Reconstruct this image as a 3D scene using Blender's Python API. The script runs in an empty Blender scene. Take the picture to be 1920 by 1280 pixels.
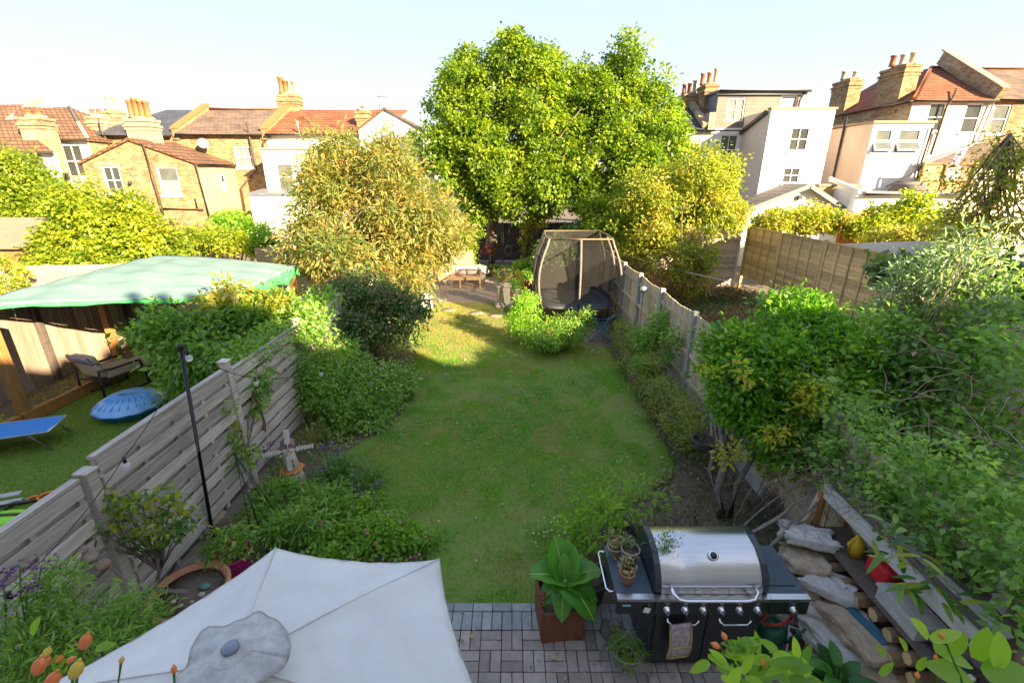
import bpy, bmesh, math, random
import numpy as np
from mathutils import Vector, Matrix
R = math.radians
rng = np.random.default_rng(7)
random.seed(7)
SC = bpy.context.scene
C = SC.collection
# ------------------------------------------------------------- camera, sky, sun, exposure
CAM_H, PITCH, FPX = 4.2, R(19.7), 853.3
cam_d = bpy.data.cameras.new('camera'); cam = bpy.data.objects.new('camera', cam_d); C.objects.link(cam)
cam.location = (0, 0, CAM_H); cam.rotation_euler = (R(90)-PITCH, 0, 0)
cam_d.sensor_width = 36; cam_d.lens = 16.0; cam_d.clip_end = 2000; cam_d.clip_start = .05
SC.camera = cam
SUN_EL, SUN_AZ = R(22.5), R(135)            # azimuth clockwise from +Y: behind the camera and to the right
world = bpy.data.worlds.new('World'); SC.world = world; world.use_nodes = True
wn = world.node_tree.nodes; wl = world.node_tree.links
sky = wn.new('ShaderNodeTexSky'); sky.sky_type = 'NISHITA'; sky.sun_disc = False
sky.sun_elevation = SUN_EL; sky.sun_rotation = SUN_AZ; sky.altitude = 50
sky.air_density = 1.0; sky.dust_density = 1.2; sky.ozone_density = 1.6
skyg = wn.new('ShaderNodeGamma'); skyg.inputs[1].default_value = .12        # hazy, evenly bright autumn sky
skyh = wn.new('ShaderNodeHueSaturation'); skyh.inputs["Saturation"].default_value = 4.0; skyh.inputs['Hue'].default_value = .524
wl.new(sky.outputs[0], skyg.inputs[0]); wl.new(skyg.outputs[0], skyh.inputs['Color'])
wl.new(skyh.outputs[0], wn['Background'].inputs[0]); wn['Background'].inputs[1].default_value = 0.125
sun_d = bpy.data.lights.new('sun', 'SUN'); sun_o = bpy.data.objects.new('sun', sun_d); C.objects.link(sun_o)
sun_d.energy = 3.1; sun_d.angle = R(0.55); sun_d.color = (1.0, .80, .52)
SUN_DIR = Vector((math.sin(SUN_AZ)*math.cos(SUN_EL), math.cos(SUN_AZ)*math.cos(SUN_EL), math.sin(SUN_EL)))
sun_o.rotation_euler = SUN_DIR.to_track_quat('Z', 'Y').to_euler(); sun_o.location = (20, -20, 20)
SC.view_settings.view_transform = 'Standard'; SC.view_settings.look = 'None'
SC.view_settings.exposure = 3.18; SC.view_settings.gamma = 1.0; SC.view_settings.use_curve_mapping = False
SC.cycles.max_bounces = 5; SC.cycles.diffuse_bounces = 4; SC.cycles.glossy_bounces = 2; SC.cycles.transmission_bounces = 3; SC.cycles.transparent_max_bounces = 8
SC.cycles.use_denoising = True

# ------------------------------------------------------------- measuring helpers
def gp(px, py, z=0.0):
    """point at height z seen at photo pixel (1920 wide)"""
    u, v = (px-960)/FPX, (py-640)/FPX
    t = (CAM_H-z)/(math.sin(PITCH)+v*math.cos(PITCH))
    return Vector((u*t, t*(math.cos(PITCH)-v*math.sin(PITCH)), z))
def at(px, py, Y):
    """point on the plane y = Y"""
    u, v = (px-960)/FPX, (py-640)/FPX
    t = Y/(math.cos(PITCH)-v*math.sin(PITCH))
    return Vector((u*t, Y, CAM_H-t*(math.sin(PITCH)+v*math.cos(PITCH))))

# ------------------------------------------------------------- object helpers
def tag(o, label=None, cat=None, group=None, kind=None):
    if label: o['label'] = label
    if cat: o['category'] = cat
    if group: o['group'] = group
    if kind: o['kind'] = kind
    return o
def thing(name, label, cat, loc=(0, 0, 0), group=None):
    o = bpy.data.objects.new(name, None); C.objects.link(o); o.location = loc
    o.empty_display_size = .1
    return tag(o, label, cat, group)
def root_loc(o):
    v = Vector((0, 0, 0))
    while o is not None: v += o.location; o = o.parent
    return v
def link_mesh(name, me, mat, parent=None, loc=None):
    o = bpy.data.objects.new(name, me); C.objects.link(o)
    if mat is not None and len(me.materials) == 0: me.materials.append(mat)
    if parent is not None: o.parent = parent
    if loc is not None: o.location = Vector(loc)-root_loc(parent)
    return o
def perp(d):
    d = Vector(d).normalized(); a = Vector((0, 0, 1)) if abs(d.z) < .9 else Vector((1, 0, 0))
    s = d.cross(a).normalized(); return s, s.cross(d).normalized()
class B:
    """collects faces in world coordinates (through an optional matrix)"""
    def __init__(s, M=None): s.v = []; s.f = []; s.M = M; s.sm = []
    def add(s, vs, fs, smooth=False):
        n = len(s.v)
        for p in vs: s.v.append(tuple(s.M @ Vector(p)) if s.M is not None else tuple(p))
        for f in fs: s.f.append(tuple(i+n for i in f)); s.sm.append(smooth)
        return s
    def box(s, c, d, rot=None):
        x, y, z = d[0]/2, d[1]/2, d[2]/2; c = Vector(c)
        vs = [Vector(p) for p in ((-x,-y,-z),(x,-y,-z),(x,y,-z),(-x,y,-z),(-x,-y,z),(x,-y,z),(x,y,z),(-x,y,z))]
        if rot is not None: vs = [rot @ p for p in vs]
        return s.add([c+p for p in vs], [(0,3,2,1),(4,5,6,7),(0,1,5,4),(1,2,6,5),(2,3,7,6),(3,0,4,7)])
    def bx(s, x0, x1, y0, y1, z0, z1): return s.box(((x0+x1)/2,(y0+y1)/2,(z0+z1)/2), (abs(x1-x0),abs(y1-y0),abs(z1-z0)))
    def beam(s, p0, p1, w, h, up=(0,0,1)):
        p0, p1 = Vector(p0), Vector(p1); d = (p1-p0).normalized(); up = Vector(up)
        a = d.cross(up); a = a.normalized() if a.length > 1e-4 else perp(d)[0]
        b = a.cross(d).normalized(); a *= w/2; b *= h/2
        return s.add([p0-a-b,p0+a-b,p0+a+b,p0-a+b,p1-a-b,p1+a-b,p1+a+b,p1-a+b],
                     [(0,1,2,3),(7,6,5,4),(0,4,5,1),(1,5,6,2),(2,6,7,3),(3,7,4,0)])
    def tube(s, pts, r, n=8, cap=True, closed=False):
        pts = [Vector(p) for p in pts]; m = len(pts); rs = r if isinstance(r, (list, tuple)) else [r]*m
        vs = []; fs = []; a = None
        for i, p in enumerate(pts):
            if closed: d = pts[(i+1) % m]-pts[i-1]
            else: d = pts[min(i+1, m-1)]-pts[max(i-1, 0)]
            d = d.normalized() if d.length > 1e-9 else Vector((0, 0, 1))
            if a is None: a, b = perp(d)
            else:
                a = a-d*a.dot(d)
                a = a.normalized() if a.length > 1e-5 else perp(d)[0]
                b = d.cross(a).normalized()
            for k in range(n):
                t = 2*math.pi*k/n; vs.append(p+(a*math.cos(t)+b*math.sin(t))*rs[i])
        for i in range(m if closed else m-1):
            j = (i+1) % m
            for k in range(n): fs.append((i*n+k, i*n+(k+1) % n, j*n+(k+1) % n, j*n+k))
        if cap and not closed: fs.append(tuple(range(n-1, -1, -1))); fs.append(tuple((m-1)*n+k for k in range(n)))
        return s.add(vs, fs, True)
    def lathe(s, prof, n=20, c=(0,0,0), sx=1, sy=1, wob=None):
        """profile of (radius, z)"""
        vs = []; fs = []; c = Vector(c)
        for j, (r, z) in enumerate(prof):
            for k in range(n):
                t = 2*math.pi*k/n; q = r*(wob(t) if wob else 1)
                vs.append(c+Vector((q*math.cos(t)*sx, q*math.sin(t)*sy, z)))
        for j in range(len(prof)-1):
            for k in range(n): fs.append((j*n+k, j*n+(k+1) % n, (j+1)*n+(k+1) % n, (j+1)*n+k))
        if prof[0][0] > 1e-4: fs.append(tuple(range(n-1, -1, -1)))
        if prof[-1][0] > 1e-4: fs.append(tuple((len(prof)-1)*n+k for k in range(n)))
        return s.add(vs, fs, True)
    def slab(s, pts, t):
        """polygon given by its top points, thickness t straight down"""
        n = len(pts); pts = [Vector(p) for p in pts]
        return s.add(pts+[p-Vector((0,0,t)) for p in pts], [tuple(range(n)), tuple(range(2*n-1, n-1, -1))]+[(i, i+n, (i+1) % n+n, (i+1) % n) for i in range(n)])
    def extr(s, pts, d):
        """polygon extruded by vector d"""
        n = len(pts); pts = [Vector(p) for p in pts]; d = Vector(d)
        return s.add(pts+[p+d for p in pts], [tuple(range(n-1, -1, -1)), tuple(range(n, 2*n))]+[(i, (i+1) % n, (i+1) % n+n, i+n) for i in range(n)])
    def ico(s, c, r, sub=2, sc=(1,1,1), jit=0, rot=None):
        bm = bmesh.new(); bmesh.ops.create_icosphere(bm, subdivisions=sub, radius=1)
        vs = []; c = Vector(c)
        for v in bm.verts:
            p = Vector((v.co.x*sc[0], v.co.y*sc[1], v.co.z*sc[2]))*r*(1+random.uniform(-jit, jit))
            vs.append(c+(rot @ p if rot is not None else p))
        fs = [tuple(v.index for v in f.verts) for f in bm.faces]; bm.free()
        return s.add(vs, fs, True)
    def grid(s, fn, nu, nv, thick=0):
        vs = []; fs = []
        for j in range(nv+1):
            for i in range(nu+1): vs.append(fn(i/nu, j/nv))
        for j in range(nv):
            for i in range(nu):
                a = j*(nu+1)+i; fs.append((a, a+1, a+nu+2, a+nu+1))
        return s.add(vs, fs, True)
    def obj(s, name, mat, parent=None, bevel=0, solid=0, subd=0, fix=True):
        L = root_loc(parent)
        me = bpy.data.meshes.new(name); me.from_pydata([(p[0]-L.x, p[1]-L.y, p[2]-L.z) for p in s.v], [], s.f)
        me.polygons.foreach_set('use_smooth', s.sm)
        if fix:
            bm = bmesh.new(); bm.from_mesh(me); bmesh.ops.recalc_face_normals(bm, faces=bm.faces); bm.to_mesh(me); bm.free()
        me.update()
        o = link_mesh(name, me, mat, parent)
        if solid: m = o.modifiers.new('Solidify', 'SOLIDIFY'); m.thickness = solid; m.offset = 0
        if subd: m = o.modifiers.new('Subdivision', 'SUBSURF'); m.levels = subd; m.render_levels = subd
        if bevel: m = o.modifiers.new('Bevel', 'BEVEL'); m.width = bevel; m.segments = 2; m.limit_method = 'ANGLE'
        return o

# ------------------------------------------------------------- material helpers
MATS = {}
def nn(nt, t, **k):
    n = nt.nodes.new(t)
    for a, b in k.items(): setattr(n, a, b)
    return n
def new_mat(name):
    m = bpy.data.materials.new(name); m.use_nodes = True; MATS[name] = m
    return m, m.node_tree, m.node_tree.nodes['Principled BSDF']
def ramp(nt, cols):
    r = nn(nt, 'ShaderNodeValToRGB'); e = r.color_ramp.elements
    for i, (p, c) in enumerate(cols):
        el = e[i] if i < 2 else e.new(p)
        el.position = p; el.color = (*c, 1)
    return r
def pmat(name, c1, c2=None, scale=6, rough=.7, bump=0, bscale=None, metal=0, orand=0, stretch=None, c3=None, spec=.4, detail=6, coat=0):
    """mottled colour: noise between c1 and c2 (and c3), fine relief, a value shift per object"""
    m, nt, p = new_mat(name); L = nt.links
    p.inputs['Roughness'].default_value = rough; p.inputs['Metallic'].default_value = metal
    p.inputs['Specular IOR Level'].default_value = spec; p.inputs['Coat Weight'].default_value = coat
    c2 = c2 or tuple(x*.8 for x in c1)
    tc = nn(nt, 'ShaderNodeTexCoord'); vec = tc.outputs['Object']
    oi = nn(nt, 'ShaderNodeObjectInfo')
    if orand:
        ad = nn(nt, 'ShaderNodeVectorMath', operation='ADD'); sc = nn(nt, 'ShaderNodeVectorMath', operation='SCALE')
        cx = nn(nt, 'ShaderNodeCombineXYZ')
        for i in range(3): L.new(oi.outputs['Random'], cx.inputs[i])
        L.new(cx.outputs[0], sc.inputs[0]); sc.inputs['Scale'].default_value = 37
        L.new(vec, ad.inputs[0]); L.new(sc.outputs[0], ad.inputs[1]); vec = ad.outputs[0]
    if stretch:
        mp = nn(nt, 'ShaderNodeMapping'); mp.inputs['Scale'].default_value = stretch
        L.new(vec, mp.inputs[0]); vec = mp.outputs[0]
    no = nn(nt, 'ShaderNodeTexNoise'); no.inputs['Scale'].default_value = scale; no.inputs['Detail'].default_value = detail
    no.inputs['Roughness'].default_value = .65
    L.new(vec, no.inputs['Vector'])
    r = ramp(nt, [(.32, c1), (.68, c2)] + ([(.8, c3)] if c3 else [])); L.new(no.outputs['Fac'], r.inputs[0])
    col = r.outputs[0]
    if orand:
        hs = nn(nt, 'ShaderNodeHueSaturation'); mr = nn(nt, 'ShaderNodeMapRange')
        mr.inputs['To Min'].default_value = 1-orand; mr.inputs['To Max'].default_value = 1+orand
        L.new(oi.outputs['Random'], mr.inputs[0]); L.new(mr.outputs[0], hs.inputs['Value']); L.new(col, hs.inputs['Color']); col = hs.outputs[0]
    L.new(col, p.inputs['Base Color'])
    if bump:
        n2 = nn(nt, 'ShaderNodeTexNoise'); n2.inputs['Scale'].default_value = bscale or scale*4; n2.inputs['Detail'].default_value = 5
        L.new(vec, n2.inputs['Vector'])
        b = nn(nt, 'ShaderNodeBump'); b.inputs['Strength'].default_value = bump; b.inputs['Distance'].default_value = .02
        L.new(n2.outputs['Fac'], b.inputs['Height']); L.new(b.outputs[0], p.inputs['Normal'])
    return m
def course_mat(name, c1, c2, mortar, bw, bh, ms=.01, rough=.85, bump=.5, offset=.5, k=(1, 1, 0), dirt=.35, bias=0.0):
    """brick or tile courses too far away to build one by one: vector (x+y, z)"""
    m, nt, p = new_mat(name); L = nt.links
    p.inputs['Roughness'].default_value = rough; p.inputs['Specular IOR Level'].default_value = .25
    tc = nn(nt, 'ShaderNodeTexCoord'); sp = nn(nt, 'ShaderNodeSeparateXYZ'); L.new(tc.outputs['Object'], sp.inputs[0])
    ad = nn(nt, 'ShaderNodeMath', operation='ADD'); L.new(sp.outputs[0], ad.inputs[0]); L.new(sp.outputs[1], ad.inputs[1])
    cb = nn(nt, 'ShaderNodeCombineXYZ'); L.new(ad.outputs[0], cb.inputs[0]); L.new(sp.outputs[2], cb.inputs[1])
    br = nn(nt, 'ShaderNodeTexBrick'); br.offset = offset
    br.inputs['Color1'].default_value = (*c1, 1); br.inputs['Color2'].default_value = (*c2, 1); br.inputs['Mortar'].default_value = (*mortar, 1)
    br.inputs['Scale'].default_value = 1; br.inputs['Brick Width'].default_value = bw; br.inputs['Row Height'].default_value = bh
    br.inputs['Mortar Size'].default_value = ms; br.inputs['Mortar Smooth'].default_value = .3; br.inputs['Bias'].default_value = bias
    L.new(cb.outputs[0], br.inputs['Vector'])
    no = nn(nt, 'ShaderNodeTexNoise'); no.inputs['Scale'].default_value = .9; no.inputs['Detail'].default_value = 8; no.inputs['Roughness'].default_value = .7
    L.new(tc.outputs['Object'], no.inputs['Vector'])
    mr = nn(nt, 'ShaderNodeMapRange'); mr.inputs['From Min'].default_value = .3; mr.inputs['From Max'].default_value = .7
    mr.inputs['To Min'].default_value = 1-dirt; mr.inputs['To Max'].default_value = 1+dirt*.5
    L.new(no.outputs['Fac'], mr.inputs[0])
    hs = nn(nt, 'ShaderNodeHueSaturation'); L.new(br.outputs['Color'], hs.inputs['Color']); L.new(mr.outputs[0], hs.inputs['Value'])
    L.new(hs.outputs[0], p.inputs['Base Color'])
    b = nn(nt, 'ShaderNodeBump'); b.inputs['Strength'].default_value = bump; b.inputs['Distance'].default_value = .03; b.invert = True
    L.new(br.outputs['Fac'], b.inputs['Height']); L.new(b.outputs[0], p.inputs['Normal'])
    return m
def leaf_mat(name, cols, trans=.35, rough=.42, tmul=1.7, spec=.55):
    """cols: ramp of leaf colours picked by the per-leaf attribute 'tint'"""
    m, nt, p = new_mat(name); L = nt.links
    a = nn(nt, 'ShaderNodeAttribute'); a.attribute_name = 'tint'
    n = len(cols); r = ramp(nt, [((i/(n-1)) if n > 1 else 0, c) for i, c in enumerate(cols)]); L.new(a.outputs['Fac'], r.inputs[0])
    L.new(r.outputs[0], p.inputs['Base Color']); p.inputs['Roughness'].default_value = rough; p.inputs['Specular IOR Level'].default_value = spec
    t = nn(nt, 'ShaderNodeBsdfTranslucent'); mx = nn(nt, 'ShaderNodeMixShader'); mx.inputs[0].default_value = min(.52, trans*1.5)
    g = nn(nt, 'ShaderNodeMix', data_type='RGBA', blend_type='MULTIPLY'); g.inputs[0].default_value = 1
    g.inputs[7].default_value = (tmul*1.15, tmul*1.2, tmul*.55, 1); L.new(r.outputs[0], g.inputs[6]); L.new(g.outputs[2], t.inputs['Color'])
    L.new(p.outputs[0], mx.inputs[1]); L.new(t.outputs[0], mx.inputs[2])
    L.new(mx.outputs[0], nt.nodes['Material Output'].inputs['Surface'])
    return m
# ============================================================= MATERIALS
soil = pmat('soil', (.10, .074, .052), (.18, .138, .095), scale=9, rough=.95, bump=.6, bscale=40)
lawn_m = pmat('lawn', (.10, .21, .016), (.19, .20, .055), scale=1.6, rough=.95, bump=.4, bscale=60, c3=(.24, .185, .12))
turf_m = pmat('turf', (.10, .17, .018), (.14, .21, .024), scale=3, rough=.95, bump=.5, bscale=220)
grey_wood = pmat('grey_wood', (.62, .55, .48), (.33, .27, .225), scale=3.0, rough=.85, bump=.5, bscale=14, orand=.28, stretch=(14, .7, 14), c3=(.36, .24, .15))
warm_wood = pmat('warm_wood', (.36, .19, .06), (.26, .12, .035), scale=2.5, rough=.7, bump=.25, bscale=12, orand=.15, stretch=(10, 10, 1))
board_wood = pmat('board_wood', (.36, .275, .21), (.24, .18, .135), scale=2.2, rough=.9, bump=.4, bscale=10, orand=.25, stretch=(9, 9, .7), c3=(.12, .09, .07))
tan_wood = pmat('tan_wood', (.70, .50, .25), (.50, .34, .15), scale=2.2, rough=.85, bump=.4, bscale=10, orand=.28, stretch=(6, .8, 6))
old_board = pmat('old_board', (.60, .49, .34), (.40, .31, .21), scale=2.2, rough=.9, bump=.4, bscale=10, orand=.2, stretch=(9, 9, .8), c3=(.52, .46, .37))
dark_board = pmat('dark_board', (.13, .10, .08), (.075, .058, .048), scale=2.2, rough=.9, bump=.3, bscale=10, orand=.2, stretch=(1, 6, 6))
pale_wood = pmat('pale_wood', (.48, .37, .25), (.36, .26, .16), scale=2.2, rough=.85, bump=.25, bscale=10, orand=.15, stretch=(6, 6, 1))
concrete = pmat('concrete', (.36, .34, .31), (.25, .24, .22), scale=8, rough=.9, bump=.3, bscale=50, orand=.12)
block_m = pmat('block', (.36, .30, .25), (.24, .20, .175), scale=9, rough=.85, bump=.45, bscale=70, orand=.26, c3=(.40, .35, .30))
block_grey = pmat('block_grey', (.31, .31, .30), (.21, .21, .205), scale=9, rough=.85, bump=.45, bscale=70, orand=.2, c3=(.40, .40, .38))
stone_m = pmat('stone', (.46, .41, .33), (.30, .27, .22), scale=7, rough=.9, bump=.5, bscale=30, orand=.1)
bark = pmat('bark', (.22, .17, .12), (.10, .08, .06), scale=4, rough=.95, bump=.9, bscale=16, stretch=(3, 3, .6))
bark_grey = pmat('bark_grey', (.26, .215, .18), (.13, .105, .09), scale=5, rough=.95, bump=.8, bscale=20, stretch=(3, 3, .6))
twig_m = pmat('twig', (.24, .18, .12), (.14, .10, .07), scale=9, rough=.9)
black_metal = pmat('black_metal', (.013, .013, .015), (.02, .02, .022), scale=8, rough=.4, spec=.5)
white_paint = pmat('white_paint', (.80, .79, .76), (.74, .72, .68), scale=2, rough=.6)

# ============================================================= GROUND
def sheet(name, pts, z, mat, kind='structure'):
    b = B(); b.add([(p[0], p[1], z) for p in pts], [tuple(range(len(pts)))])
    return tag(b.obj(name, mat), kind=kind)
g = sheet('ground', [(-400, -400), (400, -400), (400, 400), (-400, 400)], -.03, soil)
LAWN = [gp(*p) for p in ((838, 1142), (796, 1052), (735, 985), (700, 900), (640, 852), (735, 800), (772, 750), (778, 660), (792, 600), (815, 568),
        (958, 566), (1000, 610), (1100, 650), (1142, 652), (1188, 728), (1244, 828), (1272, 878), (1218, 925), (1150, 960), (1090, 1030), (1075, 1142))]
def ragged(poly, a=.035, step=.18):
    out = []; n = len(poly)
    for i in range(n):
        p0, p1 = poly[i], poly[(i+1) % n]; m = max(1, int((p1-p0).length/step))
        for k in range(m): out.append(p0.lerp(p1, k/m)+Vector((random.gauss(0, a), random.gauss(0, a), 0)))
    return out
sheet('lawn', ragged(LAWN), .004, lawn_m)
sheet('artificial_turf', [(-8.75, 1.0), (-3.9, 1.0), (-3.9, 13.5), (-8.75, 13.5)], .004, turf_m)

def in_poly(pts, poly):
    x, y = pts[:, 0], pts[:, 1]; ins = np.zeros(len(pts), bool); n = len(poly)
    for i in range(n):
        x0, y0, x1, y1 = poly[i][0], poly[i][1], poly[i-1][0], poly[i-1][1]
        c = ((y0 > y) != (y1 > y)) & (x < (x1-x0)*(y-y0)/(y1-y0+1e-12)+x0); ins ^= c
    return ins
def vnoise(p, s, seed=0):
    """smooth value noise in [0,1] on xy"""
    r = np.random.default_rng(seed); T = r.random((64, 64)); q = p[:, :2]*s+1000; i = np.floor(q).astype(int); f = q-i; f = f*f*(3-2*f)
    a = T[i[:, 0] % 64, i[:, 1] % 64]; b = T[(i[:, 0]+1) % 64, i[:, 1] % 64]; c = T[i[:, 0] % 64, (i[:, 1]+1) % 64]; d = T[(i[:, 0]+1) % 64, (i[:, 1]+1) % 64]
    return (a*(1-f[:, 0])+b*f[:, 0])*(1-f[:, 1])+(c*(1-f[:, 0])+d*f[:, 0])*f[:, 1]
def soup(name, V, F, tint, mat, parent=None, smooth=False):
    """V (n,3) vertices, F (m,k) faces, tint per vertex; fast mesh"""
    L = root_loc(parent); V = V-np.array(L)
    me = bpy.data.meshes.new(name); k = F.shape[1]; m = len(F)
    me.vertices.add(len(V)); me.vertices.foreach_set('co', V.astype(np.float32).ravel())
    me.loops.add(m*k); me.loops.foreach_set('vertex_index', F.astype(np.int32).ravel())
    me.polygons.add(m); me.polygons.foreach_set('loop_start', np.arange(0, m*k, k, dtype=np.int32))
    if smooth: me.polygons.foreach_set('use_smooth', np.ones(m, bool))
    at_ = me.attributes.new('tint', 'FLOAT', 'POINT'); at_.data.foreach_set('value', tint.astype(np.float32))
    me.update(calc_edges=True)
    return link_mesh(name, me, mat, parent)
def blades(name, P, h, w, mat, tint, lean=.6, parent=None, kind='stuff', label=None, cat=None):
    """bent two-piece grass blades at points P"""
    n = len(P); a = rng.random(n)*2*np.pi; d = np.stack([np.cos(a), np.sin(a), np.zeros(n)], 1); s = np.stack([-np.sin(a), np.cos(a), np.zeros(n)], 1)
    h = h*(.55+.9*rng.random(n))[:, None]; ln = (lean*rng.random(n))[:, None]; up = np.array([0, 0, 1.0])
    w = np.full(n, w)[:, None] if np.isscalar(w) else w[:, None]
    m = P+up*h*.6+d*h*ln*.35; t = P+up*h*(1-.35*ln)+d*h*ln*1.1
    V = np.stack([P-s*w/2, P+s*w/2, m+s*w*.4, m-s*w*.4, t], 1).reshape(-1, 3)
    i = np.arange(n)[:, None]*5
    F = np.concatenate([i+np.array([0, 1, 2]), i+np.array([0, 2, 3]), i+np.array([3, 2, 4])])
    o = soup(name, V, F, np.repeat(tint, 5), mat, parent)
    return tag(o, label, cat, kind=kind) if kind or label else o
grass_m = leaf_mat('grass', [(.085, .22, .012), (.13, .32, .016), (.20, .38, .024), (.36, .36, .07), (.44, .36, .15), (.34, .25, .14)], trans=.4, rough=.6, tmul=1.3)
turf_blade = leaf_mat('turf_blade', [(.09, .18, .016), (.14, .24, .022), (.19, .29, .03)], trans=.35, rough=.6)
clover_m = leaf_mat('clover_leaf', [(.08, .20, .03), (.13, .28, .05), (.20, .34, .09)], trans=.3)
def leaves0(name, P):
    n = len(P); a = rng.random(n)*6.283; l = .018+.022*rng.random(n); d = np.stack([np.cos(a), np.sin(a), .5*rng.random(n)], 1)*l[:, None]; s_ = np.stack([-np.sin(a), np.cos(a), .4*rng.normal(size=n)], 1)*l[:, None]*.45
    V = np.stack([P, P+d*.5+s_, P+d, P+d*.5-s_], 1).reshape(-1, 3); V[:, 2] += .012; i = np.arange(n)[:, None]*4
    return soup(name, V, i+np.array([0, 1, 2, 3]), np.repeat(rng.random(n), 4), clover_m)
xs = np.array([[p.x, p.y] for p in LAWN])
def scatter(n, poly, z=0.0):
    lo, hi = np.min(np.array([[q[0], q[1]] for q in poly]), 0), np.max(np.array([[q[0], q[1]] for q in poly]), 0)
    p = lo+(hi-lo)*rng.random((n, 2)); p = p[in_poly(p, poly)]
    return np.concatenate([p, np.full((len(p), 1), z)], 1)
P = scatter(250000, [(q.x*1.0, q.y) for q in LAWN], .002); P[:, :2] += rng.normal(size=(len(P), 2))*np.where(rng.random(len(P)) < .3, .07, .01)[:, None]
n1 = vnoise(P, .9, 1); n2 = vnoise(P, 3.1, 2); bare = .55*n1+.45*n2
keep = rng.random(len(P)) < np.clip(1.22-1.35*np.clip(bare-.42, 0, 1)*3.6-.9*(vnoise(P, 5, 12)*vnoise(P, 1.5, 13) > .52), .30, 1); P = P[keep]; n1 = n1[keep]; n2 = n2[keep]; worn = np.clip((.45*vnoise(P, 1.7, 41)+.35*vnoise(P, 4.3, 42)+.2*vnoise(P, 11, 43)-.56)*6, 0, 1)
blades('lawn_grass', P, .034, .0075, grass_m, np.clip(.10+.30*n2+.28*vnoise(P, 9, 4)*rng.random(len(P))+.12*rng.random(len(P))+.42*np.clip((P[:, 1]-9.2)/2.2, 0, 1)*(.35+.9*vnoise(P, 1.3, 31))+.75*worn*rng.random(len(P)), 0, 1),  # sunlight put in as straw tint at the far end, plus dry worn patches
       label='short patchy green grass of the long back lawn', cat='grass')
Q = scatter(60000, [(q.x, q.y) for q in LAWN], .012); Q = Q[(vnoise(Q, 2.2, 21)*vnoise(Q, .7, 22) > .36)][:5200]
tag(leaves0('clover', Q), 'patches of clover and small weeds in the lawn', 'clover', kind='stuff')
P = scatter(70000, [(-8.7, 2.2), (-3.95, 2.2), (-3.95, 12.5), (-8.7, 12.5)], .002)
blades('turf_pile', P, .022, .010, turf_blade, np.clip(.25+.5*vnoise(P, 1.2, 8)+.3*rng.random(len(P)), 0, 1), lean=.9,
       label='artificial turf pile in the neighbouring garden', cat='turf')

# block paving by the house: nearest rows as single blocks
pat = sheet('patio', [(-3.6, -.45), (3.4, -.45), (3.4, 3.52), (1.0, 3.56), (-.9, 3.62), (-3.6, 3.62)], .002, pmat('joint_sand', (.07, .06, .05), (.045, .04, .035), scale=20, rough=1))
bmb = B().box((0, 0, .02), (.194, .094, .04)).obj('paving_block', block_m, pat, bevel=.006)
block_mesh = {}
dg = bpy.context.evaluated_depsgraph_get()
block_mesh['w'] = bpy.data.meshes.new_from_object(bmb.evaluated_get(dg)); bpy.data.objects.remove(bmb)
block_mesh['g'] = block_mesh['w'].copy(); block_mesh['g'].materials.clear(); block_mesh['g'].materials.append(block_grey)
far_b = B()
def put_block(x, y, rot, k):
    if -1.05 < x < 3.3 and 2.52 < y < 3.62:
        o = link_mesh('paving_block', block_mesh[k], None, pat); o.location = (x, y, .004+random.uniform(-.002, .003))
        o.rotation_euler = (random.uniform(-.012, .012), random.uniform(-.012, .012), rot+random.uniform(-.012, .012))
    else: far_b.box((x, y, .024), (.194, .094, .04), Matrix.Rotation(rot, 3, 'Z'))
x = -3.5
while x < 3.3:                                              # edging course and a soldier course at the lawn
    if not .25 < x < .3: put_block(x, 3.50-.012*max(0, x+.2), 0, 'g')
    put_block(x-.05, 3.345, math.pi/2, 'g'); put_block(x+.05, 3.345, math.pi/2, 'g'); x += .2
for r in range(-8, 38):                                     # basket of pairs, warm grey
    for c in range(-19, 17):
        x, y = c*.2, 3.14-(r+8)*.2
        if y < -.4: continue
        if (r+c) % 2: put_block(x, y+.05, 0, 'w'); put_block(x, y-.05, 0, 'w')
        else: put_block(x-.05, y, math.pi/2, 'w'); put_block(x+.05, y, math.pi/2, 'w')
tag(far_b.obj('paving_block_field', block_m, pat), kind='stuff')
far_pave = pmat('far_paving', (.30, .215, .15), (.22, .155, .11), scale=14, rough=.9, bump=.4, bscale=30)
sheet('seating_patio', [gp(778, 571), gp(960, 569), gp(1000, 540), gp(1010, 500), gp(800, 505), gp(745, 540)], .008, far_pave)

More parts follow.
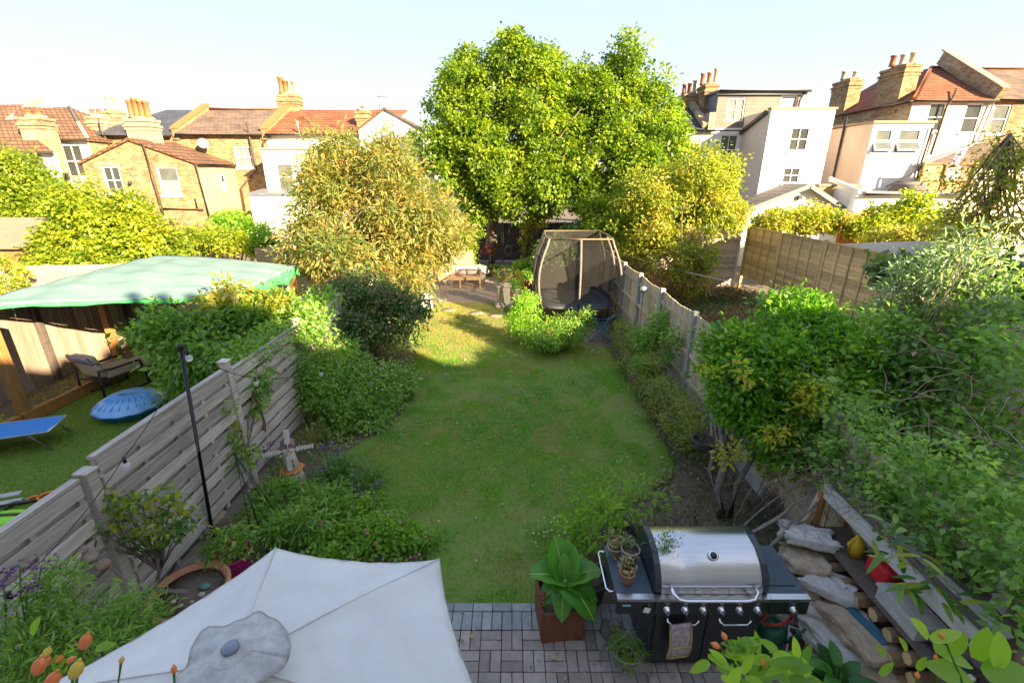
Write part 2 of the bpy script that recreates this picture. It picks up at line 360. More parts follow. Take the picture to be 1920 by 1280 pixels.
# ============================================================= OWN HOUSE ROW BEHIND THE CAMERA (unseen, outline shaped to throw the garden into shade)
own_brick = course_mat('own_brick', (.35, .25, .14), (.27, .18, .09), (.34, .31, .26), .225, .075)
own_white = pmat('own_bounce_white', (.80, .78, .73), (.74, .72, .67), scale=1, rough=.9)  # unseen walls made white to bounce fill light into the shade
slate = course_mat('slate', (.075, .078, .095), (.055, .058, .07), (.03, .03, .035), .3, .16, ms=.012, rough=.6, bump=.5)
def row_house(x0, x1, y0, y1, ze, zr, label, ridge_y=False, stacks=()):
    t = thing('terraced_house', label, 'house', ((x0+x1)/2, (y0+y1)/2, 0))
    b = B(); xm, ym = (x0+x1)/2, (y0+y1)/2
    if ridge_y:
        b.extr([(x0, y0, -.02), (x1, y0, -.02), (x1, y0, ze), (xm, y0, zr), (x0, ze and y0, ze)], (0, y1-y0, 0))
        b.obj('wall', own_white, t); r = B()
        for s, xe in ((-1, x0), (1, x1)): r.slab([(xe+.0*s, y0-.1, ze+.12), (xm, y0-.1, zr+.12), (xm, y1+.1, zr+.12), (xe, y1+.1, ze+.12)], .1)
    else:
        b.extr([(x0, y0, -.02), (x0, y1, -.02), (x0, y1, ze), (x0, ym, zr), (x0, y0, ze)], (x1-x0, 0, 0))
        b.obj('wall', own_white, t); r = B()
        for ye in (y0, y1): r.slab([(x0-.02, ye+(.12 if ye == y1 else -.12), ze+.08), (x1+.02, ye+(.12 if ye == y1 else -.12), ze+.08), (x1+.02, ym, zr+.12), (x0-.02, ym, zr+.12)], .1)
    r.obj('roof', slate, t)
    for (cx, w, zt) in stacks:  # added stacks, placed to shade the left shrub and apple tree
        c = B().bx(cx-w/2, cx+w/2, ym-.45, ym+.45, zr-1, zt).bx(cx-w/2-.06, cx+w/2+.06, ym-.5, ym+.5, zt-.3, zt-.1).obj('chimney', own_brick, t)
        for i in range(4): B().lathe([(.13, 0), (.11, .5), (.14, .55)], 10, (cx+(i-1.5)*w/4.4, ym, zt)).obj('chimney_pot', MATS['pot_red'], c)
    return t
pmat('pot_red', (.40, .14, .06), (.30, .10, .045), scale=8, rough=.8)
row_house(-15, 5.2, -11, -.75, 5.4, 8.85, 'low white-walled terraced house unseen behind and left of the viewpoint')
row_house(5.3, 16.1, -11, -.75, 5.8, 9.25, 'unseen white-walled terraced house directly behind the viewpoint with two stacks added for shade', stacks=((12.6, 2.6, 11.3), (7.9, 2.4, 9.95)))
row_house(16.2, 31, -11, -.9, 8.9, 12.6, 'tall white-walled house unseen behind and right of the viewpoint, gable shaped for its shadow', ridge_y=True)
# ============================================================= FENCES
def hit_miss(t, X, y0, y1, z0, z1, face=1):
    """boards alternate on two sides of upright battens"""
    pitch = .185; k = 0; z = z1-.07
    while z > z0+.02:
        for side, dz in ((1, 0), (-1, -.0925)):
            zz = z+dz
            if zz < z0+.03: continue
            yy = .008*random.random()
            b = B().box((0, 0, 0), (.020, y1-y0-.02-yy, .128))
            o = b.obj('slat', grey_wood); o.parent = t
            o.location = Vector((X+face*side*.030+random.uniform(-.003, .003), (y0+y1)/2, zz))-t.location
            o.rotation_euler = (random.uniform(-.004, .004), random.uniform(-.05, .05), 0)
        z -= pitch
    for i in range(5):
        yb = y0+.03+(y1-y0-.06)*i/4
        o = B().box((0, 0, 0), (.038, .045, z1-z0)).obj('batten', grey_wood); o.parent = t; o.location = Vector((X, yb, (z0+z1)/2))-t.location
    o = B().box((0, 0, 0), (.07, y1-y0, .035)).obj('capping_rail', grey_wood); o.parent = t; o.location = Vector((X, (y0+y1)/2, z1+.018))-t.location
LF = thing('slatted_fence', 'weathered grey slatted timber fence along the left of the lawn', 'fence', (-3.75, 5, 0))
XF = -3.75
for y0, y1, zt in ((-.4, 1.42, 1.72), (1.52, 3.28, 1.74), (3.46, 5.44, 1.84), (5.56, 7.46, 1.78), (7.58, 9.4, 1.75), (9.52, 11.3, 1.75), (11.4, 13.2, 1.7), (13.3, 15.1, 1.7)):
    hit_miss(LF, XF, y0, y1, .12, zt)
for y, zt in ((1.47, 1.85), (3.37, 1.78), (5.5, 1.95), (7.52, 1.9), (9.46, 1.85), (11.35, 1.85), (13.25, 1.8), (15.15, 1.8)):
    o = B().box((0, 0, 0), (.10, .10, zt)).box((0, 0, zt/2+.012), (.13, .13, .024)).obj('post', grey_wood, bevel=.004); o.parent = LF
    o.location = Vector((XF+.01, y, zt/2))-LF.location; o.rotation_euler = (random.uniform(-.01, .01), random.uniform(-.015, .015), 0)

def board_fence(name, label, p0, p1, z0, z1, mat, bw=.13, gap=.006, thick=.02, lean=0, rails=True, posts=None, post_mat=None, top_fn=None, gravel=None, proud=.0):
    p0, p1 = Vector((*p0, 0)), Vector((*p1, 0)); d = (p1-p0); L = d.length; d.normalize(); nrm = Vector((d.y, -d.x, 0)); ang = math.atan2(d.y, d.x)
    t = thing(name, label, 'fence', (p0+p1)/2)
    s = bw/2
    while s < L:
        zt = z1+(top_fn(s) if top_fn else 0)+random.uniform(-.006, .006); c = p0+d*s+nrm*random.uniform(-.006, .006)
        o = B().box((0, 0, 0), (bw-gap, thick, zt-z0)).obj('board', mat); o.parent = t
        o.location = Vector((c.x, c.y, (z0+zt)/2))-t.location; o.rotation_euler = (random.uniform(-.006, .006), random.uniform(-.006, .006), ang+random.uniform(-.05, .05))
        s += bw
    if rails:
        for z in (z0+.25, (z0+z1)/2, z1-.22):
            B().beam(p0-nrm*.04+Vector((0, 0, z)), p1-nrm*.04+Vector((0, 0, z)), .04, .07).obj('rail', mat, t)
    for s in posts or ():
        c = p0+d*s; zt = z1+(top_fn(s) if top_fn else 0)
        o = B().box((0, 0, 0), (.11, .11, zt+.06)).obj('post', post_mat or mat, bevel=.01); o.parent = t; o.location = Vector((c.x, c.y, (zt+.06)/2))+nrm*proud-t.location; o.rotation_euler.z = ang
    if gravel:
        B().beam(p0+Vector((0, 0, z0/2)), p1+Vector((0, 0, z0/2)), .05, z0).obj('gravel_board', gravel, t)
    return t
# right boundary: close-boarded panels between concrete posts
board_fence('boarded_fence', 'faded brown boarded fence with concrete posts along the right of the lawn', (3.52, 2.0), (3.32, 24.3), .22, 1.78, old_board, bw=.15,
            posts=[.4, 2.3, 4.25, 6.2, 8.1, 9.9, 11.6, 13.4, 15.2, 17.1, 19, 21], post_mat=concrete, gravel=concrete, proud=-.03,
            top_fn=lambda s: .05*math.sin(s*3.3)*.4)
# left neighbour's tall boarded fence
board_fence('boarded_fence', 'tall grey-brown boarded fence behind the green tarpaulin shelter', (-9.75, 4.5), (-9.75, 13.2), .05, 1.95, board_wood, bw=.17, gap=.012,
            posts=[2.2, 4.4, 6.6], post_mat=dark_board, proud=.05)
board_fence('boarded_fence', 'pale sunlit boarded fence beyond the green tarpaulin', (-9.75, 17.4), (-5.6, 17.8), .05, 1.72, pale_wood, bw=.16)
# garden end: dark horizontal boards
def hboards(name, label, p0, p1, z0, z1, mat, bh=.15, post_every=1.9, batten=None, bt=.018, pm=None, lap=.012):
    p0, p1 = Vector((*p0, 0)), Vector((*p1, 0)); d = p1-p0; L = d.length; d.normalize(); ang = math.atan2(d.y, d.x); nrm = Vector((d.y, -d.x, 0))
    t = thing(name, label, 'fence', (p0+p1)/2); n = max(1, round(L/post_every)); w = L/n; proto = {}
    for i in range(n):
        z = z0+bh/2; c = p0+d*(w*(i+.5))
        while z < z1:
            if 'b' not in proto:
                o = B().box((0, 0, 0), (w-.10, bt, bh+lap)).obj('board', mat); proto['b'] = o.data
            else: o = bpy.data.objects.new('board', proto['b']); C.objects.link(o)
            o.parent = t
            o.location = Vector((c.x, c.y, z))+nrm*random.uniform(-.004, .004)-t.location
            o.rotation_euler = Matrix.Rotation(ang, 3, 'Z').to_euler(); o.rotation_euler.x = -.14 if batten else random.uniform(-.03, .03); z += bh
        if batten:
            for k in range(batten+1):
                q = c+d*(w-.16)*(k/batten-.5)
                o = B().box((0, 0, 0), (.04, .03, z1-z0)).obj('batten', mat); o.parent = t; o.location = Vector((q.x, q.y, (z0+z1)/2))+nrm*.038-t.location; o.rotation_euler.z = ang
            o = B().box((0, 0, 0), (w-.1, .06, .03)).obj('capping_rail', mat); o.parent = t; o.location = Vector((c.x, c.y, z1+.03))-t.location; o.rotation_euler.z = ang
    for i in range(n+1):
        q = p0+d*w*i
        o = B().box((0, 0, 0), (.09, .09, z1+.1)).obj('post', pm or mat); o.parent = t; o.location = Vector((q.x, q.y, (z1+.1)/2))-t.location; o.rotation_euler.z = ang
    return t
hboards('end_fence', 'dark horizontal board fence at the end of the garden behind the trunks', (-4.2, 24.6), (3.2, 24.6), .05, 1.95, dark_board)
hboards('end_fence', 'grey slatted fence at the far end of the right-hand garden', (3.6, 18.3), (9.0, 18.3), .05, 2.0, grey_wood, bh=.1)
hboards('lapped_fence', 'tan overlapped panel fence on the far side of the right-hand garden', (9.2, 18.1), (9.2, 8.9), .55, 2.42, tan_wood, bh=.12, post_every=2.3, batten=4)
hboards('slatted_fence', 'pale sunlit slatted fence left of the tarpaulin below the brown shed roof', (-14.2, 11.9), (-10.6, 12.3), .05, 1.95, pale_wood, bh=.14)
# ============================================================= HOUSES BEYOND THE GARDENS
brick_y = course_mat('brick_yellow', (.40, .26, .12), (.20, .11, .05), (.33, .26, .17), .24, .10, ms=.014, dirt=.5)
brick_t = course_mat('brick_tan', (.44, .32, .18), (.24, .16, .09), (.36, .30, .22), .24, .10, ms=.012, dirt=.5)
brick_c = course_mat('brick_cream', (.50, .39, .22), (.42, .31, .17), (.40, .33, .22), .225, .080, ms=.010, dirt=.3)
brick_p = course_mat('brick_painted', (.60, .47, .38), (.55, .43, .35), (.50, .40, .33), .225, .080, ms=.008, bump=.3, dirt=.2)
tile_b = course_mat('tile_brown', (.21, .115, .065), (.15, .08, .048), (.07, .04, .025), .30, .19, ms=.022, bump=.9, offset=0, rough=.8, dirt=.4)
tile_r = course_mat('tile_red', (.32, .12, .055), (.22, .075, .038), (.10, .04, .024), .25, .17, ms=.022, bump=.9, offset=0, rough=.8, dirt=.4)
tile_d = course_mat('tile_dark', (.20, .135, .10), (.14, .10, .078), (.08, .06, .05), .26, .11, ms=.010, bump=.6, dirt=.45)
tile_g = course_mat('tile_grey', (.24, .20, .165), (.18, .155, .13), (.09, .08, .07), .28, .15, ms=.012, bump=.6, dirt=.3)
hung = course_mat('hung_tile', (.25, .195, .165), (.20, .16, .14), (.11, .09, .08), .22, .16, ms=.008, bump=.4, dirt=.25)
render_w = pmat('render_white', (.78, .76, .72), (.70, .68, .63), scale=.7, rough=.85, bump=.1, bscale=40)
render_c = pmat('render_cream_shade', (.66, .56, .46), (.58, .49, .40), scale=.7, rough=.85, bump=.1, bscale=40)  # shade tone put into the side walls' colour; plain cream on the lean-to
lead = pmat('lead', (.16, .17, .19), (.11, .115, .13), scale=3, rough=.5)
gut = pmat('gutter_black', (.03, .028, .027), (.05, .045, .04), scale=4, rough=.5)
brown_pipe = pmat('pipe_brown', (.10, .065, .045), (.07, .045, .03), scale=4, rough=.6)
pot_o = pmat('pot_orange', (.38, .14, .05), (.28, .10, .04), scale=8, rough=.8)
pot_c = pmat('pot_cream', (.46, .38, .26), (.36, .28, .18), scale=8, rough=.8)
flaunch = pmat('flaunching', (.32, .265, .19), (.22, .18, .13), scale=6, rough=.95, bump=.4)
orange_cope = pmat('orange_coping', (.38, .15, .05), (.30, .11, .04), scale=5, rough=.85)
glass = pmat('window_glass', (.03, .035, .035), (.07, .07, .06), scale=1.2, rough=.06, spec=.6)
glass2 = pmat('window_glass_lit', (.07, .08, .075), (.13, .13, .11), scale=1.6, rough=.12, spec=.8)
curtain = pmat('curtain', (.24, .24, .23), (.10, .10, .095), scale=6, rough=.9, stretch=(8, 8, .3))
frost = pmat('frosted_glass', (.24, .28, .25), (.19, .22, .20), scale=2, rough=.35, spec=.5)

def wall_open(t, name, mat, p0, p1, z0, z1, holes=(), depth=.12, top=None, thick=.0):
    """upright wall from p0 to p1 (xy) with rectangular holes (s0,s1,z0,z1 along it); top adds gable points (s,z)"""
    p0, p1 = Vector((*p0, 0)), Vector((*p1, 0)); d = p1-p0; L = d.length; d.normalize(); n = Vector((-d.y, d.x, 0))   # n points inwards
    ss = sorted({0, L, *[h[0] for h in holes], *[h[1] for h in holes]}); zs = sorted({z0, z1, *[h[2] for h in holes], *[h[3] for h in holes]})
    b = B(); P = lambda s, z, k=0: p0+d*s+Vector((0, 0, z))+n*k
    for i in range(len(ss)-1):
        for j in range(len(zs)-1):
            cs, cz = (ss[i]+ss[i+1])/2, (zs[j]+zs[j+1])/2
            if any(h[0] < cs < h[1] and h[2] < cz < h[3] for h in holes): continue
            b.add([P(ss[i], zs[j]), P(ss[i+1], zs[j]), P(ss[i+1], zs[j+1]), P(ss[i], zs[j+1])], [(0, 1, 2, 3)])
    for a0, a1, b0, b1 in holes:
        for q in (((a0, b0), (a1, b0)), ((a1, b0), (a1, b1)), ((a1, b1), (a0, b1)), ((a0, b1), (a0, b0))):
            b.add([P(*q[0]), P(*q[1]), P(*q[1], depth), P(*q[0], depth)], [(0, 1, 2, 3)])
    if top: b.add([P(s, z) for s, z in [(0, z1)]+[(L, z1)]+list(top)], [tuple(range(len(top)+2))])
    return b.obj(name, mat, t, fix=False)
def sash(t, x, z, w, h, y, d=.10, bars=(1, 1), gm=None, fm=None, sill=True, dress=None, face=-1):
    """window in a wall facing -y: frame ring, glazing bars, panes and a sill; centre x, bottom z"""
    fm = fm or white_paint; gm = gm or glass; f = .07; yy = y+d-.03
    fr = B(); fr.bx(x-w/2, x-w/2+f, yy-.03, yy+.03, z, z+h).bx(x+w/2-f, x+w/2, yy-.03, yy+.03, z, z+h)
    fr.bx(x-w/2+f, x+w/2-f, yy-.03, yy+.03, z+h-f, z+h).bx(x-w/2+f, x+w/2-f, yy-.03, yy+.03, z, z+f)
    cols, rows = bars; iw, ih = w-2*f, h-2*f; xs_ = [x-w/2+f+iw*i/cols for i in range(cols+1)]; zs_ = [z+f+ih*j/rows for j in range(rows+1)]
    for j in range(1, rows): fr.bx(x-w/2+f, x+w/2-f, yy-.027, yy+.02, zs_[j]-.025, zs_[j]+.025)
    for i in range(1, cols): fr.bx(xs_[i]-.016, xs_[i]+.016, yy-.022, yy+.02, z+f, z+h-f)
    o = fr.obj('window', fm, t)
    for i in range(cols):
        for j in range(rows):
            B().bx(xs_[i]+.002, xs_[i+1]-.002, yy+.022, yy+.034, zs_[j]+.002, zs_[j+1]-.002).obj('pane', gm[(j) % len(gm)] if isinstance(gm, (list, tuple)) else gm, o)
    if sill: B().bx(x-w/2-.06, x+w/2+.06, y-.07, y+d-.062, z-.10, z-.003).obj('sill', fm, o)
    return o
def stack(t, x, y, w, d, z0, z1, mat, pots, pm=None, corbel=2, cap=None, ph=.55, pr=.13, along='x'):
    """chimney stack with oversailing courses and pots"""
    b = B().bx(x-w/2, x+w/2, y-d/2, y+d/2, z0, z1-.12)
    for k in range(corbel): b.bx(x-w/2-.04*(k+1), x+w/2+.04*(k+1), y-d/2-.04*(k+1), y+d/2+.04*(k+1), z1-.62+.16*k, z1-.50+.16*k)
    b.bx(x-w/2-.05, x+w/2+.05, y-d/2-.05, y+d/2+.05, z1-.20, z1-.06)
    c = b.obj('chimney', mat, t)
    B().lathe([(max(w, d)*.62, 0), (max(w, d)*.5, .12)], 4, (x, y, z1-.06), sx=1 if w >= d else w/d, sy=1 if d >= w else d/w).obj('flaunching', cap or flaunch, c)
    n = len(pots)
    for i, (m, hh) in enumerate(pots):
        o = (i-(n-1)/2)*(max(w, d)*.86/max(n, 1)); px_, py_ = (x+o, y) if along == 'x' else (x, y+o)
        B().lathe([(pr*1.05, 0), (pr*.92, hh*.2), (pr*.8, hh*.86), (pr*1.05, hh*.88), (pr*1.05, hh), (pr*.8, hh), (pr*.75, hh*.6)], 12, (px_, py_, z1)).obj('chimney_pot', m, c)
    return c
def pipe(t, pts, r=.05, mat=None, name='downpipe'): return B().tube(pts, r, 6).obj(name, mat or brown_pipe, t)
def gutter(t, x0, x1, y, z): return B().tube([(x0, y, z), (x1, y, z)], .065, 8).obj('gutter', gut, t)
def slope(t, pts, mat, th=.12, name='roof'): return B().slab(pts, th).obj(name, mat, t)

YM, YW = 29.5, 26.0
ZE = at(420, 250, YM).z; ZR = at(420, 206, 33.0).z; YR = 33.0
XA, XB_, XC = at(330, 248, YM).x, at(498, 250, YM).x, at(722, 207, 28).x
def parapet(t, x, w, mat, cope, y0=None, z0=None, up=.28):
    y0 = y0 or YM-.12; z0 = z0 or ZE
    prof = [(0, y0, z0-.35), (0, y0, z0+.22), (0, YR, ZR+up), (0, YR, ZR-.6)]
    o = B().extr([(x-w/2, p[1], p[2]) for p in prof], (w, 0, 0)).obj('parapet', mat, t)
    B().extr([(x-w/2-.05, y0-.04, z0+.225), (x-w/2-.05, y0-.04, z0+.32), (x-w/2-.05, YR, ZR+up+.10), (x-w/2-.05, YR, ZR+up+.005)], (w+.1, 0, 0)).obj('coping', cope, o)
# --- house with the brown slate-like roof and sash window
t = thing('brick_house', 'yellow brick terraced house with dark brown roof between two orange parapets', 'house', ((XA+XB_)/2, YM, 0))
xw = at(457, 295, YM); ww, wh = 1.05, at(457, 276, YM).z-at(457, 316, YM).z
wall_open(t, 'wall', brick_y, (XA, YM), (XB_, YM), -.03, ZE, [(xw.x-ww/2-XA, xw.x+ww/2-XA, xw.z-wh/2, xw.z+wh/2)])
sash(t, xw.x, xw.z-wh/2, ww, wh, YM, bars=(2, 2), gm=curtain)
slope(t, [(XA+.1, YM-.25, ZE), (XB_-.1, YM-.25, ZE), (XB_-.1, YR, ZR), (XA+.1, YR, ZR)], tile_d)
B().tube([(XA+.1, YR, ZR+.02), (XB_-.1, YR, ZR+.02)], .12, 8).obj('ridge_tile', orange_cope, t)
gutter(t, XA+.1, XB_-.1, YM-.30, ZE-.10); parapet(t, XA, .35, brick_y, orange_cope)
q = at(515, 330, YM); pipe(t, [at(462, 232, YM-.2), at(468, 258, YM-.2), at(481, 318, YM-.18), at(452, 352, YM-.18), at(463, 415, YM-.18)])
pipe(t, [at(508, 255, YM-.15), at(493, 268, YM-.15), at(494, 280, YM-.15)], .04)
dish = B(Matrix.Translation(at(381, 270, YM-.5)) @ Matrix.Rotation(.5, 4, 'Z') @ Matrix.Rotation(R(75), 4, 'X')); dish.lathe([(.02, .0), (.16, .03), (.30, .10), (.28, .115), (.14, .05)], 14)
tag(dish.obj('satellite_dish', lead), 'small grey satellite dish on the yellow brick wall', 'satellite dish')
# --- the slate-roofed house left of it
XZ = at(300, 235, YM).x-4.2
t2 = thing('brick_house', 'brick terraced house with blue grey slate roof behind the gabled wing', 'house', ((XA+XZ)/2, YM, 0))
wall_open(t2, 'wall', brick_y, (XZ, YM), (XA-.02, YM), -.03, ZE-.05)
slope(t2, [(XZ, YM-.25, ZE-.05), (XA-.2, YM-.25, ZE-.05), (XA-.2, YR, ZR), (XZ+2.4, YR, ZR)], slate)
slope(t2, [(XZ+2.4, YR, ZR-.004), (XZ, YR+3, ZE), (XZ, YM-.25, ZE-.055)], slate); gutter(t2, XZ, XA-.2, YM-.3, ZE-.15)
# --- paired gabled rear wing of yellow brick
gl, gr = at(152, 300, YW).x, at(367, 304, YW).x; ga = at(243, 262, YW); ze = at(367, 304, YW).z
t3 = thing('gabled_brick_wing', 'gabled yellow brick rear wing with two windows and a dark downpipe', 'house', ((gl+gr)/2, YW, 0))
def wpx(px, py, w, h, Y):
    c = at(px, py, Y); return c.x-w/2, c.x+w/2, c.z-h/2, c.z+h/2
w1 = wpx(212, 338, .95, 1.42, YW); w2 = wpx(317, 340, 1.12, 1.45, YW)
mid = at(268, 270, YW).x
wall_open(t3, 'wall', brick_y, (gl, YW), (gr, YW), -.03, ze, [(w[0]-gl, w[1]-gl, w[2], w[3]) for w in (w1, w2)], top=[(ga.x-gl, ga.z)])
wall_open(t3, 'side_wall', brick_c, (gr, YW), (gr, YM), -.03, ze, [(1.75, 2.2, ze-1.55, ze-.55)])
B().bx(gr+.01, gr+.06, YW+1.78, YW+2.17, ze-1.52, ze-.58).obj('window', white_paint, t3); B().bx(gr+.062, gr+.068, YW+1.86, YW+2.1, ze-1.0, ze-.68).obj('pane', glass, t3); 
wall_open(t3, 'side_wall', brick_y, (gl, YM), (gl, YW), -.03, ze)
sash(t3, (w1[0]+w1[1])/2, w1[2], w1[1]-w1[0], w1[3]-w1[2], YW, bars=(2, 2), gm=glass); sash(t3, (w2[0]+w2[1])/2, w2[2], w2[1]-w2[0], w2[3]-w2[2], YW, bars=(1, 2), gm=[frost, glass2])
for w in (w1, w2): B().bx(w[0]-.1, w[1]+.1, YW-.012, YW+.01, w[3]+.003, w[3]+.23).obj('brick_lintel', brick_t, t3)
slope(t3, [(gr+.15, YW-.12, ze), (gr+.15, YM, ze), (ga.x, YM, ga.z+.1), (ga.x, YW-.12, ga.z+.1)], tile_b, .14)
slope(t3, [(ga.x-.002, YW-.12, ga.z+.098), (ga.x-.002, YM, ga.z+.098), (gl-.15, YM, ze), (gl-.15, YW-.12, ze)], tile_b, .14)
pipe(t3, [at(268, 270, YW-.1), at(285, 330, YW-.1), at(306, 402, YW-.1)], .07); pipe(t3, [at(366, 306, YW-.1), at(393, 408, YW-.1)], .05); pipe(t3, [at(305, 391, YW-.08), at(381, 393, YW-.08)], .05, name='waste_pipe'); pipe(t3, [at(366, 372, YW-.08), at(370, 390, YW-.08)], .05, name='waste_pipe')
B().tube([(gr+.2, YW-.1, ze-.1), (gr+.2, YM-.2, ze-.1)], .06, 6).obj('gutter', gut, t3)
lp = at(243, 343, YW-.15); B().ico(lp, .10, 1).tube([lp, lp+Vector((0, .15, .05))], .03, 6).obj('outdoor_lamp', gut, t3)
# big rendered stack on the wing's ridge
cz = at(268, 222, 27.5); stack(t3, at(270, 245, 27.5).x, 27.5, 1.35, .8, ga.z-.6, cz.z, flaunch, [(pot_o, .9), (pot_o, 1.0), (pot_o, .9), (pot_o, .85)], ph=.9, pr=.16)
# --- far-left cluster: white rendered bay with red brown hipped roof
YB = 28.0
a, b_ = at(100, 262, YB), at(166, 265, YB)
t4 = thing('white_bay_house', 'white rendered house with brown hipped roof at far left', 'house', (a.x, YB, 0))
w = wpx(139, 302, 1.15, 1.75, YB)
wall_open(t4, 'wall', render_w, (a.x-4, YB), (b_.x, YB), -.03, a.z, [(w[0]-a.x+4, w[1]-a.x+4, w[2], w[3])]); wall_open(t4, 'side_wall', brick_y, (b_.x, YB), (b_.x, YB+4), -.03, a.z)
sash(t4, (w[0]+w[1])/2, w[2], w[1]-w[0], w[3]-w[2], YB, bars=(2, 2))
hr = at(130, 201, YB+3.4); hl = at(85, 201, YB+3.4)
slope(t4, [(a.x-6, YB-.2, a.z+.05), (b_.x+.15, YB-.2, a.z+.05), (hr.x, hr.y, hr.z), (hl.x-6, hl.y, hl.z)], tile_b); slope(t4, [(b_.x+.15, YB-.2, a.z+.045), (b_.x+.15, YB+7, a.z+.045), (hr.x, hr.y, hr.z-.005)], tile_b)
B().tube([(b_.x+.15, YB-.2, a.z+.1), tuple(hr)], .1, 6).obj('hip_tile', flaunch, t4); gutter(t4, a.x-2, b_.x+.1, YB-.26, a.z-.04); pipe(t4, [at(101, 266, YB-.1), at(128, 348, YB-.1)], .06)
stack(t4, at(187, 240, 30).x, 30, .9, .6, ZE-1, at(187, 217, 30).z, brick_t, [(MATS['pot_red'], .35), (MATS['pot_red'], .35)]); stack(t4, at(218, 230, 31).x, 31, 1.0, .6, ZE-1, at(218, 207, 31).z, brick_t, [(pot_c, .8), (pot_c, .8)])
pipe(t4, [at(184, 222, 29.2), at(189, 245, 29.2), at(205, 270, 29.2)], .05)
t5 = thing('white_rendered_wing', 'low white rendered wing with brown tiled roof at the left edge', 'house', (at(50, 290, YW).x, YW, 0))
c5, d5 = at(-60, 288, YW), at(104, 286, YW)
w = wpx(68, 312, 1.0, 1.3, YW)
wall_open(t5, 'wall', render_w, (c5.x, YW), (d5.x, YW), -.03, d5.z, [(w[0]-c5.x, w[1]-c5.x, w[2], w[3])]); sash(t5, (w[0]+w[1])/2, w[2], w[1]-w[0], w[3]-w[2], YW, bars=(1, 2))
slope(t5, [(c5.x, YW-.2, d5.z+.05), (d5.x+.1, YW-.2, d5.z+.05), at(25, 232, YB-.1), at(-80, 228, YB-.1)], tile_b)
stack(t5, at(73, 245, 27).x, 27, 1.25, .8, d5.z-1, at(73, 219, 27).z, brick_t, [(MATS['pot_red'], .3), (MATS['pot_red'], .3)], pr=.2); gutter(t5, c5.x, d5.x, YW-.26, d5.z-.05)
t6 = thing('red_roof_house', 'red roofed house with a raised white party wall at the left edge', 'house', (at(20, 215, 31).x, 31, 0))
B().extr([at(10, 240, 30), at(25, 228, 30), at(70, 190, 33), at(85, 200, 33), at(60, 240, 31)], (.35, .1, 0)).obj('parapet', render_w, t6); B().beam(at(20, 226, 29.9), at(72, 187, 33), .5, .15).obj('coping', flaunch, t6)
slope(t6, [at(-120, 222, 30), at(22, 224, 30), at(58, 196, 33), at(-80, 197, 33)], tile_r); B().bx(at(-120, 225, 30.3).x, at(15, 225, 30.3).x, 30.3, 33, 0, at(0, 226, 30.3).z).obj('wall', brick_y, t6)
# --- red tiled house with white rear box
t7 = thing('red_tile_house', 'terraced house with red tiled roof and white rear walls behind the buddleja', 'house', (XB_+3, YM, 0))
xr7 = at(705, 250, YM).x
wall_open(t7, 'wall', render_w, (XB_+.02, YM), (xr7, YM), -.03, ZE)
slope(t7, [(XB_+.1, YM-.25, ZE), (xr7, YM-.25, ZE), (xr7+1.2, YR, ZR), (XB_+.1, YR, ZR)], tile_r); gutter(t7, XB_+.1, xr7, YM-.3, ZE-.1)
parapet(t7, XB_, .38, brick_y, orange_cope)
stack(t7, at(538, 170, 33).x, 33.2, 1.3, .8, ZR-1.2, at(538, 176, 33).z, brick_y, [(pot_o, 1.0), (pot_o, .8), (pot_c, .8), (pot_c, .75)], pr=.17)
stack(t7, at(681, 210, 30.5).x, 30.5, .75, .6, ZE-.3, at(681, 207, 30.5).z, brick_y, [(MATS['pot_red'], .2)])
pipe(t7, [at(557, 228, YM-.3), at(562, 255, YM-.3)], .07, render_w, 'flue')
x0, x1 = at(492, 300, 27.2).x, at(600, 300, 27.2).x; zt = at(492, 281, 27.2).z; w = wpx(535, 332, .95, 1.4, 27.2)
wall_open(t7, 'wall', render_w, (x0, 27.2), (x1, 27.2), -.03, zt, [(w[0]-x0, w[1]-x0, w[2], w[3])]); sash(t7, (w[0]+w[1])/2, w[2], w[1]-w[0], w[3]-w[2], 27.2, bars=(1, 2), gm=glass2)
wall_open(t7, 'side_wall', render_w, (x0, YM), (x0, 27.2), -.03, zt); slope(t7, [(x0-.08, 27.1, zt+.1), (x1, 27.1, zt+.1), (x1, YM, zt+.12), (x0-.08, YM, zt+.12)], flaunch, .1)
x0, x1 = at(471, 390, 25.6).x, at(620, 390, 25.6).x; zt = at(471, 366, 25.6).z
wall_open(t7, 'wall', render_w, (x0, 25.6), (x1, 25.6), -.03, zt); wall_open(t7, 'side_wall', render_w, (x0, 27.2), (x0, 25.6), -.03, zt); slope(t7, [(x0-.06, 25.5, zt+.1), (x1, 25.5, zt+.1), (x1, 27.2, zt+.3), (x0-.06, 27.2, zt+.3)], lead, .1)
# --- white gable
g0, g1, gap_ = at(672, 240, 28), at(795, 246, 28), at(722, 206, 28)
t8 = thing('white_gable_house', 'tall white rendered gable with one narrow window beside the large tree', 'house', (gap_.x, 28, 0))
w = wpx(730, 246, .72, 1.25, 28); zg = (g0.z+g1.z)/2
wall_open(t8, 'wall', render_w, (g0.x, 28), (g1.x, 28), -.03, zg, [(w[0]-g0.x, w[1]-g0.x, w[2], w[3])] if w[3] < zg else (), top=[(gap_.x-g0.x, gap_.z)])
if w[3] >= zg: sash(t8, (w[0]+w[1])/2, w[2], w[1]-w[0], w[3]-w[2], 27.9, d=.09, bars=(1, 1), gm=frost)
wall_open(t8, 'side_wall', render_w, (g0.x, 33), (g0.x, 28), -.03, zg); wall_open(t8, 'side_wall', render_w, (g1.x, 28), (g1.x, 33), -.03, zg)
for s, e in ((-1, g0), (1, g1)): slope(t8, [(e.x+s*.15, 27.85, zg-.03), (e.x+s*.15, 33, zg-.03), (gap_.x, 33, gap_.z+.12), (gap_.x, 27.85, gap_.z+.12)], tile_b if s < 0 else tile_d, .12)
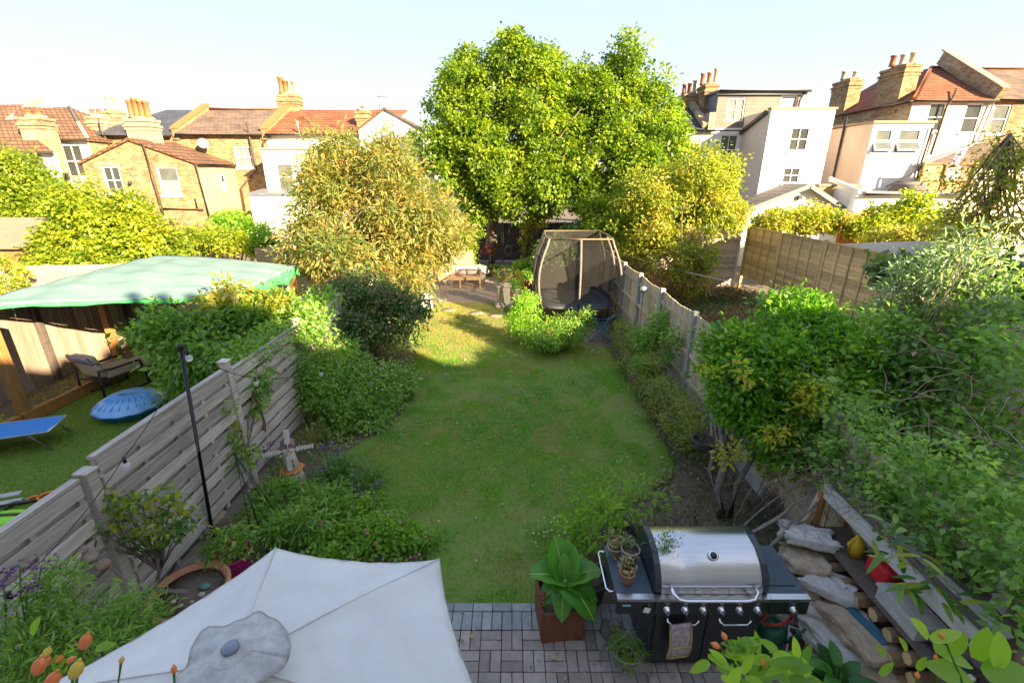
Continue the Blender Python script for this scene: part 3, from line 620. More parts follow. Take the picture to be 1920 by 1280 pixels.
pipe(t8, [at(771, 246, 27.9), at(781, 280, 27.9)], .05, gut); pipe(t8, [at(770, 246, 27.9), at(753, 260, 27.9)], .035, gut)
an = at(711, 200, 31); ae = thing('television_aerial', 'thin television aerial above the white gable ridge', 'aerial', an); B().tube([an-Vector((0, 0, .5)), an+Vector((0, 0, .75))], .022, 5).obj('mast', lead, ae)
B().tube([an+Vector((-.1, 0, .55)), an+Vector((.75, 0, .5))], .016, 5).obj('boom', lead, ae)
for k in range(6): B().tube([an+Vector((.1*k, -.16, .55-.006*k)), an+Vector((.1*k, .16, .55-.006*k))], .01, 4).obj('element', lead, ae)

# --- right side: dormer house
YD, YF = 28.0, 25.2
t = thing('dormer_house', 'white house with brown tile-hung flat dormer and tall white rear wing', 'house', (at(1450, 300, YD).x, YD, 0))
xl, xr = at(1300, 240, YD).x, at(1512, 240, YD).x
zb, ztp = at(1345, 240, YD).z, at(1345, 173, YD).z
d0, d1 = at(1348, 172, YD).x, at(1504, 175, YD).x
w = wpx(1380, 206, .98, 1.15, YD); w3 = wpx(1477, 204, .95, .62, YD)
w3 = (w3[0], w3[1], zb+.95, zb+1.62)
wall_open(t, 'dormer_wall', hung, (d0, YD), (d1, YD), zb, ztp, [(q[0]-d0, q[1]-d0, q[2], q[3]) for q in (w, w3)]); sash(t, (w[0]+w[1])/2, w[2], w[1]-w[0], w[3]-w[2], YD, bars=(2, 2), gm=curtain, sill=False); sash(t, (w3[0]+w3[1])/2, w3[2], w3[1]-w3[0], w3[3]-w3[2], YD, bars=(1, 1), gm=frost, sill=False)
wall_open(t, 'dormer_cheek', lead, (d0, YD+3.5), (d0, YD), zb, ztp); wall_open(t, 'dormer_cheek', lead, (d1, YD), (d1, YD+3.5), zb, ztp)
B().bx(d0-.15, d1+.3, YD-.22, YD+3.6, ztp, ztp+.10).bx(d0-.12, d1+.25, YD-.16, YD-.0, ztp-.14, ztp-.003).obj('flat_roof', lead, t); gutter(t, d0-.1, d1+.3, YD-.3, ztp+.02)
pipe(t, [(d1+.02, YD-.2, ztp), (d1-.1, YD-.1, ztp-.4), (d1-.15, YD-.1, zb)], .04, gut)
w = wpx(1365, 281, 1.0, 1.6, YD)
wall_open(t, 'wall', render_w, (xl, YD), (xr, YD), -.03, zb, [(w[0]-xl, w[1]-xl, w[2], w[3])]); sash(t, (w[0]+w[1])/2, w[2], w[1]-w[0], w[3]-w[2], YD, bars=(2, 2), gm=glass2)
slope(t, [(xl-.3, YD-.2, zb-.1), (d0, YD-.2, zb-.1), (d0, YD+3.6, ztp+.2), (xl-.3, YD+3.6, ztp+.2)], slate); B().beam((d0-.55, YD-.2, zb+.1), (d0-.55, YD+3.5, ztp+.35), .35, .25).obj('parapet', brick_t, t)
B().bx(d0-.45, d0-.1, YD-.28, YD+.3, zb-.2, zb+.75).obj('parapet_end', flaunch, t); gutter(t, xl-.3, xr, YD-.28, zb-.16)
stack(t, at(1327, 170, YD+2).x, YD+2, .75, 1.3, zb, at(1325, 160, YD+2).z, brick_y, [(MATS['pot_red'], .6), (MATS['pot_red'], .65), (pot_c, .85)], along='x', pr=.14)
stack(t, at(1291, 180, YD+3).x, YD+3, .8, 1.1, zb, at(1290, 177, YD+3).z, brick_y, [(MATS['pot_red'], .55), (MATS['pot_red'], .6), (pot_c, .75)], along='x', pr=.13)
stack(t, at(1479, 176, YD+3.4).x, YD+3.4, .7, .5, ztp-1, ztp+.45, brick_t, []) 
# wing
f0, f1 = at(1447, 205, YF), at(1567, 208, YF); zt = f0.z
w = wpx(1499, 261, .98, 1.12, YF); wl_ = wpx(1484, 329, .92, .80, YF)
wall_open(t, 'wing_wall', render_w, (f0.x, YF), (f1.x, YF), -.03, zt, [(q[0]-f0.x, q[1]-f0.x, q[2], q[3]) for q in (w, wl_)])
for q in (w, wl_): sash(t, (q[0]+q[1])/2, q[2], q[1]-q[0], q[3]-q[2], YF, bars=(2, 2), gm=brick_t if q is w and False else glass)
wall_open(t, 'wing_side', render_c, (f0.x, YD), (f0.x, YF), -.03, zt-.02, top=None); wall_open(t, 'wing_side', render_c, (f1.x, YF), (f1.x, YD), -.03, zt-.02)
B().bx(f0.x-.06, f1.x+.06, YF-.06, YF+.28, zt, zt+.09).obj('coping', flaunch, t); slope(t, [(f0.x-.12, YF+.28, zt-.05), (f1.x, YF+.28, zt-.05), (f1.x, YD, zt+.15), (f0.x-.12, YD, zt-.75)], lead, .14)
B().beam((f0.x-.12, YF+.3, zt-.08), (f0.x-.12, YD, zt-.85), .10, .16).obj('verge', gut, t)
# low gabled extension
e0, e1 = at(1398, 395, 23.2), at(1582, 388, 23.2); ea = at(1512, 350, 23.2); te = thing('garden_extension', 'low white gabled extension with grey tiled roof right of the large tree', 'extension', (ea.x, 23.2, 0))
e0z = e1z = min(e0.z, e1.z); 
wall_open(te, 'wall', render_w, (e0.x, 23.2), (e1.x, 23.2), -.03, e0z, top=[(ea.x-e0.x, ea.z)])
slope(te, [(ea.x, 22.9, ea.z+.12), (ea.x, YF-.02, ea.z+.12), (e1.x+.15, YF-.02, e1z+.02), (e1.x+.15, 22.9, e1z+.02)], tile_g, .12); slope(te, [(e0.x-.3, 22.9, e0z), (e0.x-.3, YF-.02, e0z), (ea.x-.003, YF-.02, ea.z+.117), (ea.x-.003, 22.9, ea.z+.117)], tile_g, .12)
for p, q in (((e0.x-.3, e0z), (ea.x, ea.z+.1)), ((ea.x, ea.z+.1), (e1.x+.15, e1z))): B().beam((p[0], 22.87, p[1]-.06), (q[0], 22.87, q[1]-.06), .05, .2).obj('bargeboard', lead, te)
lp = at(1500, 370, 23.1); B().box(lp, (.18, .12, .2)).obj('outdoor_lamp', gut, te)
# --- right white wing with two tilted windows
YG = 24.6
t = thing('white_rear_wing', 'white rendered rear wing with two tilted open windows and a side wall tinted beige for shade', 'house', (at(1690, 300, YG).x, YG, 0))
h0, h1 = at(1638, 236, YG), at(1752, 232, YG); zt = at(1690, 231, YG).z
w = wpx(1655, 264, .88, 1.06, YG); w_ = wpx(1703, 264, 1.12, 1.06, YG)
wall_open(t, 'wall', render_w, (h0.x, YG), (h1.x, YG), -.03, zt, [(q[0]-h0.x, q[1]-h0.x, q[2], q[3]) for q in (w, w_)])
for q in (w, w_):
    cx, ww = (q[0]+q[1])/2, q[1]-q[0]; sash(t, cx, q[2]+.5, ww, q[3]-q[2]-.5, YG, d=.08, bars=(1, 1), gm=glass2, sill=False)
    M = Matrix.Translation((cx, YG+.02, q[2]+.5)) @ Matrix.Rotation(R(-28), 4, 'X'); o = B(M); f = .06
    o.bx(-ww/2, -ww/2+f, -.03, .03, -.5, 0).bx(ww/2-f, ww/2, -.03, .03, -.5, 0).bx(-ww/2+f, ww/2-f, -.03, .03, -f, 0).bx(-ww/2+f, ww/2-f, -.03, .03, -.5, -.5+f)
    k = o.obj('opened_light', white_paint, t); B(M).bx(-ww/2+f, ww/2-f, -.006, .006, -.5+f, -f).obj('pane', glass2, k)
    B().bx(q[0]-.08, q[1]+.08, YG-.08, YG+.02, q[2]-.09, q[2]-.003).obj('sill', white_paint, t)
wall_open(t, 'side_wall', render_c, (h0.x, YG+4.2), (h0.x, YG), -.03, zt); wall_open(t, 'side_wall', render_c, (h1.x, YG), (h1.x, YG+4.2), -.03, zt)
slope(t, [(h0.x-.1, YG-.1, zt+.10), (h1.x+.05, YG-.1, zt+.10), (h1.x+.05, YG+4.2, zt+.18), (h0.x-.1, YG+4.2, zt+.18)], flaunch, .1)
pipe(t, [(h0.x-.1, YG+2.0, zt+.5), (h0.x-.1, YG+2.0, .5)], .06, gut); pipe(t, [at(1748, 240, YG-.1), at(1726, 310, YG-.1), at(1712, 370, YG-.1)], .05)
pipe(t, [at(1662, 350, YG-.06), at(1728, 316, YG-.06)], .025, lead, 'cable')
tw = thing('washing_line_towel', 'narrow purple striped towel hanging beside the right white wing', 'towel', at(1793, 300, YG-1.2)); purple = pmat('towel_purple', (.20, .15, .30), (.45, .38, .50), scale=5, rough=.9, stretch=(1, 1, 4))
B().grid(lambda u, v: at(1800-22*v, 277+36*v, YG-1.2)+Vector((.42*u, .05*math.sin(u*9), 0)), 8, 6).obj('cloth', purple, tw, solid=.02); B().tube([at(1790, 276, YG-1.2), at(1815, 277, YG-1.2)], .015, 5).obj('line', lead, tw)
# main red hipped house on the right
YH = 28.0
t = thing('red_hipped_house', 'painted brick house with red tiled hipped roof and two tall chimney stacks', 'house', (at(1780, 240, YH).x, YH, 0))
k0, k1 = at(1713, 188, YH), at(1864, 192, YH); zt = k0.z; wd = [wpx(1754, 220, .95, 1.45, YH), wpx(1822, 222, .95, 1.5, YH)]
wall_open(t, 'wall', brick_p, (k0.x, YH), (k1.x, YH), -.03, zt, [(q[0]-k0.x, q[1]-k0.x, q[2], q[3]) for q in wd])
for q in wd: sash(t, (q[0]+q[1])/2, q[2], q[1]-q[0], q[3]-q[2], YH, bars=(1, 2), gm=glass)
kb = at(1578, 215, YH+7.5); wall_open(t, 'side_wall', brick_t, (k0.x, YH+8), (k0.x, YH), -.03, zt)
ap, aq = at(1746, 127, YH+4.2), at(1790, 128, YH+4.2)
slope(t, [(k0.x-.15, YH-.2, zt), (k1.x, YH-.2, zt), (k1.x, ap.y, ap.z), (ap.x, ap.y, ap.z)], tile_r); slope(t, [(k0.x-.15, YH+8.6, zt-.005), (k0.x-.15, YH-.2, zt-.005), (ap.x, ap.y, ap.z-.005), (ap.x, YH+8.6, ap.z-.005)], tile_r)
B().tube([(k0.x-.15, YH-.2, zt+.06), tuple(ap)], .12, 6).tube([tuple(ap), (k1.x, ap.y, ap.z+.04)], .12, 6).obj('hip_tile', orange_cope, t)
gutter(t, k0.x-.1, k1.x, YH-.26, zt-.08); B().tube([(k0.x-.2, YH-.2, zt-.08), (k0.x-.2, YH+8, zt-.08)], .065, 6).obj('gutter', gut, t)
B().beam((k1.x, YH-.3, zt+.2), (k1.x, ap.y, ap.z+.55), .4, .75).obj('parapet', brick_t, t); B().beam((k1.x, YH-.35, zt+.6), (k1.x, ap.y, ap.z+.95), .5, .08).obj('coping', flaunch, t)
stack(t, k0.x+.35, YH+2.0, .85, 1.9, zt-.5, at(1690, 125, YH+2).z, brick_y, [(MATS['pot_red'], .55), (pot_c, .6), (pot_c, .7)], along='x', pr=.17); stack(t, k0.x+.35, YH+6.4, .85, 1.7, zt-.5, at(1610, 148, YH+6).z, brick_y, [(pot_c, .5), (pot_c, .5)], along='x', pr=.17)
pipe(t, [at(1793, 166, YH+.6), at(1786, 185, YH-.3), at(1775, 200, YH-.15), at(1745, 290, YH-.15)], .055); pipe(t, [at(1862, 196, YH-.15), at(1832, 268, YH-.15)], .05, white_paint)
t = thing('yellow_brick_house', 'yellow brick house with brown roof at the right edge', 'house', (at(1890, 230, YH).x, YH, 0))
m0, m1 = k1.x+.02, at(2060, 230, YH).x; q = wpx(1874, 224, .95, 1.5, YH)
wall_open(t, 'wall', brick_y, (m0, YH), (m1, YH), -.03, zt, [(q[0]-m0, q[1]-m0, q[2], q[3])]); sash(t, (q[0]+q[1])/2, q[2], q[1]-q[0], q[3]-q[2], YH, bars=(1, 2), gm=glass2)
B().bx(q[0]-.1, q[1]+.1, YH-.012, YH+.01, q[3]+.003, q[3]+.25).obj('brick_lintel', orange_cope, t)
slope(t, [(m0+.1, YH-.2, zt+.05), (m1, YH-.2, zt+.05), (m1, YH+4.2, ap.z-.1), (m0+.1, YH+4.2, ap.z-.1)], tile_d); B().tube([(m0+.1, YH+4.2, ap.z-.05), (m1, YH+4.2, ap.z-.05)], .12, 6).obj('ridge_tile', orange_cope, t); stack(t, at(1913, 150, YH+4.5).x, YH+4.5, 1.0, .8, zt, at(1913, 148, YH+4.5).z, brick_t, [(MATS['pot_red'], .4)], pr=.2)
gutter(t, m0, m1, YH-.26, zt-.03)
# lower lean-to roof, timber screens and flat extensions on the right
t = thing('lean_to_extension', 'brown tiled lean-to with pale wall and timber balcony screens at right', 'extension', (at(1850, 300, 25).x, 25, 0))
slope(t, [at(1722, 312, 24.4), at(2000, 305, 24.4), at(2000, 262, 26.5), at(1835, 268, 26.5)], tile_d); B().beam(at(1722, 310, 24.4), at(1836, 266, 26.5), .14, .12).obj('flashing', lead, t)
B().bx(at(1725, 330, 24.5).x, at(2000, 330, 24.5).x, 24.5, 27, -.03, at(1850, 312, 24.5).z).obj('wall', render_c, t)
scr = thing('balcony_screen', 'orange timber balcony screen with glazed panels at right', 'screen', at(1780, 345, 23.5)); yel = pmat('screen_yellow', (.55, .42, .12), (.45, .30, .08), scale=2, rough=.4); pink = pmat('screen_pink', (.60, .48, .46), (.5, .38, .34), scale=2, rough=.5); rust = pmat('screen_rust', (.22, .12, .07), (.16, .08, .05), scale=2, rough=.7)  # plain yellow, pink and rust panel colours
for i, m in enumerate((yel, pink, rust)):
    q0, q1 = (1730, 1772, 1800, 1826)[i], (1730, 1772, 1800, 1826)[i+1]; z0_, z1_ = at(1780, 336, 23.5).z, at(1780, 309, 23.5).z
    B().bx(at(q0+3, 320, 23.5).x, at(q1-1, 320, 23.5).x, 23.5, 23.53, z0_, z1_).obj('panel', m, scr)
for q0 in (1730, 1772, 1826): B().beam((at(q0, 322, 23.45).x, 23.45, z0_-.5), (at(q0, 322, 23.45).x, 23.45, z1_+.1), .09, .09).obj('post', warm_wood, scr)
for zz in (z0_-.05, z1_+.04): B().beam((at(1728, 322, 23.45).x, 23.45, zz), (at(1829, 322, 23.45).x, 23.45, zz), .08, .08).obj('rail', warm_wood, scr)
for k in range(4): B().beam((at(1728, 322, 23.47).x, 23.47, z0_-.14-.12*k), (at(1829, 322, 23.47).x, 23.47, z0_-.14-.12*k), .03, .11).obj('board', warm_wood, scr)
t = thing('flat_extension', 'white flat-roofed extension with a roof light below the right white wing', 'extension', (at(1690, 380, 22.4).x, 22.4, 0))
n0, n1, zt = at(1604, 372, 22.4).x, at(1798, 372, 22.4).x, at(1690, 366, 22.4).z; q = wpx(1648, 390, 1.1, .35, 22.4)
wall_open(t, 'wall', render_w, (n0, 22.4), (n1, 22.4), -.03, zt, [(q[0]-n0, q[1]-n0, q[2], q[3])]); sash(t, (q[0]+q[1])/2, q[2], q[1]-q[0], q[3]-q[2], 22.4, bars=(2, 1), sill=False); wall_open(t, 'side_wall', render_w, (n0, YG), (n0, 22.4), -.03, zt+.3)
B().bx(n0+.3, n1, 22.2, YG-.02, zt+.003, zt+.16).obj('flat_roof', lead, t); gutter(t, n0+.2, n1, 22.14, zt+.03)
rl = at(1705, 352, 23.4); B().lathe([(1.05, 0), (.75, .45)], 4, (rl.x, 23.4, zt+.16)).obj('roof_light', tile_g, t); B().extr([(n0-.003, 22.3, zt+.05), (n0+.14, 22.3, zt+.05), (n0+.14, YG, zt+.6), (n0-.003, YG, zt+.6)], (0, 0, .2)).obj('parapet', render_w, t)
t = thing('infill_wall', 'stained ochre garden wall between the two white rear wings', 'wall', (at(1560, 370, 24).x, 24, 0)); ochre = pmat('ochre_render', (.45, .32, .14), (.33, .22, .09), scale=2, rough=.9)
B().bx(at(1532, 370, 24).x, at(1612, 370, 24).x, 24, 24.3, -.03, at(1570, 350, 24).z).obj('wall', ochre, t); B().bx(at(1530, 370, 24).x, at(1614, 370, 24).x, 23.94, 24.34, at(1570, 350, 24).z+.003, at(1570, 346, 24).z+.02).obj('coping', flaunch, t)
hboards('timber_screen', 'short orange stained slatted screen below the white extension', (at(1580, 410, 19).x, 19), (at(1645, 410, 19).x, 19), .1, at(1600, 402, 19).z, pmat('orange_slat', (.42, .16, .05), (.34, .12, .04), scale=3, rough=.7), bh=.14, post_every=1.6)
# small garden sheds
def shed(label, x0, x1, y0, y1, ze, zr, wm, rm, hip=True):
    t = thing('garden_shed', label, 'shed', ((x0+x1)/2, (y0+y1)/2, 0)); xm, ym = (x0+x1)/2, (y0+y1)/2
    n = int((x1-x0)/.14)
    for i in range(n):
        w = (x1-x0)/n; o = B().box((0, 0, 0), (w-.008, .02, ze)).obj('board', wm); o.parent = t; o.location = Vector((x0+w*(i+.5), y0, ze/2))-t.location
    B().bx(x0, x1, y0+.02, y1, 0, ze).obj('wall', wm, t)
    e = .18; k = .35*(y1-y0) if hip else 0
    c = [(x0-e, y0-e, ze), (x1+e, y0-e, ze), (x1+e, y1+e, ze), (x0-e, y1+e, ze), (x0+k, ym, zr), (x1-k, ym, zr)]
    B().add(c+[(p[0], p[1], p[2]-.06) for p in c[:4]], [(0, 1, 5, 4), (1, 2, 5), (2, 3, 4, 5), (3, 0, 4), (0, 6, 7, 1), (1, 7, 8, 2), (2, 8, 9, 3), (3, 9, 6, 0), (9, 8, 7, 6)]).obj('roof', rm, t)
    return t
felt_b = pmat('felt_brown', (.24, .17, .12), (.19, .135, .095), scale=3, rough=.95, bump=.3, bscale=60); felt_p = pmat('felt_pale', (.46, .39, .30), (.38, .31, .23), scale=3, rough=.95, bump=.3, bscale=60)
s0 = at(92, 462, 14); shed('brown felt roofed garden shed at the left edge behind a pale fence', s0.x-4.2, s0.x-.15, 14, 16.6, s0.z, s0.z+.75, warm_wood, felt_b)
s0, s1 = at(1612, 472, 13.2), at(1735, 480, 13.2); shed('pale felt roofed shed behind the tan overlapped fence', 9.6, 12.4, 10.6, 14.2, 2.25, 2.62, tan_wood, felt_p)
# ============================================================= PLANTS
UP = np.array([0, 0, 1.0])
def unit(a): return a/np.maximum(np.linalg.norm(a, axis=1, keepdims=True), 1e-9)
def leaves(name, P, D, N, L, W, tint, mat, parent=None, fold=.25, curl=0.0):
    """pointed leaves folded along the midrib: base P, direction D, face normal N"""
    n = len(P); D = unit(D); S = unit(np.cross(D, N)); N = np.cross(S, D)
    L = np.broadcast_to(np.asarray(L, float), (n,))[:, None]; W = np.broadcast_to(np.asarray(W, float), (n,))[:, None]
    m = P+D*L*.42; tip = P+D*L-N*L*curl
    V = np.stack([P, m+S*W*.5+N*W*fold, tip, m-S*W*.5+N*W*fold], 1).reshape(-1, 3)
    i = np.arange(n)[:, None]*4
    F = np.concatenate([i+np.array([0, 1, 2]), i+np.array([0, 2, 3])])
    return soup(name, V, F, np.repeat(tint, 4), mat, parent)
def ell(px, py, Y, rx, ry, dep=None):
    """ellipsoid seen at a photo pixel, radii in photo pixels, at distance Y"""
    c = at(px, py, Y); z1, z0 = at(px, py-ry, Y).z, at(px, py+ry, Y).z; a = at(px+rx, py, Y).x-c.x
    return (c.x, c.y, c.z, a, dep or a*.85, (z1-z0)/2)
def clumps(ells, n, shell=.55, seed=0, zmin=.08):
    r = np.random.default_rng(seed); E = np.array(ells, float); wt = (E[:, 3]*E[:, 4]+E[:, 3]*E[:, 5]+E[:, 4]*E[:, 5]); out = []; nrm = []; need = n
    while need > 0:
        k = r.choice(len(E), need*3, p=wt/wt.sum()); d = unit(r.normal(size=(need*3, 3))); q = (shell+(1-shell)*r.random(need*3)**.6)[:, None]
        p = E[k, :3]+d*E[k, 3:]*q*(1+.10*r.normal(size=(need*3, 1)))
        depth = np.min(np.stack([np.sum(((p-e[:3])/e[3:])**2, 1) for e in E]), 0); ok = (depth > shell**2*.55) & (p[:, 2] > zmin)
        p = p[ok][:need]; out.append(p); nrm.append(unit(d/E[k, 3:])[ok][:need]); need -= len(p)
    return np.concatenate(out), np.concatenate(nrm)
def lobes(ells, k=5, f=(.32, .55), seed=0, core=.80):
    """break smooth ellipsoids into a bumpy crown: a smaller core plus lobes on its surface"""
    r = np.random.default_rng(seed); out = []
    for e in ells:
        e = np.array(e, float); out.append((*e[:3], *(e[3:]*core)))
        for _ in range(k):
            d = unit(r.normal(size=(1, 3)))[0]; q = r.uniform(*f); out.append((*(e[:3]+d*e[3:]*r.uniform(.70, 1.02)), *(e[3:]*q*r.uniform(.8, 1.2, 3))))
    return [tuple(x) for x in out]
def foliage(name, ells, mat, nc, cr, per, L, W, parent=None, seed=1, shell=.55, droop=.35, flat=.5, zmin=.06, tint=(.15, .85), fold=.25, curl=.1, cl=None, updir=0, ltj=.22):
    """leaf clumps through a crown; per leaves in each clump of radius cr"""
    r = np.random.default_rng(seed)
    c, nr = cl if cl is not None else clumps(ells, nc, shell, seed, zmin); nc = len(c); k = np.repeat(np.arange(nc), per); n = len(k)
    off = r.normal(size=(n, 3))*cr*np.array([1, 1, .75])*.55
    P = c[k]+off; keep = P[:, 2] > zmin*.5; P = P[keep]; k = k[keep]; off = off[keep]; n = len(P)
    D = unit(off)*.8+nr[k]*.6+r.normal(size=(n, 3))*.55-UP*droop+UP*updir
    N = UP*(flat+.25)+nr[k]*.5+r.normal(size=(n, 3))*.45
    ct = r.random(nc); tt = np.clip(tint[0]+(tint[1]-tint[0])*ct[k]+ltj*(r.random(n)-.5)*2, 0, 1)
    s = .65+.7*r.random(n)
    return leaves(name, P, D, N, L*s, W*s, tt, mat, parent, fold, curl)
def limbs(b, base, targets, r0, r=None, sag=.15, n=5, seg=4, r1=.012):
    """curved tapering branches from base points to targets"""
    for tgt in targets:
        p0 = Vector(base[random.randrange(len(base))]) if isinstance(base, list) else Vector(base); p1 = Vector(tgt); mid = (p0+p1)/2+Vector((random.uniform(-.15, .15), random.uniform(-.15, .15), random.uniform(0, 1)*sag))*(p1-p0).length
        pts = [p0*(1-t)**2+mid*2*t*(1-t)+p1*t*t for t in [i/seg for i in range(seg+1)]]
        b.tube(pts, [r0+(r1-r0)*(i/seg)**.7 for i in range(seg+1)], n, cap=False)
    return b
def wob(p0, p1, n=6, a=.05):
    p0, p1 = Vector(p0), Vector(p1); return [p0.lerp(p1, i/n)+(Vector((random.uniform(-a, a), random.uniform(-a, a), 0)) if 0 < i < n else Vector()) for i in range(n+1)]
def tree(name, label, cat, base, trunk, rad, ells, mat, nc, cr, per, L, W, group=None, seed=1, bm=None, nl=24, lr=.05, part='crown', **k):
    """trunk: list of points; limbs fan out from its upper part to clump centres"""
    t = thing(name, label, cat, (base[0], base[1], 0), group); lb = k.pop('lob', 5); ells = lobes(ells, lb, seed=seed) if lb else ells; cl = clumps(ells, nc, k.pop('shell', .55), seed, k.get('zmin', .08))
    b = B(); b.tube(trunk, rad, 10); up = [trunk[i] for i in range(len(trunk)//2, len(trunk))]
    ids = random.sample(range(nc), min(nl, nc)); limbs(b, [tuple(p) for p in up], [cl[0][i] for i in ids], lr)
    b.obj('trunk', bm or bark, t, fix=False)
    foliage(part, ells, mat, nc, cr, per, L, W, t, seed, cl=cl, **k)
    return t
def shrub(name, label, cat, ells, mat, nc, cr, per, L, W, seed=1, group=None, nl=14, stem=.02, part='foliage', base=None, **k):
    e = ells[0]; base = base or (e[0], e[1], 0); ells = lobes(ells, k.pop('lob', 3), seed=seed, core=.86); t = thing(name, label, cat, (base[0], base[1], 0), group); cl = clumps(ells, nc, k.pop('shell', .45), seed, k.get('zmin', .05))
    ids = random.sample(range(nc), min(nl, nc)); b = B()
    limbs(b, [(base[0]+random.uniform(-.15, .15), base[1]+random.uniform(-.15, .15), 0) for _ in range(5)], [cl[0][i] for i in ids], stem, r1=stem*.3)
    b.obj('stem', twig_m, t, fix=False); foliage(part, ells, mat, nc, cr, per, L, W, t, seed, cl=cl, **k)
    return t
def dots(name, P, r, mat, parent, n=1, sc=(1, 1, 1)):
    """small berries or florets: one low mesh"""
    bm = bmesh.new(); bmesh.ops.create_icosphere(bm, subdivisions=n, radius=1); v0 = np.array([v.co[:] for v in bm.verts])*np.array(sc); f0 = np.array([[v.index for v in f.verts] for f in bm.faces]); bm.free()
    m = len(P); s = (r*(.7+.6*rng.random(m)))[:, None, None]; V = (P[:, None, :]+v0[None]*s).reshape(-1, 3); F = (f0[None]+np.arange(m)[:, None, None]*len(v0)).reshape(-1, 3)
    return tag(soup(name, V, F, np.repeat(rng.random(m), len(v0)), mat, parent, True), kind='stuff')

lf_lime = leaf_mat('leaf_lime', [(.075, .14, .012), (.14, .225, .018), (.23, .30, .024), (.38, .38, .03)], trans=.38)
lf_gold = leaf_mat('leaf_gold', [(.126, .182, .022), (.238, .280, .031), (.364, .350, .049), (.462, .322, .112)], trans=.38)
lf_hazel = leaf_mat('leaf_hazel', [(.098, .168, .017), (.196, .266, .022), (.308, .350, .028), (.420, .378, .028)], trans=.38)
lf_bud = leaf_mat('leaf_buddleja', [(.119, .168, .042), (.210, .238, .056), (.336, .280, .077), (.476, .280, .098)], trans=.32)
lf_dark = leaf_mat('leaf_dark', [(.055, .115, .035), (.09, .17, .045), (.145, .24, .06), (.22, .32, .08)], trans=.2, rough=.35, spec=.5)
lf_mid = leaf_mat('leaf_mid', [(.085, .19, .028), (.15, .285, .042), (.23, .38, .06), (.34, .46, .09)], trans=.3)
lf_gloss = leaf_mat('leaf_gloss', [(.06, .175, .012), (.125, .29, .018), (.21, .39, .026), (.46, .46, .05)], trans=.25, rough=.3, spec=.5)
lf_grey = leaf_mat('leaf_grey', [(.140, .210, .112), (.224, .308, .168), (.336, .420, .252)], trans=.25)
lf_box = leaf_mat('leaf_box', [(.12, .19, .03), (.19, .26, .04), (.28, .32, .05), (.36, .29, .09)], trans=.25)
lf_yellow = leaf_mat('leaf_yellow', [(.280, .308, .028), (.448, .420, .042), (.588, .476, .042)], trans=.35)
lf_brown = leaf_mat('leaf_brown', [(.168, .098, .042), (.308, .182, .084), (.462, .308, .168)], trans=.15)
lf_bright = leaf_mat('leaf_bright', [(.098, .210, .017), (.182, .336, .025), (.308, .462, .042)], trans=.38)
lf_bram = leaf_mat('leaf_bramble', [(.11, .22, .045), (.18, .32, .07), (.27, .42, .10), (.36, .46, .12)], trans=.35)
lf_straw = leaf_mat('leaf_straw', [(.280, .238, .084), (.420, .336, .140), (.224, .252, .070)], trans=.2)
def bud_mat(name, c1, c2): return leaf_mat(name, [c1, c2], trans=.15, rough=.5)
red_m = bud_mat('berry_red', (.32, .03, .02), (.45, .08, .05)); pink_m = bud_mat('floret_pink', (.55, .22, .30), (.65, .40, .42)); white_m = bud_mat('floret_white', (.75, .70, .62), (.80, .78, .74)); purple_m = bud_mat('floret_purple', (.13, .05, .15), (.28, .14, .32)); hip_m = bud_mat('hip_orange', (.62, .16, .03), (.70, .30, .05)); magenta_m = bud_mat('floret_magenta', (.60, .10, .30), (.70, .25, .40))

# --- the large central trees
gpT = gp(922, 503); t1b = (gpT.x, 22.6, 0); t2b = (at(986, 480, 22.8).x, 22.8, 0)
tree('lime_tree', 'large green tree with the bare left trunk at the end of the lawn', 'tree', t1b,
     [t1b, at(921, 460, 22.6), at(925, 420, 22.6), at(925, 360, 22.5), at(930, 250, 22.3), at(935, 140, 22.2)], [.36, .30, .27, .22, .15, .05],
     [ell(935, 150, 22, 80, 70), ell(868, 190, 21.8, 62, 78), ell(990, 150, 22, 62, 72), ell(868, 290, 21.6, 70, 82), ell(940, 280, 21.4, 95, 110), ell(1010, 260, 21.6, 70, 110), ell(1055, 190, 22.2, 52, 74), ell(900, 360, 21.2, 60, 40), ell(985, 355, 21, 60, 45)],
     lf_lime, 1750, .30, 44, .145, .11, lob=8, seed=11, bm=bark, nl=46, lr=.055, tint=(.05, .8))
tree('lime_tree', 'large green tree with the ivy-wrapped right trunk behind the trampoline', 'tree', t2b,
     [t2b, at(987, 450, 22.8), at(1000, 400, 22.8), at(1040, 330, 22.6), at(1110, 240, 22.4), at(1150, 130, 22.2)], [.34, .30, .26, .22, .14, .05],
     [ell(1150, 160, 22, 62, 68), ell(1090, 210, 22, 62, 80), ell(1205, 220, 22, 66, 80), ell(1150, 290, 21.4, 100, 105), ell(1245, 270, 21.8, 60, 70), ell(1070, 350, 21, 70, 70), ell(1165, 385, 20.6, 70, 42), ell(1240, 345, 21.2, 62, 55)],
     lf_lime, 1700, .30, 44, .145, .11, lob=8, seed=12, bm=bark, nl=46, lr=.055, tint=(.0, .75))
b = at(1295, 480, 17.2)
tree('yellowing_tree', 'loose yellow-green tree right of the trampoline with rusty lower leaves', 'tree', (b.x, 17.2, 0),
     [(b.x, 17.2, 0), at(1290, 500, 17.2), at(1285, 430, 17.2), at(1290, 360, 17.2)], [.12, .10, .07, .04],
     [ell(1300, 350, 17.4, 72, 55), ell(1250, 400, 17, 78, 68), ell(1330, 400, 17.2, 55, 62), ell(1355, 330, 17.6, 34, 50), ell(1215, 450, 16.4, 48, 50), ell(1270, 480, 16, 62, 55), ell(1375, 400, 17.4, 24, 36)],
     lf_gold, 1150, .26, 26, .115, .075, lob=7, seed=13, nl=40, lr=.03, tint=(.0, .85))
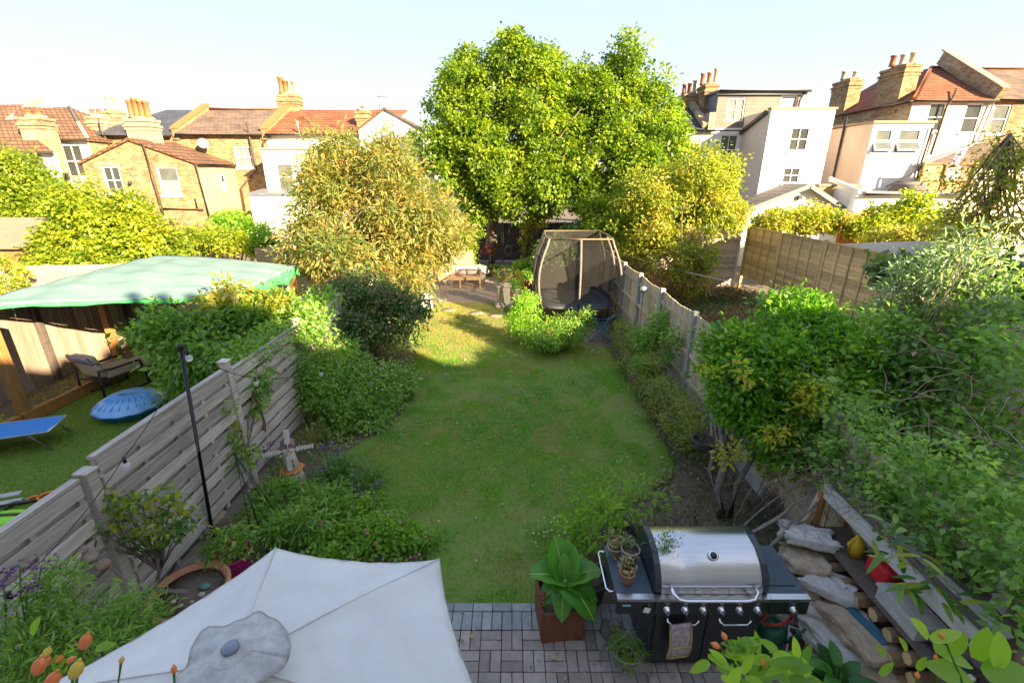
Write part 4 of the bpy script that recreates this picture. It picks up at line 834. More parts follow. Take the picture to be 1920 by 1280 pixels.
foliage('fallen_vine', [ell(1262, 510, 15.6, 46, 42), ell(1295, 470, 15.8, 34, 40)], lf_brown, 90, .25, 14, .12, .07, None, seed=14)
tag(bpy.data.objects['fallen_vine'], 'pinkish brown dying climber hanging below the yellowing tree', 'climber')
b = at(690, 520, 13.6)
bud_e = [ell(690, 345, 13.8, 92, 78), ell(618, 385, 13.6, 74, 88), ell(775, 395, 13.8, 84, 76), ell(690, 450, 13, 120, 82), ell(812, 455, 13.8, 52, 56), ell(632, 288, 14, 44, 42), ell(735, 295, 14, 42, 44), ell(590, 470, 13, 44, 60), ell(770, 505, 13, 60, 40)]
bt = tree('buddleja', 'wide golden buddleja with long drooping leaves left of the seating patio', 'shrub', (b.x, 13.6, 0),
     [(b.x, 13.6, 0), at(690, 520, 13.6), at(690, 450, 13.6), at(690, 380, 13.6)], [.12, .09, .07, .04], bud_e, lf_bud, 1250, .30, 26, .19, .045, lob=8, seed=15, nl=60, lr=.025, droop=.25, tint=(.0, .8), shell=.5)
c_, n_ = clumps(lobes(bud_e, 8, seed=15), 520, .9, 16); k = np.repeat(np.arange(520), 9)      # upright and arching flower spikes
sd = unit(n_+UP*.35+rng.normal(size=(520, 3))*.35); tpos = np.tile(np.linspace(0, .34, 9), 520)[:, None]
leaves('flower_spike', c_[k]+sd[k]*tpos+rng.normal(size=(len(k), 3))*.012, sd[k]*.6+rng.normal(size=(len(k), 3))*.6, rng.normal(size=(len(k), 3)), .085*(1.2-tpos[:, 0]*2), .04, np.clip(rng.random(len(k)), 0, 1),
       leaf_mat('leaf_spike', [(.30, .17, .05), (.40, .24, .07), (.36, .27, .09)], trans=.2), bt)
# --- left background trees and hedges
def simple_tree(label, px, py, Y, ells, mat, nc, cr, per, L, W, seed, name='broadleaf_tree', **k):
    c = at(px, py, Y); return tree(name, label, 'tree', (c.x, Y, 0), wob((c.x, Y, 0), (c.x, Y, c.z), 4, .08), [.12, .11, .09, .07, .04], ells, mat, nc, cr, per, L, W, seed=seed, nl=k.pop('nl', 20), lr=.03, **k)
simple_tree('yellow-green tree at the far left in front of the white wing', 40, 350, 17.5, [ell(30, 345, 17.5, 62, 58), ell(80, 370, 17.2, 44, 46), ell(-20, 370, 17.5, 60, 60), ell(40, 400, 17.2, 60, 30), ell(10, 300, 17.6, 26, 22)], lf_hazel, 520, .30, 30, .13, .10, 21, tint=(0, .7))
simple_tree('broad golden-green hazel behind the tarpaulin shelter', 200, 430, 14.6, [ell(200, 420, 14.6, 88, 62), ell(140, 460, 14.2, 66, 54), ell(270, 440, 14.6, 52, 52), ell(190, 490, 14, 90, 36), ell(240, 395, 14.8, 48, 34), ell(110, 490, 13.8, 36, 36)], lf_hazel, 900, .26, 30, .125, .10, 22, name='hazel_tree', flat=.9, droop=.5)
for i, (e, lab, m, nc) in enumerate((([ell(360, 452, 17, 52, 28), ell(320, 460, 16.5, 40, 30), ell(410, 450, 17.2, 40, 24)], 'low golden hedge behind the right half of the tarpaulin', lf_hazel, 260),
        ([ell(430, 430, 19, 40, 26), ell(475, 440, 19, 36, 28), ell(500, 455, 18.6, 30, 26)], 'light green climber over the pale fence near the buddleja', lf_bright, 200),
        ([ell(430, 408, 22, 22, 14), ell(445, 415, 22, 18, 14)], 'small bright green bush at the foot of the brick wing', lf_bright, 60))):
    shrub('hedge_bush', lab, 'bush', e, m, nc, .22, 22, .12, .09, seed=30+i)
e = [ell(20, 495, 11.6, 20, 10, .2), ell(35, 515, 11.5, 16, 18, .2), ell(15, 535, 11.3, 30, 12, .3)]; shrub('climbing_ivy', 'thin ivy trailing over the pale slatted fence at left edge', 'climber', e, lf_hazel, 40, .15, 10, .09, .08, seed=34)
# --- right background hedges and trees
for i, (e, lab, m, nc) in enumerate((([ell(1470, 415, 20, 55, 26), ell(1530, 412, 20, 50, 28), ell(1440, 420, 20, 30, 20)], 'golden sunlit hedge behind the tan fence near the gabled extension', lf_gold, 330),
        ([ell(1650, 415, 19, 60, 34), ell(1720, 405, 18.6, 56, 36), ell(1610, 430, 19, 40, 22)], 'yellow-green sunlit hedge in front of the flat extension', lf_hazel, 380),
        ([ell(1680, 450, 16.5, 60, 22), ell(1745, 455, 16, 46, 26), ell(1790, 440, 15.5, 50, 40)], 'pale golden scrub behind the shed roof', lf_gold, 260))):
    shrub('hedge_bush', lab, 'bush', e, m, nc, .24, 24, .13, .09, seed=40+i)
b = at(1850, 420, 11)
tree('thin_tree', 'sparse autumn tree with bare twigs at the right edge', 'tree', (b.x, 11, 0), [(b.x, 11, 0), at(1840, 470, 11), at(1850, 400, 11), at(1880, 330, 11), at(1895, 250, 11)], [.09, .08, .06, .045, .015],
     [ell(1860, 330, 11, 60, 60), ell(1900, 390, 10.8, 60, 70), ell(1830, 400, 11, 55, 55), ell(1900, 280, 11, 40, 40), ell(1790, 420, 11, 40, 34)], lf_gold, 260, .26, 13, .10, .06, seed=45, nl=70, lr=.02, bm=twig_m)
shrub('ivy_bank', 'dark green ivy bank at the right edge below the sparse tree', 'climber', [ell(1800, 520, 8.4, 80, 42), ell(1870, 540, 8, 70, 60), ell(1740, 520, 8.8, 40, 32), ell(1680, 505, 9, 40, 24)], lf_dark, 420, .18, 20, .12, .11, seed=46)
c = gp(1662, 575, .9); t = thing('cordyline', 'spiky green cordyline in the right-hand garden', 'plant', (c.x, c.y, 0)); B().tube([(c.x, c.y, 0), (c.x, c.y, .85)], [.06, .05], 7).obj('trunk', bark, t)
n = 90; a = rng.random(n)*6.283; el_ = rng.uniform(.1, 1.5, n); d = np.stack([np.cos(a)*np.cos(el_), np.sin(a)*np.cos(el_), np.sin(el_)], 1); leaves('leaf', np.tile([c.x, c.y, .85], (n, 1)), d, UP+rng.normal(size=(n, 3))*.2, .75, .045, rng.random(n), lf_mid, t, curl=.12)
# overgrown floor of the right-hand garden
P = scatter(16000, [(3.6, 5), (9.1, 7), (9.1, 18), (3.6, 18)], .02); P[:, 2] += .30*rng.random(len(P))*vnoise(P, .8, 5)
leaves('ground_cover', P, rng.normal(size=(len(P), 3))+UP*.4, UP+rng.normal(size=(len(P), 3))*.5, .10, .07, np.clip(vnoise(P, 1.1, 6)*1.1-.1+.2*rng.random(len(P)), 0, 1), leaf_mat('leaf_floor', [(.05, .10, .02), (.09, .15, .03), (.17, .15, .05), (.24, .15, .07)], trans=.2))
tag(bpy.data.objects['ground_cover'], 'tangle of ground cover and fallen leaves in the right-hand garden', 'ground cover', kind='stuff')
c = gp(1345, 556); t = thing('brushwood_heap', 'heap of dry reddish cut branches in the right-hand garden', 'heap', (c.x, c.y, 0)); b = B()
for _ in range(120):
    a = random.uniform(0, 6.283); p0 = c+Vector((random.gauss(0, .7), random.gauss(0, .5), random.uniform(.02, .5))); d = Vector((math.cos(a), math.sin(a), random.uniform(-.2, .5)))*random.uniform(.5, 1.1); b.tube(wob(p0, p0+d, 3, .06), [.014, .011, .008, .004], 5, cap=False)
b.obj('branch', pmat('dry_twig', (.36, .20, .13), (.25, .14, .09), scale=6, rough=.9), t, fix=False)['kind'] = 'stuff'
# --- garden shrubs: left side
e = [ell(690, 585, 10.2, 92, 62), ell(640, 570, 10.2, 58, 50), ell(745, 600, 10.2, 58, 56), ell(690, 540, 10.3, 64, 36), ell(660, 620, 10, 50, 40)]
bt = shrub('berried_shrub', 'rounded dark shrub with dull pink flower heads left of the lawn', 'shrub', e, lf_dark, 520, .17, 26, .085, .045, seed=51, nl=24)
c_, n_ = clumps(e, 260, .97, 52); k = np.repeat(np.arange(260), 9); dots('flower_head', c_[k]+rng.normal(size=(len(k), 3))*.035, .013, leaf_mat('head_pink', [(.24, .09, .075), (.36, .17, .13), (.30, .22, .12)], trans=.1), bt)
e = [ell(640, 745, 7.7, 92, 66), ell(705, 740, 8.0, 62, 56), ell(590, 740, 7.5, 52, 66), ell(640, 690, 8.0, 72, 40), ell(650, 800, 7.2, 76, 32), ell(740, 725, 8.4, 36, 44)]
bt = shrub('fuchsia_bush', 'dense bright green bush dotted with tiny flowers along the left bed', 'bush', e, lf_mid, 760, .15, 26, .06, .034, seed=53, nl=24)
c_, n_ = clumps(e, 330, .98, 54); dots('flower', c_, .014, leaf_mat('dot_mix', [(.60, .16, .16), (.75, .60, .55), (.78, .72, .64)], trans=.1), bt)
e = [ell(410, 620, 8.0, 92, 52), ell(330, 640, 7.8, 66, 52), ell(480, 610, 8.4, 70, 40), ell(380, 680, 7.4, 70, 40), ell(540, 590, 8.8, 40, 30), ell(300, 610, 8.0, 44, 26)]
tree('apple_tree', 'low spreading apple tree beyond the slatted fence', 'tree', (-6.2, 8.0, 0), [(-6.2, 8.0, 0), (-6.2, 8, .5), (-6.1, 8, 1.0), (-6, 8, 1.5)], [.07, .06, .05, .03], e, lf_mid, 420, .2, 22, .115, .06, seed=55, nl=30, lr=.025, tint=(.0, .7))
c = at(470, 560, 9.0)
shrub('sunlit_climber', 'golden sunlit shoots beside the tarpaulin corner post', 'climber', [ell(430, 565, 8.2, 40, 26, .3), ell(485, 575, 8.4, 40, 22, .3), ell(440, 545, 8.2, 18, 14, .2)], lf_gold, 70, .16, 14, .12, .055, seed=56)
e = [ell(395, 770, 5.2, 24, 16, .12), ell(420, 810, 5.3, 32, 22, .15), ell(385, 830, 5.2, 20, 24, .12), ell(475, 740, 5.9, 34, 30, .2), ell(470, 695, 6.2, 34, 26, .2), ell(450, 850, 5.2, 30, 12, .15)]
tree('young_apple_tree', 'young apple tree trained along the slatted fence', 'tree', (gp(500, 860).x, gp(500, 860).y, 0), [gp(500, 858), at(495, 790, 5.9), at(480, 740, 6), at(478, 700, 6.1)], [.025, .02, .015, .008], e, lf_mid, 90, .12, 13, .085, .045, seed=57, nl=34, lr=.012)
e = [(-3.85, 7.0, 1.75, .35, .6, .28), (-3.8, 8.0, 1.75, .35, .6, .3), (-3.85, 8.9, 1.8, .4, .6, .35), (-3.6, 7.6, 1.5, .2, .5, .3), (-4.1, 6.2, 1.8, .3, .4, .22)]
shrub('fence_climber', 'leafy climber spilling over the far half of the slatted fence', 'climber', e, lf_mid, 230, .15, 16, .08, .05, seed=58, base=(-4.0, 7.8), nl=40, stem=.01, shell=.2)
# --- garden shrubs: right side
e = [ell(985, 588, 11.6, 30, 32), ell(970, 602, 11.5, 24, 22), ell(1022, 616, 11.2, 44, 26), ell(990, 566, 12, 20, 20)]
bt = shrub('yellow_spirea', 'sunlit yellow-green spirea in front of the trampoline', 'bush', e, lf_bright, 300, .14, 26, .06, .03, seed=61, tint=(.3, 1))
e = [ell(1055, 625, 10.9, 46, 28), ell(1080, 610, 11.2, 30, 30), ell(1020, 635, 10.7, 30, 18)]
bt = shrub('red_flowered_bush', 'green bush with small red flowers beside the blue iron table', 'bush', e, lf_mid, 260, .13, 24, .06, .032, seed=62); c_, n_ = clumps(e, 60, .98, 63); dots('flower', c_, .02, red_m, bt)
hp = [gp(1158, 640), gp(1180, 690), gp(1205, 735), gp(1235, 780), gp(1268, 825), gp(1300, 860)]
he = []
for i in range(len(hp)-1):
    for s in (.25, .75): q = hp[i].lerp(hp[i+1], s); he.append((q.x+.08, q.y, .38, .36, .42, .42))
shrub('box_hedge', 'low straggly box hedge along the right side of the lawn', 'hedge', he, lf_box, 620, .11, 24, .042, .026, seed=64, nl=40, stem=.012, shell=.6)
e = [ell(1215, 640, 9.4, 26, 30, .25), ell(1235, 620, 9.6, 20, 30, .2), ell(1205, 690, 8.6, 20, 18, .2), ell(1255, 650, 8.6, 12, 40, .12)]; shrub('climbing_ivy', 'ivy climbing the concrete post of the right fence', 'climber', e, lf_mid, 110, .13, 18, .07, .055, seed=65)
# big glossy shrub on bare twisting stems
e = [ell(1440, 680, 5.3, 105, 72, .8), ell(1385, 712, 5.1, 72, 62, .6), ell(1500, 640, 5.6, 92, 66, .8), ell(1450, 775, 4.9, 96, 54, .6), ell(1545, 720, 5.2, 66, 70, .6), ell(1375, 650, 5.5, 56, 40, .5), ell(1485, 832, 4.6, 60, 34, .4), ell(1500, 590, 6, 66, 38, .7), ell(1560, 790, 4.7, 44, 44, .4)]
q = gp(1352, 968); 
bt = tree('glossy_shrub', 'large glossy green shrub on bare grey stems beside the right fence', 'shrub', (q.x, q.y, 0), [q, at(1345, 920, q.y), at(1362, 860, q.y+.1), at(1350, 800, q.y+.4), at(1400, 740, q.y+1.0)], [.06, .05, .048, .04, .025], e, lf_gloss, 1500, .15, 26, .085, .040, lob=2, seed=66, nl=44, lr=.013, bm=bark_grey, tint=(.0, .72), updir=.35, part='foliage')
b = B(); b.tube([q+Vector((.12, 0, 0)), at(1380, 910, q.y), at(1410, 860, q.y+.1), at(1430, 800, q.y+.5)], [.04, .035, .03, .02], 8); b.tube([q+Vector((.05, .05, 0)), at(1330, 880, q.y+.2), at(1345, 830, q.y+.3), at(1340, 780, q.y+.5)], [.035, .03, .025, .015], 8); b.obj('stem', bark_grey, bt)
tag(foliage('golden_shoots', [ell(1520, 750, 4.55, 28, 30, .2), ell(1390, 690, 4.6, 16, 20, .15), ell(1370, 850, 4.5, 16, 16, .15), ell(1470, 810, 4.4, 30, 12, .15), ell(1330, 700, 4.7, 12, 16, .12)], lf_yellow, 40, .10, 20, .07, .03, bt, seed=67, updir=.3), kind='stuff')
# bramble and rose thicket down the right side
e = [ell(1680, 640, 5.6, 90, 60, .8), ell(1800, 620, 5.4, 110, 80, 1), ell(1860, 720, 4.6, 110, 90, .9), ell(1720, 740, 4.9, 110, 76, .8), ell(1640, 800, 4.8, 76, 60, .6), ell(1790, 850, 4.2, 120, 70, .7), ell(1880, 920, 3.7, 90, 80, .6), ell(1700, 900, 4.1, 80, 36, .5), ell(1620, 710, 5.4, 50, 50, .5)]
bt = shrub('bramble_thicket', 'sprawling bramble thicket covering the right fence', 'thicket', e, lf_bram, 900, .20, 13, .085, .058, seed=71, base=(4.3, 4.6), nl=150, stem=.012, shell=.35, tint=(0, .65))
tag(foliage('red_leaf', e, lf_brown, 60, .2, 5, .08, .05, bt, seed=72, shell=.5), kind='stuff')
e = [ell(1790, 500, 5.6, 80, 60, .5), ell(1740, 540, 5.6, 60, 46, .4), ell(1830, 450, 5.6, 40, 50, .4), ell(1680, 560, 5.8, 40, 24, .3), ell(1860, 560, 5.2, 60, 50, .4)]
shrub('silver_shrub', 'silvery grey-green shoots rising above the bramble thicket', 'shrub', e, lf_grey, 130, .17, 14, .12, .03, seed=73, base=(4.6, 5.2), nl=70, stem=.012, shell=.3, updir=.4)
e = [(3.50, 2.6, 1.75, .30, .5, .34), (3.52, 3.3, 1.80, .30, .5, .34), (3.50, 4.0, 1.78, .32, .5, .36), (3.50, 4.6, 1.7, .30, .5, .42), (3.42, 3.0, 1.48, .20, .6, .22), (3.40, 3.9, 1.35, .20, .5, .34), (3.45, 2.1, 1.7, .3, .4, .4), (3.36, 4.7, 1.3, .18, .35, .4)]
shrub('bramble_curtain', 'bramble and rose shoots hanging over the right fence behind the log store', 'thicket', e, lf_bram, 640, .12, 13, .062, .042, seed=74, base=(3.9, 3.4), nl=110, stem=.009, shell=.2, tint=(.05, .8))
e = [ell(1460, 870, 5.2, 40, 22, .2), ell(1530, 850, 5.0, 40, 30, .25), ell(1600, 880, 4.6, 44, 34, .25), ell(1660, 930, 4.2, 40, 26, .2)]; shrub('rose_shoots', 'small-leaved rose shoots below the glossy shrub', 'shrub', e, lf_bright, 120, .12, 12, .05, .034, seed=75, base=(3.3, 4.9), nl=60, stem=.007, shell=.2)
# --- low planting of the beds
def bed(name, label, poly, n, L, W, mat, h=.2, ns=.9, cat='ground cover', seed=3):
    P = scatter(n, poly, .01); P[:, 2] += h*rng.random(len(P))*(.25+.9*vnoise(P, ns*2, seed)); o = leaves(name, P, rng.normal(size=(len(P), 3))+UP*.5, UP+rng.normal(size=(len(P), 3))*.5, L*(.6+.8*rng.random(len(P))), W*(.6+.8*rng.random(len(P))), np.clip(vnoise(P, ns, seed+1)*.8+.35*(rng.random(len(P))-.2), 0, 1), mat); return tag(o, label, cat, kind='stuff')
lb = [gp(*p) for p in ((842, 1140), (800, 1052), (735, 985), (700, 900), (640, 852), (735, 800), (772, 750), (778, 660), (800, 570), (700, 560))]+[(-3.65, 13), (-3.65, 2.4), (-1.5, 3.2)]
bed('bed_planting', 'mixed low weeds and leaves covering the left flower bed', lb, 15000, .075, .04, lf_mid, .24)
rb = [gp(*p) for p in ((1138, 655), (1180, 730), (1235, 832), (1262, 880), (1215, 925), (1150, 960), (1090, 1030), (1085, 1100))]+[(3.3, 3.6), (3.4, 13), (2.3, 13)]
bed('bed_planting', 'low weeds and leaf litter covering the bed under the right fence', rb, 9000, .06, .035, leaf_mat('leaf_litter', [(.04, .085, .018), (.07, .13, .025), (.12, .11, .04), (.20, .13, .06)], trans=.2), .15)
# ============================================================= FOREGROUND THINGS
def cp(px, py, t):
    """point at depth t along the view axis"""
    u, v = (px-960)/FPX, (py-640)/FPX
    return Vector((u*t, t*(math.cos(PITCH)-v*math.sin(PITCH)), CAM_H-t*(math.sin(PITCH)+v*math.cos(PITCH))))
def broad_leaf(name, base, d, L, W, mat, parent, nrm=(0, 0, 1), droop=.5, fold=.12, ns=8, tint=.5, wave=.0, vein=None, rnd=.75):
    """one large leaf: pointed oval along an arching midrib, folded"""
    d = Vector(d).normalized(); n = Vector(nrm); s = d.cross(n); s = s.normalized() if s.length > 1e-3 else perp(d)[0]; V = []; F = []; mid = []
    for i in range(ns+1):
        t = i/ns; c = Vector(base)+d*L*t-Vector((0, 0, 1))*L*droop*t*t; w = W*.5*(math.sin(math.pi*min(1, t*.93+.07)**.8)**rnd if t < 1 else 0)
        up = s.cross(d).normalized()*(w*fold*2); wv = Vector((0, 0, 1))*wave*W*math.sin(t*17)
        V += [c-s*w+up+wv, c, c+s*w+up-wv]; mid.append(c+Vector((0, 0, .002)))
    for i in range(ns): a = i*3; F += [(a, a+1, a+4, a+3), (a+1, a+2, a+5, a+4)]
    o = soup(name, np.array([tuple(v) for v in V]), np.array(F), np.full(len(V), tint), mat, parent, True)
    if vein is not None: B().tube(mid, [.007*(1-.7*i/ns)*max(.4, W/.16) for i in range(ns+1)], 5).obj('midrib', vein, o)
    return o
def pot(name, label, c, r, h, mat, cat='plant pot', soil_m=None, rim=.12, taper=.72, group=None, n=24):
    t = thing(name, label, cat, c, group)
    b = B().lathe([(r*taper*.9, 0), (r*taper, .005), (r*(taper+(1-taper)*.8), h*(1-rim)), (r*1.06, h*(1-rim)+.002), (r*1.06, h), (r*.93, h), (r*.90, h*.86), (0, h*.86)], n, c); b.obj('body', mat, t)
    B().lathe([(0, h*.875), (r*.895, h*.868)], n, c).obj('soil', soil_m or soil, t)
    return t
terracotta = pmat('terracotta', (.50, .22, .12), (.40, .165, .085), scale=9, rough=.85, bump=.2, bscale=30, c3=(.55, .38, .28))
steel = pmat('brushed_steel', (.62, .61, .59), (.50, .49, .48), scale=3, rough=.28, metal=1, stretch=(.6, 30, 30), bump=.03)
chrome = pmat('chrome', (.75, .75, .76), (.65, .65, .66), scale=3, rough=.12, metal=1)
bbq_black = pmat('bbq_enamel', (.018, .022, .028), (.028, .034, .042), scale=5, rough=.32, spec=.6)
bbq_top = pmat('bbq_shelf', (.075, .10, .125), (.05, .068, .085), scale=6, rough=.42, c3=(.15, .13, .11))
bbq_dark = pmat('bbq_panel', (.085, .09, .088), (.06, .065, .063), scale=2, rough=.25, metal=.7, stretch=(.5, 20, 20))
# --- gas barbecue
X0, X1, XL0, XL1, YF_ = .88, 2.49, 1.20, 2.16, 2.88
bq = thing('gas_barbecue', 'large gas barbecue with domed brushed steel lid and black side shelves', 'barbecue', (1.68, YF_+.3, 0))
prof = [(.03, .905), (.03, .99), (.055, 1.04), (.12, 1.125), (.22, 1.185), (.36, 1.205), (.50, 1.18), (.59, 1.10), (.62, .905)]
b = B(); n = len(prof); dent = lambda x, i: .0
xs_l = [XL0+.055+(XL1-XL0-.11)*k/14 for k in range(15)]; V = [(x, YF_+p[0], p[1]-(.035*math.exp(-((x-1.46)/.07)**2) if i in (3, 4) else (.02*math.exp(-((x-1.5)/.05)**2) if i == 2 else 0))) for x in xs_l for i, p in enumerate(prof)]
b.add(V, [(k*n+i, k*n+i+1, (k+1)*n+i+1, (k+1)*n+i) for k in range(14) for i in range(n-1)], True); lid = b.obj('lid', steel, bq)
for x in (XL0, XL1-.055): B().extr([(x, YF_+p[0]-.012*(i < 5), p[1]+.012) for i, p in enumerate(prof)], (.055, 0, 0)).obj('lid_end', bbq_black, lid, bevel=.006)
B().bx(XL0+.056, XL1-.056, YF_+.012, YF_+.029, .91, .985).obj('lid_skirt', steel, lid)
for k in range(5): xk = XL0+.2+.14*k; B().bx(xk, xk+.05, YF_+.006, YF_+.011, .925, .965).obj('vent_slot', chrome, lid)
hb = [(XL0+.13, YF_+.02, .995), (XL0+.13, YF_-.05, .985), (XL0+.17, YF_-.085, .955), (XL0+.23, YF_-.09, .945), (XL1-.23, YF_-.09, .945), (XL1-.17, YF_-.085, .955), (XL1-.13, YF_-.05, .985), (XL1-.13, YF_+.02, .995)]
B().tube(hb, .013, 10).obj('lid_handle', chrome, lid)
M = Matrix.Translation((1.72, YF_+.17, 1.163)) @ Matrix.Rotation(R(38), 4, 'X'); th = B(M).lathe([(.042, 0), (.042, .014), (.034, .016)], 22).obj('thermometer', chrome, lid); B(M).lathe([(0, .019), (.029, .018)], 18).obj('dial', bbq_black, th)
B().bx(X0, XL0-.005, YF_, YF_+.56, .875, .90).obj('left_shelf', bbq_top, bq, bevel=.004); B().bx(XL1+.005, X1, YF_, YF_+.56, .875, .90).obj('right_shelf', bbq_top, bq, bevel=.004)
B().bx(XL1+.06, X1-.05, YF_+.10, YF_+.44, .9015, .912).obj('side_burner_cover', bbq_top, bq, bevel=.004)
B().bx(XL0-.003, XL1+.003, YF_+.02, YF_+.6, .80, .903).obj('firebox', bbq_black, bq)
for xa, xb in ((X0, XL0-.004), (XL0+.0, XL1), (XL1+.004, X1)):
    B().bx(xa, xb, YF_-.035, YF_-.002, .735, .875).obj('control_panel', bbq_dark, bq, bevel=.004); B().bx(xa, xb, YF_-.037, YF_+.018, .877, .906).obj('steel_trim', steel, bq)
for xk in [XL0+.10+.152*i for i in range(6)]+[X1-.13]:
    M = Matrix.Translation((xk, YF_-.036, .795)) @ Matrix.Rotation(R(90), 4, 'X'); kb = B(M).lathe([(.036, 0), (.036, .006), (.026, .012), (.024, .034), (.014, .038)], 18).obj('knob', chrome, bq); B(M).box((0, .002, .042), (.009, .042, .014)).obj('grip', chrome, kb); B(M).box((0, .062, .0015), (.035, .022, .002)).obj('symbol_plate', steel, kb)
B().bx(X0+.045, X0+.115, YF_-.0375, YF_-.0355, .825, .845).obj('badge', pmat('badge_blue', (.35, .50, .60), (.30, .45, .55), scale=20, rough=.3), bq)
M = Matrix.Translation((X0+.25, YF_-.05, .80)) @ Matrix.Rotation(.25, 4, 'Y'); B(M).bx(-.028, .028, -.001, .001, -.03, .025).tube([(0, 0, .025), (0, .005, .06)], .002, 4).obj('paper_tag', white_paint, bq)
B().bx(XL0+.0, XL1, YF_+.03, YF_+.55, .06, .72).obj('cabinet', bbq_black, bq, bevel=.005)
for xa, xb in ((XL0+.04, 1.675), (1.685, XL1-.04)):
    dr = B().bx(xa, xb, YF_+.004, YF_+.028, .10, .70).obj('door', bbq_dark, bq, bevel=.004); xm = (xa+xb)/2; B().tube([(xm-.13, YF_+.004, .665), (xm-.13, YF_-.035, .65), (xm-.10, YF_-.045, .625), (xm+.10, YF_-.045, .625), (xm+.13, YF_-.035, .65), (xm+.13, YF_+.004, .665)], .009, 8).obj('handle', chrome, dr)
for x, y in ((XL0+.08, YF_+.08), (XL1-.08, YF_+.08), (XL0+.08, YF_+.5), (XL1-.08, YF_+.5)):
    B().tube([(x-.015, y, .036), (x+.015, y, .036)], .034, 12).obj('castor', black_metal, bq)
B().tube([(X0+.0, YF_+.50, .885), (X0-.05, YF_+.50, .885), (X0-.07, YF_+.47, .885), (X0-.07, YF_+.09, .885), (X0-.05, YF_+.06, .885), (X0, YF_+.06, .885)], .010, 8).obj('side_rail', chrome, bq)
# oven glove over the left door handle
gl_m = pmat('glove_floral', (.52, .42, .42), (.30, .20, .20), scale=26, rough=.95, detail=2, c3=(.62, .54, .52)); gm2 = pmat('glove_trim', (.45, .36, .10), (.38, .30, .08), scale=9, rough=.9)
og = thing('oven_glove', 'floral double oven glove with mustard trim hanging on the barbecue door', 'oven glove', (1.45, YF_-.06, .4))
xm = (XL0+.04+1.675)/2
fn = lambda u, v: Vector((xm-.03+(u-.5)*.19+.02*v*math.sin(3*v), YF_-.058-.03*math.sin(v*2.6)-.01*math.cos(u*3), .652-.36*v))
B().grid(fn, 6, 10).obj('pad', gl_m, og, solid=.018)
for u in (0.0, 1.0): B().tube([fn(u, v/10)+Vector((0, -.012, 0)) for v in range(11)], .007, 6).obj('trim', gm2, og)
B().tube([fn(u/6, .62)+Vector((0, -.013, 0)) for u in range(7)], .007, 6).obj('trim', gm2, og); B().tube([fn(u/6, 1)+Vector((0, -.012, 0)) for u in range(7)], .007, 6).obj('trim', gm2, og)
# pots on the shelf
def wispy(t, c, n, h, mat, L, W, seed, r=.05, spread=.8, stem_m=None, per=5):
    rr = random.Random(seed); b = B(); P = []; D = []
    for i in range(n):
        a = rr.uniform(0, 6.283); e = rr.uniform(.3, spread); p0 = Vector(c)+Vector((math.cos(a), math.sin(a), 0))*r*rr.random(); p1 = p0+Vector((math.cos(a)*e*h*.7, math.sin(a)*e*h*.7, h*rr.uniform(.5, 1))); mid = (p0+p1)/2+Vector((0, 0, h*.15)); pts = [p0*(1-s)**2+mid*2*s*(1-s)+p1*s*s for s in (0, .33, .66, 1)]
        b.tube(pts, [.0035, .003, .0022, .001], 4, cap=False)
        for k in range(per): s = rr.uniform(.3, 1); q = p0*(1-s)**2+mid*2*s*(1-s)+p1*s*s; P.append(q); D.append(Vector((rr.uniform(-1, 1), rr.uniform(-1, 1), rr.uniform(-.3, .6))))
    b.obj('stem', stem_m or MATS['twig'], t, fix=False); m = len(P); r2 = np.random.default_rng(seed)
    leaves('foliage', np.array([tuple(p) for p in P]), np.array([tuple(p) for p in D]), UP+r2.normal(size=(m, 3))*.5, L*(.6+.8*r2.random(m)), W*(.6+.8*r2.random(m)), r2.random(m), mat, t)
c = Vector((.995, 3.02, .902)); t = pot('terracotta_pot', 'small terracotta pot of straggly herbs on the barbecue side shelf', c, .062, .115, terracotta); wispy(t, c+Vector((0, 0, .1)), 16, .15, lf_straw, .03, .018, 3, stem_m=MATS['leaf_straw'])
c = Vector((1.075, 3.25, .902)); t = pot('grey_pot', 'larger weathered grey clay pot at the back of the barbecue side shelf', c, .082, .15, pmat('clay_grey', (.40, .34, .28), (.30, .25, .21), scale=8, rough=.9)); wispy(t, c+Vector((-.03, 0, .13)), 10, .12, lf_dark, .035, .022, 4)
b = B(); arch = [c+Vector((.02, 0, .12)), c+Vector((.10, -.03, .24)), c+Vector((.19, -.08, .26)), c+Vector((.24, -.12, .28))]; b.tube(arch, [.006, .005, .004, .003], 6); b.obj('stem', MATS['leaf_grey'], t)
P = []; D = []
for k in range(230): q = Vector((1.33+random.gauss(0, .045), 3.10+random.gauss(0, .03), 1.20+random.uniform(-.16, .17))); P.append(tuple(q)); D.append((random.gauss(0, .6), random.gauss(0, .4)-.3, random.gauss(.2, .7)))
leaves('foliage', np.array(P), np.array(D), UP+rng.normal(size=(len(P), 3))*.6, .042, .014, rng.random(len(P)), lf_grey, t)
b = B()
for k in range(14): b.tube([Vector((1.32, 3.11, 1.17)), Vector((1.33+random.gauss(0, .05), 3.09, 1.20+random.uniform(-.13, .16)))], [.003, .001], 4, cap=False)
b.obj('stem', MATS['leaf_grey'], t, fix=False)
c = Vector((.955, 3.33, .902)); t = pot('basket_pot', 'straw coloured pot of dry stems behind the terracotta pot on the shelf', c, .07, .10, pmat('straw_pot', (.42, .36, .22), (.34, .28, .16), scale=20, rough=.95)); wispy(t, c+Vector((0, 0, .09)), 18, .16, lf_straw, .03, .014, 5, stem_m=MATS['leaf_straw'])
